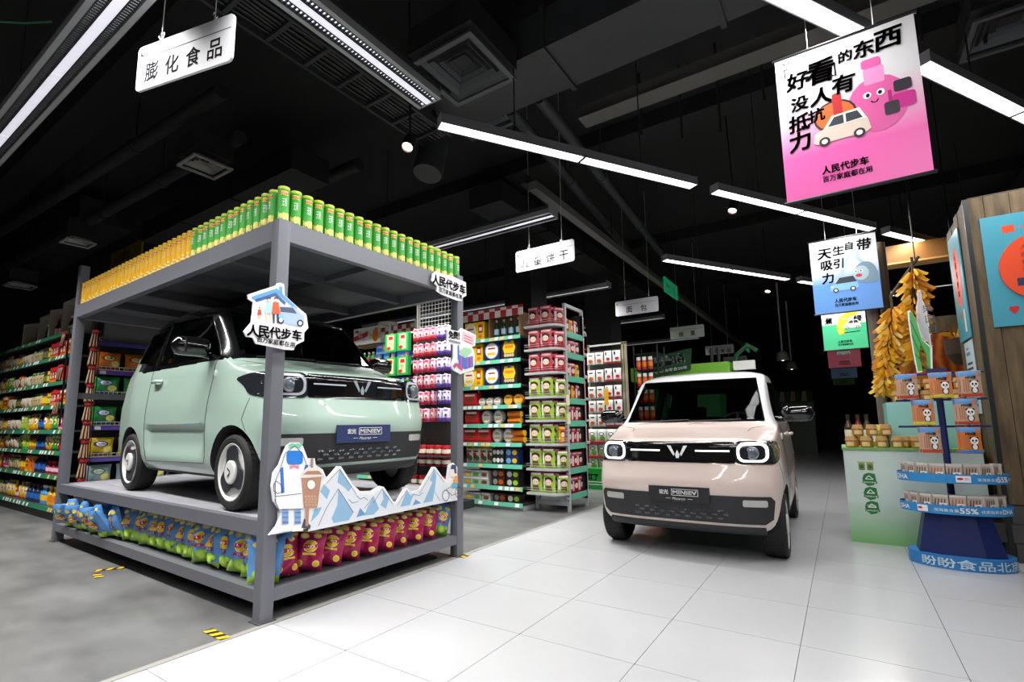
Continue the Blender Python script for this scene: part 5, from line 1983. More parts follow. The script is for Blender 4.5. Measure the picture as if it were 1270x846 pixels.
kind('apple_bag', pouch(.15, .19, .06, pr('#d3d8cf'), deco=lambda P_, w_, h_: (P_.ell(.12 * w_, .3 * h_, .28 * w_, .2 * h_, pr('#5fae35'), 1, 12), P_.ell(0, .62 * h_, .3 * w_, .14 * h_, C_['black'], 1, 12), P_.ell(0, .62 * h_, .22 * w_, .09 * h_, C_['white'], 2, 10))), 50)
rows_px = [451, 473, 494, 512, 529]
for ri, py in enumerate(rows_px):
    z = at_y(760, py, QY).z
    for c in range(4):
        k = 'bread_pack' if c < 2 else 'white_pack'
        put(k, 'bread_snack_pack', '%s white hanging pack with %s print, %s row of the wire stand' % (ORD[c], 'orange' if c < 2 else 'red', ORD[ri]), 'snack pack', 'white packs on the wire stand', (QX0 + .1 + .155 * c, QY - .04, z), rnd.uniform(-.15, .15), 1.08)
for ri, py in enumerate((548, 566, 583)):
    z = at_y(760, py, QY).z
    MB().box((0, -.12, z - .03), (QX1 - QX0, .05, z - .002), C_['dred']).obj('red_shelf', q).parent = q
    for c in range(4):
        put('apple_bag', 'apple_chip_bag', '%s green-apple bag, %s red-edged shelf of the wire stand' % (ORD[c], ORD[ri]), 'bag', 'apple bags on the wire stand', (QX0 + .1 + .165 * c, QY - .06, z), rnd.uniform(-.1, .1), 1.1)
pb = thing('green_bin', 'bright green printed bin at the foot of the white pack stand', 'bin', (QX0 + .2, QY - .34, 0))
MB().box((-.16, 0, 0), (.4, .2, .33), pr('#1f8f35')).obj('bin_body', pb)
P_ = Print(Matrix.Translation((0, 0, 0)))
P_.text('红了', -.1, .15, .1, C_['black'], bold=.04).line([(-.1, .12), (.2, .12)], .012, WHT).line([(-.08, .08), (.16, .08)], .01, WHT)
P_.obj('printed_label', pb)
# yellow hanging tag
p = at_y(749, 492, QY - .25)
yt = thing('yellow_tag', 'tall yellow price tag hanging in front of the white packs', 'tag', (p.x, QY - .15, p.z))
MB().box((-.035, 0, -.14), (.035, .006, .14), pr('#dba520')).obj('tag_card', yt)
MB().cyl((0, .003, .14), (0, .22, .16), .004, M_WIRE, n=4).obj('tag_hook', yt)
# dark wire rack with red tubes and lime display tray beyond
wr = thing('wire_rack', 'black wire rack holding red snack tubes beside the lime tray', 'rack', (-2.86, 8.25, 0))
for x, y in ((0, 0), (.4, 0), (0, .4), (.4, .4)):
    MB().cyl((x, y, 0), (x, y, 2.35), .012, M_BLACK, n=6).obj('upright', wr)
for k in range(8):
    MB().box((0, 0, .25 + k * .28), (.4, .4, .26 + k * .28), M_BLACK).obj('rack_shelf', wr)
kind('red_tube', jar(.04, .22, C_['red'], C_['white'], C_['orange']), 50)
for k in range(7):
    for c in range(3):
        put('red_tube', 'snack_tube', '%s red snack tube on the %s level of the black wire rack' % (ORD[c], ORD[6 - k]), 'tube', 'red tubes on the wire rack', (-2.8 + .1 * c, 8.31, .261 + k * .28))
lt = thing('lime_display', 'lime green display tray with dark green sign above the pink car', 'display', (-2.55, 9.6, 0))
lm_ = pr('#7fc23c')
zt = at_y(830, 462, 9.6).z
MB().box((-.6, .1, 0), (.75, .7, zt - .25), pr('#2d6b33')).obj('display_body', lt)
bt = MB()
for (x0, y0, x1, y1) in ((-.85, 0, .95, .03), (-.85, .77, .95, .8), (-.85, .03, -.82, .77), (.92, .03, .95, .77)):
    bt.box((x0, y0, zt - .12), (x1, y1, zt + .13), lm_)
bt.box((-.85, 0, zt - .14), (.95, .8, zt - .12), lm_)
bt.obj('tray', lt)
sg = MB().prism([(x, -.05, z) for x, z in ((-.55, zt - .1), (.3, zt + .02), (.34, zt + .42), (-.5, zt + .3))], (0, .03, 0), pr('#1d4a2e')).obj('sign_board', lt)
P_ = Print(Matrix.Translation((-.12, -.051, zt + .2)))
P_.text('溜溜梅', 0, .02, .2, WHT, bold=.02, anchor='c', w=.66, rot=.1, k=2)
P_.text('专注青梅零食20年', .02, -.16, .06, WHT, anchor='c', w=.7, rot=.1, k=2)
P_.obj('lettering', sg)
for x in (.6, .72):
    MB().cyl((x, .4, zt - .1), (x, .4, zt + .45), .03, M_DUCT).obj('bottle_neck', lt)
MB().tube([(1.0, .2, zt - .05), (1.05, .2, zt + .25), (1.25, .2, zt + .42), (1.4, .2, zt + .3)], .04, pr('#1d4a2e'), n=6).obj('leaf_arch', lt)
MB().box((1.0, .15, zt - .02), (1.35, .25, zt + .14), WHT).obj('white_box', lt)
# ------------------------------------------------------------------ hanging signs, banners, cut-out boards
M_SIGN = mat('sign_white', '#bcbcc0', rough=.6)
M_INK = mat('sign_ink', '#1e1e22', rough=.9, spec=.1)


def aisle_sign(txt, p, rz, wd, ht, label):
    """rounded white plate hung on two wires; p is the upper left corner"""
    t = thing('aisle_sign', label, 'sign', p, rz)
    MB().prism([(x, .012, z) for x, z in rrect(0, -ht, wd, 0, ht * .1, 4)], (0, -.012, 0), M_SIGN).obj('sign_plate', t)
    P_ = Print()
    P_.rect(ht * .06, -ht * .3, wd - ht * .06, -ht * .285, M_INK)
    a = ht * .07
    P_.line([(a + ht * .16, -ht * .06), (a + ht * .04, -ht * .21)], ht * .025, M_INK).line([(a + ht * .03, -ht * .08), (a + ht * .03, -ht * .22), (a + ht * .15, -ht * .22)], ht * .03, M_INK, k=2)
    n = len(txt)
    span = .66 if n == 4 else .34
    for i, c in enumerate(txt):
        P_.text(c, wd * (.5 - span / 2 + span * i / (n - 1)), -ht * .64, ht * .42, M_INK, bold=.014, anchor='c', w=wd * .145)
    P_.obj('lettering', t)
    for f in (.24, .8):
        b = MB()
        b.tube([(wd * f, .006, -.01), (wd * f, .006, .05), (wd * f + .004, .006, 4.749 - p[2])], .0025, M_WIRE, n=4)
        b.obj('hanging_wire', t)
        MB().tube([(wd * f + .018 * cos(k * pi / 5), .006, .03 + .022 * sin(k * pi / 5)) for k in range(10)], .003, M_CHROME, n=5, closed=True).obj('wire_ring', t)
    return t


a_, c_ = at_z(172.5, 60, 3.04), at_z(289.7, 15.6, 3.04)
aisle_sign('膨化食品', a_, math.atan2(c_.y - a_.y, c_.x - a_.x), .66, .25, 'large white hanging sign reading 膨化食品 above the rack')
aisle_sign('儿童饼干', (-2.9, 4.6, 2.98), 0, .72, .24, 'white hanging sign reading 儿童饼干 above the biscuit shelves')
aisle_sign('面包', (-2.9, 7.6, 3.0), 0, .69, .24, 'white hanging sign reading 面包 over the white pack stand')
aisle_sign('核果', (-2.78, 10.3, 2.98), 0, .66, .25, 'white hanging sign reading 核果 above the lime display tray')
aisle_sign('冲调食品', (-2.8, 13.6, 3.0), 0, .68, .23, 'white hanging sign reading 冲调食品 near the far exit sign')
aisle_sign('奶粉', (-2.86, 16.3, 3.0), 0, .66, .24, 'cream hanging sign reading 奶粉, deepest in the store')

# exit signs under the trunking
M_EXIT = mat('exit_green', '#1f9a6a', emit=.35, rough=.4)
for y, lab in ((8.75, 'lit green exit sign nearer the pink banner row'), (17.95, 'small lit green exit sign far down the store')):
    t = thing('exit_sign', lab, 'exit sign', (-2.42, y, 3.36))
    MB().box((-.012, 0, 0), (.012, .85 if y < 10 else .6, .27), M_EXIT).obj('sign_body', t)
    P_ = Print(Matrix.Translation((.0125, 0, 0)) @ Matrix.Rotation(pi / 2, 4, 'Z'))
    P_.line([(.12, .135), (.36, .135)], .03, WHT).poly([(.08, .135), (.18, .075), (.18, .195)], WHT, 2)
    P_.ell(.6, .2, .025, .025, WHT).line([(.6, .18), (.58, .11), (.52, .06)], .03, WHT).line([(.58, .11), (.66, .05)], .03, WHT, 2).line([(.52, .16), (.6, .165), (.68, .13)], .025, WHT, 3)
    P_.obj('pictogram', t)
    for k in (.1, .5):
        MB().cyl((0, k, .27), (0, k, 1.38), .005, M_DUCT2, n=5).obj('hanger', t)


# ---- banners over the path
def mini_car(P_, x, y, s, body, roof, k=4):
    d_, g_ = C_['black'], pr('#2b3038')
    P_.poly([(x - .5 * s, y + .1 * s), (x - .46 * s, y + .3 * s), (x - .3 * s, y + .36 * s), (x + .46 * s, y + .36 * s), (x + .5 * s, y + .12 * s), (x + .42 * s, y + .06 * s), (x - .44 * s, y + .05 * s)], body, k)
    P_.poly([(x - .3 * s, y + .35 * s), (x - .14 * s, y + .6 * s), (x + .34 * s, y + .62 * s), (x + .45 * s, y + .36 * s)], roof, k + 1)
    P_.poly([(x - .22 * s, y + .38 * s), (x - .1 * s, y + .56 * s), (x + .06 * s, y + .57 * s), (x + .06 * s, y + .38 * s)], g_, k + 2)
    P_.poly([(x + .1 * s, y + .38 * s), (x + .1 * s, y + .57 * s), (x + .3 * s, y + .57 * s), (x + .38 * s, y + .39 * s)], g_, k + 2)
    for q in (-.3, .3):
        P_.ell(x + q * s, y + .08 * s, .1 * s, .1 * s, d_, k + 2, 12)
        P_.ell(x + q * s, y + .08 * s, .055 * s, .055 * s, WHT, k + 3, 10)
    P_.ell(x - .42 * s, y + .24 * s, .05 * s, .03 * s, WHT, k + 2, 8)


def grad_mat(key, top, low, z0, z1):
    m = mat(key, low, rough=.35)
    nt = m.node_tree
    tc = nt.nodes.new('ShaderNodeTexCoord')
    sp = nt.nodes.new('ShaderNodeSeparateXYZ')
    mr = nt.nodes.new('ShaderNodeMapRange')
    mr.inputs['From Min'].default_value, mr.inputs['From Max'].default_value = z0, z1
    rp = nt.nodes.new('ShaderNodeValToRGB')
    rp.color_ramp.elements[0].color = (*srgb(low), 1)
    rp.color_ramp.elements[1].color = (*srgb(top), 1)
    nt.links.new(tc.outputs['Object'], sp.inputs[0])
    nt.links.new(sp.outputs['Z'], mr.inputs['Value'])
    nt.links.new(mr.outputs[0], rp.inputs['Fac'])
    nt.links.new(rp.outputs['Color'], nt.nodes['Principled BSDF'].inputs['Base Color'])
    return m


BW, BH = .61, .84


def banner(Y, key, top, low, split, label, draw, soft_=.1):
    t = thing('hanging_banner', label, 'banner', (-.15, Y, 2.225))
    m = grad_mat('banner_' + key, top, low, split - soft_, split + soft_)
    rows = [[(BW * i / 6, .006 * sin(i * 1.3 + j * .5), BH * j / 8) for i in range(7)] for j in range(9)]
    MB().box((0, 0, 0), (BW, .004, BH), m).obj('banner_sheet', t)
    for z in (0, BH):
        MB().cyl((-.012, .002, z), (BW + .012, .002, z), .009, M_BLACK, n=8).obj('banner_rod', t)
    for x in (.16, BW - .16):
        MB().cyl((x, .002, BH), (x, .002, 4.749 - 2.225), .002, M_WIRE, n=4).obj('hanging_wire', t)
    P_ = Print()
    draw(P_)
    P_.obj('print', t)
    return t


def brush(P_, s, spots, m=BLK):
    for c, (x, y, h, r) in zip(s, spots):
        P_.text(c, x, y, h * 1.1, m, bold=.028, anchor='c', rot=r, shear=.1, k=6)


def slogan(P_, x, m=BLK, s=1.):
    P_.text('人民代步车', x, .135, .046 * s, m, bold=.03, anchor='c', w=.2 * s, k=6)
    P_.text('百万家庭都在用', x + .005, .085, .034 * s, m, bold=.02, anchor='c', w=.21 * s, k=6)


def logos(P_):
    b_ = pr('#27408f')
    for s in (-1, 1):
        P_.poly([(.055 + s * .024, .81), (.055 + s * .012, .81), (.055 + s * .002, .792), (.055 + s * .006, .786)][::s], b_, 4)
    P_.text('五菱汽车', .15, .8, .014, C_['red'], anchor='c', w=.09, k=4)


def face(P_, x, y, s, k):
    for q in (-1, 1):
        P_.ell(x + q * s * .55, y + s * .3, s * .34, s * .36, WHT, k, 12)
        P_.ell(x + q * s * .5, y + s * .28, s * .17, s * .22, BLK, k + 1, 10)
    P_.line([(x - s * .3, y - s * .4), (x - s * .1, y - s * .62), (x + s * .15, y - s * .6), (x + s * .32, y - s * .34)], s * .11, BLK, k)


def draw_pink(P_):
    logos(P_)
    brush(P_, '好看的东西没人有抵抗力', ((.1, .68, .095, 0), (.205, .69, .125, 0), (.32, .73, .06, .05), (.4, .735, .085, .03), (.5, .745, .1, .03),
                                 (.1, .545, .075, .05), (.2, .55, .09, 0), (.3, .58, .095, 0), (.09, .435, .09, .05), (.17, .45, .07, .1), (.085, .33, .1, .08)))
    P_.text('「', .04, .72, .05, BLK, k=6).text('」', .245, .64, .06, BLK, k=6)
    pk, dp = pr('#d65a9c'), pr('#e78cc0')
    P_.ell(.43, .42, .125, .15, pk, 2).rect(.385, .53, .47, .62, dp, 2, r=.01).rect(.38, .62, .46, .67, pk, 3, r=.012)
    face(P_, .42, .46, .05, 4)
    P_.rect(.49, .36, .58, .44, pr('#c21f86'), 3, r=.015).rect(.5, .45, .57, .51, pr('#2a2430'), 4, r=.012)
    P_.rect(.455, .34, .515, .41, pr('#2e2833'), 4, r=.012).rect(.475, .41, .49, .47, pr('#a81a6a'), 3)
    P_.ell(.25, .42, .095, .085, pr('#231a16'), 3).ell(.25, .42, .085, .075, pr('#d9621e'), 4)
    P_.rect(.245, .42, .285, .54, pr('#b5141e'), 5, r=.01)
    mini_car(P_, .27, .27, .25, pr('#d9c5b8'), pr('#e6e2de'), 6)
    slogan(P_, .27)


def draw_blue(P_):
    logos(P_)
    brush(P_, '天生自带吸引力', ((.14, .68, .11, 0), (.27, .7, .1, .05), (.37, .73, .085, 0), (.5, .72, .12, 0), (.15, .545, .1, .05), (.26, .55, .1, 0), (.15, .4, .11, .05)))
    g1, g2 = pr('#9fb6c2'), pr('#6f8b9b')
    P_.line([(.2, .34), (.28, .44), (.34, .6), (.4, .68), (.44, .66), (.43, .58), (.48, .52)], .035, g1, 4)
    P_.ell(.49, .41, .1, .12, g2, 4).rect(.49, .29, .6, .42, g2, 4, r=.02).ell(.45, .41, .07, .08, g1, 5)
    face(P_, .43, .42, .045, 6)
    P_.ell(.43, .385, .03, .018, C_['red'], 8, 10)
    mini_car(P_, .29, .23, .26, pr('#7fb4e2'), pr('#2b3038'), 6)
    slogan(P_, .29)


def draw_green(P_):
    logos(P_)
    brush(P_, '别致焦点蕉绿', ((.12, .7, .1, 0), (.25, .7, .1, 0), (.38, .7, .1, 0), (.5, .7, .1, 0), (.1, .5, .1, 0), (.5, .5, .1, 0)))
    bn = pr('#c8cf2a')
    P_.line([(.28, .26), (.25, .36), (.27, .46), (.33, .55), (.42, .6), (.5, .62)], .1, bn, 4)
    P_.ell(.3, .5, .07, .07, bn, 5)
    face(P_, .32, .5, .035, 6)
    mini_car(P_, .42, .34, .24, pr('#d5e6d8'), pr('#e6ece6'), 7)
    P_.line([(.3, .28), (.52, .29)], .012, BLK, 6)
    slogan(P_, .3)


def draw_plain(cb):
    def f(P_):
        logos(P_)
        brush(P_, '好看有型', ((.12, .7, .1, 0), (.25, .7, .1, 0), (.38, .7, .1, 0), (.5, .7, .1, 0)))
        mini_car(P_, .3, .28, .26, pr(cb), pr('#2b3038'), 6)
        slogan(P_, .3)
    return f


banner(3.0, 'pink', '#d9d7da', '#ea5fae', .4, 'pink and white banner with perfume bottle print hanging over the path', draw_pink, .16)
banner(6.5, 'blue', '#d9dbe0', '#5b93dd', .42, 'blue and white banner with vacuum cleaner print', draw_blue)
banner(10.0, 'green', '#dfe2e0', '#44c98d', .43, 'green and white banner with banana print', draw_green, .004)
banner(13.5, 'crimson', '#d9d7da', '#d3144f', .52, 'crimson banner hanging behind the green one', draw_plain('#e6dfe0'))
banner(17.0, 'sky', '#d9d7da', '#7fb2e8', .5, 'light blue banner deep in the row', draw_plain('#9fc4e8'))
banner(20.3, 'leaf', '#d9d7da', '#3e8f24', .5, 'leaf green banner, last of the row', draw_plain('#a3c985'))

# ---- cut-out boards on the path side of the rack (plane facing the path)
CXP = -2.668


def xp(px, py):
    p = at_x(px, py, CXP)
    return (p.y, p.z)


MXP = Matrix.Translation((CXP, 0, 0)) @ Matrix.Rotation(pi / 2, 4, 'Z')


def board(name, label, outline, X=CXP, back=.012):
    """white foam board cut to an outline (plane facing +x); parented print is added by the caller"""
    n = len(outline)
    y0, z0 = sum(p[0] for p in outline) / n, min(p[1] for p in outline)
    t = thing(name, label, 'cut-out board', (X, y0, z0))
    MB().prism([(0, y - y0, z - z0) for y, z in outline], (-back, 0, 0), pr('#ededef')).obj('foam_board', t)
    return t, Print(Matrix.Translation((0, -y0, -z0)) @ Matrix.Rotation(pi / 2, 4, 'Z'))


def K(ox, oy, s):
    return lambda pts: [xp(ox + x / s, oy + y / s) for x, y in pts]


k1 = K(300, 520, 4.23)
ol = k1([(142, 608), (180, 560), (208, 490), (165, 430), (155, 350), (165, 280), (195, 240), (212, 190), (235, 140), (260, 122), (300, 122), (320, 140), (345, 205), (360, 205), (382, 205), (388, 240), (425, 265), (445, 312),
         (500, 248), (520, 246), (580, 340), (620, 378), (680, 376), (725, 350), (745, 355), (795, 432), (812, 432), (850, 365), (868, 360), (890, 380), (930, 372), (1000, 250), (1015, 250), (1052, 302), (1074, 322), (1084, 242), (1110, 228), (1130, 252), (1136, 330), (1156, 370), (1150, 412), (1135, 424), (600, 528)])
t, P_ = board('mountain_board', 'long cut-out board with snowy mountains, a drink cup and a cyclist along the platform edge', ol)
ice, dice, ln = pr('#8fb7d6'), pr('#6f9cc4'), pr('#2b2f3a')
for m, k, pts in (
        (pr('#dfe3ea'), 1, [(345, 590), (560, 545), (1140, 420), (1060, 320), (1008, 262), (950, 360), (900, 390), (865, 372), (815, 450), (790, 445), (735, 365), (690, 395), (600, 395), (515, 262), (440, 340), (400, 420)]),
        (ice, 2, [(505, 365), (585, 490), (560, 530), (480, 545), (470, 520), (500, 450)]),
        (ice, 2, [(512, 262), (575, 355), (560, 380), (540, 360), (500, 330)]),
        (ice, 2, [(410, 380), (430, 340), (462, 375), (445, 420)]),
        (ice, 2, [(735, 365), (772, 415), (755, 470), (725, 450), (742, 420)]),
        (ice, 2, [(690, 405), (720, 470), (690, 500), (640, 505), (660, 460)]),
        (ice, 2, [(865, 372), (850, 410), (830, 460), (880, 450), (905, 385), (885, 400)]),
        (ice, 2, [(1008, 262), (985, 320), (1000, 330), (950, 440), (1000, 430), (1010, 380), (1020, 300)]),
        (ice, 2, [(380, 470), (420, 460), (400, 500), (360, 540)]),
        (dice, 2, [(620, 465), (650, 500), (600, 515)]),
        (dice, 2, [(910, 420), (940, 440), (895, 452)])):
    P_.poly(k1(pts), m, k)
for pts in ([(505, 365), (440, 470), (400, 560)], [(505, 365), (585, 490)], [(512, 262), (575, 355), (600, 395)], [(512, 262), (440, 340)], [(735, 365), (690, 440)], [(735, 365), (790, 445)], [(865, 372), (815, 450)], [(1008, 262), (1060, 330)], [(1008, 262), (930, 390)], [(1010, 380), (1040, 430)], [(690, 405), (640, 470)], [(600, 400), (620, 420), (640, 410), (660, 425)], [(560, 420), (580, 440), (610, 430)], [(900, 395), (930, 400), (950, 385)]):
    P_.line(k1(pts), .003, ln, 3)
# hooded figure in a white coat with a blue visor, cup with straw
P_.poly(k1([(175, 440), (172, 330), (200, 260), (225, 180), (275, 140), (315, 180), (345, 260), (350, 400), (320, 470), (200, 475)]), pr('#f2f3f6'), 4)
P_.poly(k1([(198, 260), (215, 250), (222, 385), (205, 390)]), pr('#3f78cf'), 5)
P_.poly(k1([(345, 240), (330, 240), (320, 280), (345, 290)]), pr('#3f78cf'), 5)
P_.poly(k1(rrect(232, 165, 318, 238, 20, 3)), pr('#2f7fd6'), 6)
P_.poly(k1([(248, 245), (270, 240), (297, 245), (297, 260), (272, 252), (250, 262)]), pr('#e08aa4'), 7)
P_.poly(k1(ell(262, 138, 20, 11, 10)), pr('#7cc9a8'), 6)
P_.poly(k1(ell(294, 138, 20, 11, 10)), pr('#7cc9a8'), 6)
for x in (225, 290):
    P_.poly(k1([(x - 15, 470), (x + 17, 470), (x + 17, 550), (x - 15, 550)]), pr('#7fa6d9'), 5)
    P_.poly(k1([(x - 28, 590), (x - 22, 560), (x + 15, 550), (x + 32, 585)]), WHT, 6)
    for y in (490, 515, 540):
        P_.line(k1([(x - 15, y), (x + 17, y)]), .003, ln, 7)
for pts in ([(175, 405), (310, 390)], [(175, 440), (172, 330), (200, 260), (225, 180), (275, 140), (315, 180), (345, 260)], [(170, 420), (190, 475), (315, 470)], [(165, 340), (180, 325), (205, 345), (210, 380), (185, 390), (165, 375), (165, 340)]):
    P_.line(k1(pts), .003, ln, 7)
P_.poly(k1([(310, 305), (415, 300), (392, 465), (322, 465)]), pr('#b98a72'), 8)
P_.poly(k1([(300, 310), (312, 275), (345, 250), (395, 250), (425, 280), (432, 300)]), pr('#e6dcd6'), 9)
P_.poly(k1([(318, 290), (340, 272), (400, 270), (418, 290)]), pr('#b0846c'), 10)
P_.poly(k1([(358, 205), (372, 205), (370, 255), (358, 255)]), pr('#9c8d88'), 9)
P_.poly(k1(ell(360, 343, 22, 26, 14)), WHT, 10)
P_.line(k1(ell(360, 343, 22, 26, 14) + ell(360, 343, 22, 26, 14)[:1]), .002, ln, 11)
for i in range(16):
    P_.poly(k1(ell(332 + 16 * (i % 4) + 4 * (i // 4 % 2), 405 + 15 * (i // 4), 7, 7, 8)), pr('#cda38c'), 9)
P_.poly(k1([(332, 465), (350, 465), (345, 560), (330, 560)]), pr('#b98a72'), 8)
P_.poly(k1([(310, 570), (325, 520), (360, 560), (355, 575)]), pr('#4a4d58'), 5)
# cyclist
for x in (1068, 1135):
    P_.line(k1(ell(x, 400 - (x - 1068) * .25, 18, 28, 14) + ell(x, 400 - (x - 1068) * .25, 18, 28, 14)[:1]), .005, ln, 5)
P_.poly(k1(ell(1107, 275, 20, 30, 12)), pr('#f1e3d8'), 5).poly(k1([(1092, 262), (1098, 238), (1120, 240), (1124, 285), (1114, 285), (1110, 262)]), pr('#3d4670'), 6)
P_.poly(k1([(1112, 300), (1130, 295), (1132, 335), (1108, 335)]), pr('#e39a55'), 6).poly(k1([(1098, 340), (1130, 335), (1125, 360), (1100, 365)]), pr('#57b3cf'), 6)
P_.poly(k1([(1100, 362), (1114, 360), (1112, 410), (1100, 412)]), pr('#f1e3d8'), 5).line(k1([(1070, 370), (1100, 400), (1135, 385), (1110, 345), (1070, 370)]), .004, ln, 5).line(k1([(1112, 305), (1085, 340), (1070, 345)]), .008, pr('#f1e3d8'), 7)
P_.obj('print', t)

# house board on the front post
k2 = K(120, 340, 3.97)
ol = k2([(748, 122), (745, 100), (885, 55), (890, 45), (905, 42), (922, 50), (926, 105), (1000, 172), (1032, 198), (1042, 265), (1022, 288), (1020, 330), (982, 348), (970, 374), (930, 372), (785, 342), (770, 312), (738, 308), (725, 282), (762, 238), (768, 190), (772, 138)])
t, P_ = board('house_board', 'cut-out board with a blue house roof and a family on the front rack post', ol)
P_.poly(k2([(760, 112), (885, 70), (990, 168), (975, 172), (882, 92), (768, 126)]), pr('#5e9ccf'), 2).poly(k2([(775, 125), (880, 92), (930, 140), (925, 152), (878, 108), (785, 138)]), pr('#3a5f94'), 3)
P_.poly(k2([(896, 62), (912, 60), (914, 105), (897, 90)]), pr('#5e9ccf'), 4)
P_.poly(k2([(888, 158), (975, 160), (1000, 190), (1020, 205), (1020, 250), (985, 258), (890, 235)]), pr('#a9bfdc'), 3).poly(k2([(900, 162), (965, 166), (985, 195), (905, 185)]), pr('#4d5d74'), 4)
for x, y in ((1000, 242), (905, 228)):
    P_.poly(k2(ell(x, y, 16, 18, 12)), ln, 5).poly(k2(ell(x, y, 9, 10, 10)), WHT, 6)
for x, y, h, c, hr in ((800, 165, 60, '#c44f36', '#6b3b26'), (846, 120, 118, '#a9d0e6', '#2f3350'), (880, 120, 122, '#d9623a', '#6b3b26'), (908, 185, 68, '#8fc2e6', '#2f3350')):
    w_ = h * .16
    P_.poly(k2(ell(x, y + h * .06, h * .07, h * .08, 10)), pr('#f0cdb4'), 6).poly(k2([(x - h * .09, y + h * .06), (x - h * .06, y - h * .05), (x + h * .07, y - h * .04), (x + h * .08, y + h * .05), (x, y)]), pr(hr), 7)
    P_.poly(k2([(x - w_ * .7, y + h * .16), (x + w_ * .7, y + h * .16), (x + w_ * 1.1, y + h * .62), (x - w_ * 1.1, y + h * .62)]), pr(c), 5)
    for s in (-1, 1):
        P_.poly(k2([(x + s * w_ * .2, y + h * .6), (x + s * w_ * .8, y + h * .6), (x + s * w_ * .7, y + h), (x + s * w_ * .3, y + h)]), pr('#2f3f66' if c == '#d9623a' else '#f0cdb4'), 4)


def px_text(P_, s, pts, K_, h, m=BLK, bold=.03):
    for c, q in zip(s, pts):
        u, v = K_([q])[0]
        P_.text(c, u, v, h, m, bold=bold, anchor='c', k=6)


px_text(P_, '人民代步车', [(768 + 54 * i, 278 + 6 * i) for i in range(5)], k2, .068)
px_text(P_, '百万家庭都在用', [(800 + 27 * i, 322 + 4.5 * i) for i in range(7)], k2, .032, bold=.02)
P_.obj('print', t)
k3 = K(525, 330, 6.04)
ol = k3([(52, 110), (60, 60), (85, 40), (130, 60), (200, 75), (255, 100), (310, 125), (312, 225), (285, 238), (280, 265), (240, 258), (130, 215), (92, 190), (95, 150)])
t, P_ = board('slogan_board', 'small cut-out board reading 人民代步车 at the top of the far rack post', ol, X=-2.653)
px_text(P_, '人民代步车', [(82 + 50 * i, 105 + 18 * i) for i in range(5)], k3, .085)
px_text(P_, '百万家庭都在用', [(116 + 25 * i, 180 + 9 * i) for i in range(7)], k3, .04, bold=.02)
P_.obj('print', t)
ol = k3([(165, 580), (172, 475), (255, 490), (275, 465), (385, 520), (378, 600), (355, 605), (375, 665), (370, 780), (310, 795), (270, 812), (215, 780), (195, 745), (215, 690), (215, 590)])
t, P_ = board('free_offer_board', 'small cut-out board with 免费 and a car in a gift box on the far rack post', ol, X=-2.653)
px_text(P_, '免费!', [(195, 515), (230, 520), (255, 525)], k3, .065)
P_.poly(k3([(282, 490), (375, 528), (370, 598), (278, 560)]), pr('#efc3cd'), 3)
for i in range(3):
    P_.line(k3([(295, 520 + 20 * i), (355, 545 + 20 * i)]), .006, C_['red'], 4)
P_.line(k3([(180, 560), (265, 580)]), .018, pr('#8a8a90'), 3)
P_.poly(k3([(250, 660), (300, 690), (360, 675), (362, 755), (300, 775), (252, 742)]), pr('#4a74c9'), 4).poly(k3([(255, 640), (290, 612), (345, 620), (352, 650), (300, 690)]), pr('#a9d6b4'), 5)
for x in (270, 318, 345):
    P_.poly(k3([(x - 6, 680), (x + 6, 684), (x + 6, 762), (x - 6, 756)]), pr('#c25a9a'), 6)
P_.line(k3([(215, 760), (235, 735), (260, 760), (282, 775)]), .03, pr('#c2587a'), 4)
P_.poly(k3([(245, 600), (256, 590), (258, 700), (246, 705)]), pr('#4a74c9'), 3)
P_.obj('print', t)

# yellow lettered sign behind the cans
p0, p1 = at_y(137, 331, 3.9), at_y(180, 310, 3.9)
t = thing('yellow_sign', 'yellow hanging sign behind the row of yellow cans', 'sign', (p0.x, 3.9, p0.z))
MB().box((0, 0, -.3), (1.5, .03, .4), mat('yellow_sign', '#d2b21e', rough=.5)).obj('sign_plate', t)
Print().text('休闲零食', .15, .0, .2, pr('#3a2a10')).obj('lettering', t)
for x in (.2, 1.3):
    MB().cyl((x, .015, .4), (x, .015, 4.749 - p0.z), .004, M_WIRE, n=4).obj('hanging_wire', t)
# ------------------------------------------------------------------ kiosk on the other side of the path
M_WOOD = mat('kiosk_wood', '#5e4e36', rough=.7, var=.45, vscale=5, stretch=(5, 5, .7), bump=.25, bscale=16)
M_WOODD = mat('kiosk_wood_dark', '#453926', rough=.75, var=.3, vscale=5, stretch=(5, 5, .7))
WX, WY0, WZ0 = .965, 5.3, .42
ks = tag(MB().box((WX + .03, WY0 + .03, 0), (2.6, 6.3, 2.84), M_WOODD).obj('wall_kiosk'), kind='structure')
x = WX
i = 0
while x < 2.6:
    wd = (.115, .15, .13, .16)[i % 4]
    MB().box((x + .002, WY0 + .004 * (i % 3), WZ0), (x + wd - .002, WY0 + .03, 2.82), M_WOOD).obj('plank', ks)
    x += wd
    i += 1
y = WY0 + .04
i = 0
while y < 6.15:
    wd = (.14, .12, .15)[i % 3]
    MB().box((WX + .004 * (i % 2), y + .002, WZ0), (WX + .03, y + wd - .002, 2.76 if y > 5.6 else 2.82), M_WOOD).obj('plank', ks)
    y += wd
    i += 1
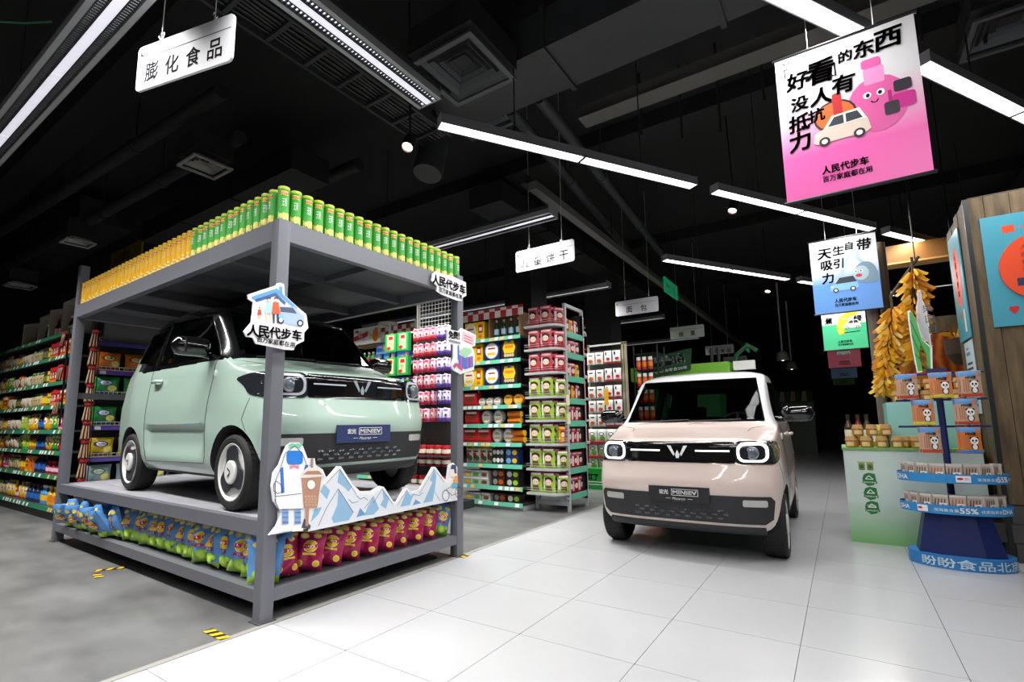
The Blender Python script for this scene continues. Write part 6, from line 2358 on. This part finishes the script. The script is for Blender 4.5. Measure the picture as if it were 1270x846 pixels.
# dark tile plinth
mt_ = mat('plinth_tile', '#4d4a47', rough=.4)
for r in range(3):
    for c in range(6):
        MB().box((WX + .03 + .28 * c - .14 * (r % 2) + .002, WY0 + .01, r * .138 + .002), (WX + .03 + .28 * (c + 1) - .14 * (r % 2) - .002, WY0 + .032, r * .138 + .136), mt_).obj('plinth_tile', ks)
    for c in range(3):
        MB().box((WX + .01, WY0 + .05 + .3 * c, r * .138 + .002), (WX + .032, WY0 + .346 + .3 * c, r * .138 + .136), mt_).obj('plinth_tile', ks)
MB().box((WX - .01, WY0 - .012, 0), (WX + .02, WY0 + .018, 2.82), M_BLACK).obj('corner_trim', ks)

# round-print posters
teal, red_ = pr('#3f93a8'), pr('#d9481f')
t = thing('teal_poster', 'teal poster with a large orange disc on the kiosk front', 'poster', (1.04, WY0 - .0125, 1.76))
MB().rbox((0, 0, 0), (.62, .012, .88), .004, teal).obj('poster_board', t)
d = MB()
d.prism([(x, -.018, z) for x, z in ell(.31, .44, .24, .26, 36)], (0, .018, 0), red_)
d.obj('orange_disc', t)
P_ = Print()
P_.rect(.12, .73, .19, .79, red_).text('什么是好车', .21, .745, .035, red_).text('用心让生活更美好', .2, .1, .045, BLK, w=.36)
P_.poly([(.1, .12), (.125, .15), (.15, .12), (.125, .085)], C_['red'], 2).ell(.113, .135, .016, .016, C_['red'], 2).ell(.138, .135, .016, .016, C_['red'], 2)
for i, s in enumerate(('人民需要', '五菱就造', '一百万', '家庭都在用')):
    for j, c in enumerate(s):
        P_.text(c, .2 + .055 * i, .58 - .06 * j, .035, pr('#5a2414'), k=32)
P_.rect(.16, .3, .2, .36, pr('#24304f'), 32)
P_.obj('print', t)
t = thing('teal_poster', 'narrow teal poster with an orange oval on the kiosk flank', 'poster', (WX - .012, 6.05, 1.74), -pi / 2)
MB().rbox((0, 0, 0), (.46, .01, .95), .004, teal).obj('poster_board', t)
P_ = Print()
P_.ell(.23, .56, .15, .27, red_)
for j, c in enumerate('人民代步车'):
    P_.text(c, .2, .72 - .085 * j, .06, BLK, bold=.03, k=3)
P_.text('百万家庭', .1, .2, .05, pr('#d9481f')).rect(.3, .06, .36, .22, pr('#e6d6cc'), 2).ell(.33, .23, .03, .035, pr('#e6d6cc'), 2)
P_.obj('print', t)
t = thing('notice_sheet', 'white and blue notice sheet under the narrow teal poster', 'poster', (WX - .008, 5.93, 1.1), -pi / 2)
MB().box((0, 0, 0), (.32, .006, .62), pr('#c3d4df')).obj('sheet', t)
P_ = Print()
for j in range(9):
    P_.rect(.05, .06 + .045 * j, .25, .08 + .045 * j, pr('#33463f'))
P_.rect(.05, .5, .2, .53, pr('#6f8f9f')).rect(.05, .55, .16, .57, pr('#6f8f9f'))
P_.obj('print', t)

# ---- counter with green printed front
M_CNT = grad_mat('counter_print', '#c9d9d2', '#7fb977', .02, .38)
ct = thing('promo_counter', 'pale green printed counter of honey jars in front of the kiosk', 'counter', (-.015, 5.5, 0))
MB().box((0, 0, 0), (.93, .7, .795), M_CNT).obj('counter_body', ct)
MB().box((-.008, -.008, .795), (.938, .71, .815), pr('#6fa35a')).obj('counter_top', ct)
MB().box((.36, .22, .815), (.93, .7, 1.215), grad_mat('tier_print', '#8fc9c2', '#a9d6cf', 0, 1)).obj('raised_tier', ct)
MB().poly([(.84, -.003, 0), (.93, -.003, 0), (.93, -.003, .36), (.8, -.003, .36)], pr('#8fd32c')).obj('lime_edge', ct)
P_ = Print()
gl = pr('#1f7a35')
for i, z in enumerate((.5, .38, .26)):
    P_.poly([(.12, z + .045), (.135, z + .085), (.17, z + .1), (.215, z + .09), (.22, z + .03), (.2, z - .005), (.16, z - .015), (.13, z + .01)], gl, 1)
    P_.line([(.145, z + .045), (.17, z + .075), (.2, z + .045), (.145, z + .045)], .006, WHT, 2)
    P_.rect(.12, z + .008, .225, z + .028, gl, 2)
    P_.text(('精选好蜂蜜', '只选深山蜜', '100%成分')[i], .172, z + .018, .014, WHT, k=3, anchor='c', w=.09)
P_.text('100%', .172, .318, .022, WHT, k=3, anchor='c')
for x in (.125, .185):
    P_.rect(x - .022, .62, x + .024, .68, pr('#6d8a3f'), 1, r=.01).rect(x - .026, .68, x + .028, .695, pr('#a8b070'), 2).ell(x, .65, .014, .016, pr('#3f5a2a'), 2, 10)
P_.obj('print', ct)

# jars with cloth lids
glassy = pr('#b5803c', .12)
jb = MB().lathe([(.036, 0), (.042, .008), (.042, .055), (.038, .068)], 14, glassy, ms=[glassy, glassy, glassy]).mesh('honey_jar', 50)
jc = MB()
prof = []
ring = 18
rows = []
for r, z, wv in ((.0, .1, 0), (.034, .099, 0), (.038, .09, 0), (.039, .078, 0), (.045, .066, .005)):
    rows.append([(r * (1 + wv * 14 * (k % 2)) * cos(2 * pi * k / ring), r * (1 + wv * 14 * (k % 2)) * sin(2 * pi * k / ring), z - (wv if k % 2 else 0)) for k in range(ring + 1)])
jc.grid(rows[::-1], mat('cloth_lid', '#b08a55', rough=.9))
jcm = jc.mesh('cloth_lid', 40)
jlab = MB()
jlab.grid([[(.0425 * cos(a), .0425 * sin(a), z) for a in [-pi / 2 - .7 + 1.4 * k / 6 for k in range(7)]] for z in (.014, .05)], pr('#d8c188'))
jlm = jlab.mesh('jar_label')
jars = []
for c in range(6):
    jars.append(((.05 + .112 * c if c < 4 else .05 + .112 * c + .02, 5.57, .815), ORD[c] + ' honey jar in the front row on the counter'))
for c in range(5):
    jars.append(((.07 + .11 * c, 5.68, .815), ORD[c] + ' honey jar in the second row on the counter'))
for c in range(3):
    jars.append(((.11 + .105 * c, 5.66, .918), ORD[c] + ' honey jar stacked above the counter rows'))
for c in range(6):
    jars.append(((.44 + .1 * c, 5.79, 1.215), ORD[c] + ' honey jar on the raised teal tier'))
for c in range(5):
    jars.append(((.47 + .1 * c, 5.79, 1.317), ORD[c] + ' honey jar stacked high on the teal tier'))
for c in range(3):
    jars.append(((.44 + .12 * c, 5.645, .815), ORD[c] + ' honey jar tucked against the teal tier'))
for p, lab in jars:
    o = tag(link('honey_jar', jb, None, p, rnd.uniform(-.4, .4)), lab, 'jar', 'honey jars with cloth lids')
    link('cloth_lid', jcm, o)
    link('jar_label', jlm, o)
tag(jar(.05, .2, pr('#8f9a4a', .15), C_['lyellow']).obj('pickle_jar', None, (.3, 5.82, .815), smooth=40), 'tall olive pickle jar behind the honey jars', 'jar')
tag(jar(.045, .17, pr('#9aa35a', .15), C_['lyellow'], C_['white']).obj('pickle_jar', None, (.26, 5.95, .815), smooth=40), 'second pale pickle jar behind the honey jars', 'jar')
for k, (x, c) in enumerate(((.05, '#3b2a16'), (.13, '#6b1d16'), (.2, '#44361c'))):
    tag(bottle(.038, .3, pr(c, .15), C_['black'], C_['olive'] if k % 2 else C_['cream']).obj('sauce_bottle', None, (x, 6.1, .815), smooth=40), ('dark brown', 'dark red', 'tall olive')[k] + ' sauce bottle at the back of the counter', 'bottle')

# ---- oval snack stand
SX, SY = .64, 5.03
st = thing('snack_stand', 'blue oval floor stand of baby snack packs before the kiosk', 'display stand', (SX, SY, 0))
blue_, navy_ = pr('#2a7fc4'), pr('#15245e')


def oval(rx, ry, n=28):
    return ell(0, 0, rx, ry, n)


MB().prism([(x, y, 0) for x, y in oval(.3, .2)], (0, 0, .09), blue_).obj('base', st)
pb_ = MB()
lo, hi = [(-.24, -.1), (-.12, -.15), (.12, -.15), (.24, -.1), (.24, .1), (-.24, .1)], [(-.18, -.08), (-.09, -.11), (.09, -.11), (.18, -.08), (.18, .08), (-.18, .08)]
pb_.add([(x, y, .09) for x, y in lo] + [(x, y, .38) for x, y in hi], [(i, (i + 1) % 6, 6 + (i + 1) % 6, 6 + i) for i in range(6)] + [(6, 7, 8, 9, 10, 11)], navy_)
pb_.obj('pedestal', st)
MB().cyl((0, .06, .38), (0, .06, 1.42), .022, navy_, n=10).obj('pole', st)
for z in (.4, .62):
    MB().prism([(x, y, z - .012) for x, y in oval(.31, .19)], (0, 0, .012), blue_).obj('tray', st)
    b = MB()
    pts = oval(.315, .195, 36)
    b.grid([[(x, y, z - .02) for x, y in pts + pts[:1]], [(x * 1.01, y * 1.01, z + .045) for x, y in pts + pts[:1]]], pr('#2f8fd0'))
    band = b.obj('tray_band', st)

    def wrap(x, y, z_, zz=z):
        a = -pi / 2 + x / .27
        return ((.322 - y) * cos(a), (.2 - y) * sin(a), zz - .02 + z_)
    P_ = Print(step=.0015, warp=wrap)
    if z < .5:
        P_.text('深海鱼含量', -.12, .02, .022, WHT).text('55%', .0, .014, .038, WHT, bold=.02, k=2).text('优质脑黄金', .1, .02, .022, WHT).text('DHA', .22, .018, .03, WHT, bold=.02).text('DHA', -.36, .016, .032, WHT, bold=.02)
        P_.rect(-.21, .01, -.15, .056, WHT).ell(-.192, .035, .014, .008, C_['red'], 2)
    else:
        P_.text('DHA', -.36, .014, .036, WHT, bold=.02).text('深海鱼含量', .1, .02, .022, WHT).text('55%', .21, .014, .038, WHT, bold=.02, k=2).text('优质', .31, .02, .022, WHT)
        P_.rect(-.0, .01, .07, .056, WHT).ell(.02, .035, .015, .008, C_['red'], 2).ell(.05, .035, .012, .01, C_['lpink'], 2)
    P_.obj('lettering', band)
# base lettering


def wrapb(x, y, z_):
    a = -pi / 2 + x / .26
    return ((.3005 - y) * cos(a), (.2005 - y) * sin(a), z_)


P_ = Print(step=.001, warp=wrapb)
P_.text('盼盼食品北京', -.23, .012, .066, pr('#cfe6f5'), bold=.015, w=.56)
P_.obj('lettering', st.children[0])
# clear packs in the trays
M_CLEAR = pr('#b9b0a6', .2)


def d_cup(c):
    def f(P_, w_, h_):
        for i in range(4):
            P_.line([((-.38 + .2 * i) * w_, .3 * h_), ((-.3 + .2 * i) * w_, .75 * h_)], .09 * w_, pr(c), 1)
        P_.rect(-.1 * w_, .08 * h_, .4 * w_, .5 * h_, WHT, 2)
        P_.ell(.15 * w_, .3 * h_, .16 * w_, .12 * h_, pr('#3a6fae'), 3, 10)
        P_.rect(-.5 * w_, .86 * h_, .5 * w_, h_, pr('#cfc8c2'), 2)
    return f


kind('snack_cup_a', pack(.088, .115, .06, M_CLEAR, d_cup('#7a4a2a')))
kind('snack_cup_b', pack(.088, .115, .06, M_CLEAR, d_cup('#c46a1e')))
for li, z in enumerate((.4, .62)):
    for c in range(9):
        a = -pi + .22 + (pi - .44) * c / 8
        put('snack_cup_a' if (c + li) % 4 else 'snack_cup_b', 'snack_cup', '%s clear snack cup around the %s tray of the oval stand' % (ORD[c], ('lower', 'upper')[li]), 'snack cup', 'snack cups on the %s tray' % ('lower', 'upper')[li],
            (SX + .255 * cos(a), SY + .15 * sin(a), z + .001), a + pi / 2)
# hook arms with panda packs


def d_panda(low):
    def f(P_, w_, h_):
        P_.rect(-.48 * w_, .78 * h_, .48 * w_, .98 * h_, pr('#5b9ad6'), 1)
        P_.rect(-.48 * w_, 0.02 * h_, .48 * w_, .14 * h_, pr(low), 1)
        P_.text('MINI肠', -.02 * w_, .74 * h_, .12 * h_, BLK, bold=.03, k=3, anchor='c', w=.5 * w_)
        P_.ell(.32 * w_, .86 * h_, .1 * w_, .07 * h_, C_['orange'], 2, 10)
        x, y = .12 * w_, .38 * h_
        P_.ell(x, y - .12 * h_, .17 * w_, .13 * h_, BLK, 2, 14).ell(x, y - .13 * h_, .12 * w_, .1 * h_, WHT, 3, 12)
        P_.ell(x, y + .1 * h_, .2 * w_, .14 * h_, WHT, 4, 16)
        for s in (-1, 1):
            P_.ell(x + s * .16 * w_, y + .2 * h_, .06 * w_, .05 * h_, BLK, 3, 10)
            P_.ell(x + s * .08 * w_, y + .11 * h_, .05 * w_, .045 * h_, BLK, 5, 10)
        P_.ell(x, y + .05 * h_, .03 * w_, .02 * h_, BLK, 5, 8)
        for i in range(3):
            P_.line([((-.36 + .1 * i) * w_, .2 * h_), ((-.36 + .1 * i) * w_, .68 * h_)], .05 * w_, pr('#b0744c'), 1)
    return f


kind('panda_red', pouch(.125, .195, .03, pr('#c9a48c', .25), deco=d_panda('#c2452a'), nu=8, nv=8), 50)
kind('panda_yellow', pouch(.125, .195, .03, pr('#d98a5a', .25), deco=d_panda('#d6cf3a'), nu=8, nv=8), 50)
kind('panda_blue', pouch(.125, .195, .03, pr('#d9782e', .25), deco=d_panda('#3a7fc4'), nu=8, nv=8), 50)
levels = ((1.40, ((-.2, 'red'), (.0, 'yellow'), (.16, 'red'))), (1.2, ((-.12, 'yellow'), (.12, 'red'))), (.995, ((-.1, 'red'), (.12, 'blue'))))
for li, (z, it) in enumerate(levels):
    MB().box((-.27, .05, z + .0), (.27, .07, z + .016), navy_).obj('cross_arm', st)
    for ci, (x, c) in enumerate(it):
        MB().cyl((x, .05, z + .01), (x, -.15, z + .02), .004, navy_, n=5).obj('hook', st)
        for dd in range(2):
            put('panda_' + c, 'panda_snack_pack', '%s %s panda pack%s, %s hooks of the stand' % (ORD[ci], {'red': 'red-edged', 'yellow': 'yellow-edged', 'blue': 'blue-edged'}[c], ('', ' behind it', ' hanging last')[dd], ('top', 'middle', 'lowest')[li]), 'snack pack', 'panda packs on the stand',
                (SX + x - .012 * dd, SY - .13 + .035 * dd, z - .185), rnd.uniform(-.12, .12), .98)
MB().box((-.06, .04, 1.416), (.06, .08, 1.45), navy_).obj('pole_cap', st)

# ---- wooden post, corn husks, leaf-shaped cut-outs, back of the kiosk
for x, y, lab in ((.37, 6.65, 'round grey wooden post behind the honey jars'), (.5, 6.75, 'brown wooden post beside the corn husks')):
    tag(MB().lathe([(.055, 0), (.05, 1.0), (.052, 2.2), (.05, 3.0)], 12, mat('post_wood', '#6f655a', rough=.8, var=.25, vscale=8, stretch=(3, 3, .4)) if x < .45 else M_WOODD).obj('wooden_post', None, (x, y, 0), smooth=50), lab, 'post')
bar = thing('slanted_pole', 'dark slanted pole carrying the corn husks', 'pole', (.3, 6.15, 2.25))
MB().cyl((.2, 0, .02), (.45, 0, .38), .014, M_WOODD, n=8).obj('pole_body', bar)
MB().cyl((.42, 0, .35), (.42, 0, 2.499), .006, M_BLACK, n=5).obj('pole_wire', bar)
M_HUSK = [mat('husk_a', '#e8b424', rough=.7), mat('husk_b', '#d69a18', rough=.7), mat('husk_c', '#f0cf72', rough=.7), mat('husk_d', '#c27f16', rough=.7)]


def husk_mesh(m, L, wd):
    b = MB()
    rows = []
    for j in range(5):
        v = j / 4
        hw = wd * (.35 + .9 * v - .9 * v * v) * (1 if j < 4 else .15)
        rows.append([(-hw, .012 * sin(v * 4), -L * v), (0, -.012 - .02 * v, -L * v), (hw, .012 * sin(v * 4), -L * v)])
    b.grid(rows, m)
    b.grid([[(x, y + .003, z) for x, y, z in r] for r in rows], m, flip=True)
    return b.mesh('corn_husk', 60)


HM = [husk_mesh(M_HUSK[k], .1 + .02 * k, .012) for k in range(4)]
hr_ = random.Random(4)
for bi, (tp, bp, n, sp, lab) in enumerate((((.69, 6.1, 2.5), (.62, 6.1, 1.62), 290, .1, 'large bunch of dried yellow corn husks hanging from the slanted pole'), ((.5, 6.12, 2.15), (.36, 6.12, 1.34), 280, .085, 'second bunch of yellow corn husks hanging lower beside the post'))):
    t = thing('corn_husk_bunch', lab, 'corn husks', tp)
    MB().tube([(0, 0, .12), (0, 0, 0), tuple(Vector(bp) - Vector(tp))], .012, M_WOODD, n=6).obj('cord', t)
    dv = Vector(bp) - Vector(tp)
    for k in range(n):
        f = k / n
        p = dv * f
        a = hr_.uniform(0, 2 * pi)
        s = sp * (.4 + .8 * math.sin(pi * min(1, .15 + f * .85)))
        o = link('husk', HM[hr_.choice((0, 0, 1, 2, 3, 0))], t, (p.x + .3 * s * cos(a), p.y + .3 * s * sin(a), p.z))
        o.rotation_euler = (Matrix.Rotation(a + pi / 2, 3, 'Z') @ Matrix.Rotation(-.45 - hr_.random() * .35, 3, 'X')).to_euler()
        o.scale = (1.1, 1, hr_.uniform(.75, 1.1))


def leaf_board(name, label, px_pts, Y, m_in, deco):
    pts = [at_y(a, c, Y) for a, c in px_pts]
    x0, z0 = sum(p.x for p in pts) / len(pts), min(p.z for p in pts)
    t = thing(name, label, 'cut-out board', (x0, Y, z0))
    o2 = [(p.x - x0, p.z - z0) for p in pts]
    MB().prism([(x, .008, z) for x, z in o2], (0, -.01, 0), WHT).obj('foam_board', t)
    cx, cz = sum(p[0] for p in o2) / len(o2), sum(p[1] for p in o2) / len(o2)
    P_ = Print(Matrix.Translation((0, -.002, 0)))
    P_.poly([(cx + (x - cx) * .82, cz + (z - cz) * .95) for x, z in o2], m_in, 1)
    deco(P_, o2)
    P_.obj('print', t)
    return t


o6 = lambda pts: [(1090 + x / 5.28, 310 + y / 5.28) for x, y in pts]
leaf_board('leaf_board', 'green and white leaf-shaped cut-out board behind the snack stand', o6([(188, 400), (205, 395), (235, 440), (262, 520), (285, 590), (300, 600), (350, 640), (352, 790), (330, 800), (318, 690), (295, 650), (270, 620), (262, 700), (285, 800), (250, 805), (225, 680), (205, 560), (192, 460)]), 5.95, pr('#4fae5a'),
           lambda P_, o: [P_.line([(o[i][0] * .8, o[i][1]), (o[i - 8][0] * .8, o[i - 8][1])], .006, pr('#1f5a34'), 2) for i in (15, 16, 17)])
leaf_board('bottle_board', 'white bottle-shaped cut-out board with dark lettering behind the snack stand', o6([(250, 300), (252, 265), (272, 262), (280, 300), (282, 325), (310, 380), (330, 500), (345, 640), (320, 600), (300, 600), (275, 560), (250, 480), (243, 380), (255, 325)]), 6.0, pr('#c9ccd0'),
           lambda P_, o: P_.text('果', o[12][0] + .08, o[12][1] - .02, .07, pr('#55606a'), anchor='c', k=3).text('园', o[12][0] + .09, o[12][1] - .12, .07, pr('#55606a'), anchor='c', k=3).text('日', o[12][0] + .1, o[12][1] - .22, .07, pr('#55606a'), anchor='c', k=3))
# back of the kiosk: orange grained panel, dark shelf, screen and beam
wave = mat('orange_panel', '#b5561a', rough=.4)
nt = wave.node_tree
wv = nt.nodes.new('ShaderNodeTexWave')
wv.inputs['Scale'].default_value = 2.2
wv.inputs['Distortion'].default_value = 9
wv.inputs['Detail'].default_value = 3
rp = nt.nodes.new('ShaderNodeValToRGB')
rp.color_ramp.elements[0].color = (*srgb('#8f3210'), 1)
rp.color_ramp.elements[1].color = (*srgb('#d97a24'), 1)
tcn = nt.nodes.new('ShaderNodeTexCoord')
nt.links.new(tcn.outputs['Object'], wv.inputs['Vector'])
nt.links.new(wv.outputs['Fac'], rp.inputs['Fac'])
nt.links.new(rp.outputs['Color'], nt.nodes['Principled BSDF'].inputs['Base Color'])
bk = thing('kiosk_counter', 'kiosk back counter with an orange grained front panel', 'counter', (.62, 7.6, 0))
MB().box((0, 0, 0), (1.9, .6, 1.42), M_WOODD).obj('counter_body', bk)
MB().box((0, -.02, 1.44), (1.9, .1, 2.05), wave).obj('grained_panel', bk)
MB().box((0, -.01, 2.06), (1.9, .12, 2.25), M_WOOD).obj('wood_rail', bk)
sc = thing('dark_screen', 'dark screen standing below the orange grained panel', 'screen', (1.15, 7.35, 0))
MB().box((-.28, 0, 1.1), (.28, .03, 1.5), M_GLOSSB).obj('screen_panel', sc)
MB().box((-.06, .03, 0), (.06, .06, 1.2), M_BLACK).obj('screen_stand', sc)
of = thing('overhead_frame', 'orange wooden beam above the kiosk counter', 'beam', (.62, 7.55, 2.95))
MB().box((0, 0, 0), (2.0, .2, .22), mat('beam_orange', '#8a5a22', rough=.6)).obj('beam_body', of)
MB().box((0, -.02, -.02), (2.0, .22, 0), mat('beam_edge', '#c99a58', rough=.5)).obj('beam_edge', of)
for x in (.1, 1.9):
    MB().cyl((x, .1, .22), (x, .1, 1.799), .01, M_BLACK, n=6).obj('hanger', of)
MB().box((0, .0, -.36), (2.0, .012, -.348), M_WIRE).obj('wire_rail', of)
bs = thing('husk_basket', 'dark woven basket with dried yellow husks beside the narrow poster', 'basket', (1.12, 6.9, 1.62))
MB().lathe([(.1, .0), (.16, .1), (.17, .26), (.15, .26), (.13, .1), (0, .03)], 14, mat('basket', '#3a2a1a', rough=.8)).obj('basket_body', bs, smooth=40)
for k in range(14):
    o = link('husk', HM[k % 4], bs, (.08 * cos(k), .08 * sin(k), .3))
    o.rotation_euler = (2.3 + .4 * sin(k * 2), 0, k * .9)
MB().cyl((0, 0, .2), (0, 0, 3.129), .006, M_BLACK, n=5).obj('basket_wire', bs)
# pendant lamps and dim glow deep in the store
for px, py, Y, lab in ((971, 447, 15, 'white pendant lamp deep in the dark end of the store'), (982, 458, 17.5, 'farther pendant lamp deep in the dark end')):
    p = at_y(px, py, Y)
    t = thing('pendant_lamp', lab, 'pendant lamp', (p.x, Y, p.z))
    MB().lathe([(.15, 0), (.15, .03), (.12, .2), (.03, .26)], 18, mat('pendant_shade', '#8d8a84', rough=.5)).obj('lamp_shade', t, smooth=40)
    MB().cyl((0, 0, .26), (0, 0, 4.749 - p.z), .02, M_WIRE, n=6).obj('lamp_rod', t)
    MB().lathe([(.0, -.02), (.07, .02), (0, .08)], 12, mat('pendant_bulb', '#ffe9cc', emit=2.5)).obj('bulb', t)
p = at_y(973, 487, 19)
t = thing('striped_awning', 'small green and cream striped awning far down the path', 'awning', (p.x - .5, 19, p.z - .3))
for k in range(8):
    MB().add([(k * .16, 0, 0), (k * .16 + .16, 0, 0), (k * .16 + .14, .35, .35), (k * .16 + .02, .35, .35)], [(0, 1, 2, 3), (3, 2, 1, 0)], pr('#5f8a3a') if k % 2 else C_['cream']).obj('awning_stripe', t)
MB().box((0, .3, .3 - p.z), (1.28, .5, 0), pr('#22401c')).obj('stall_body', t)
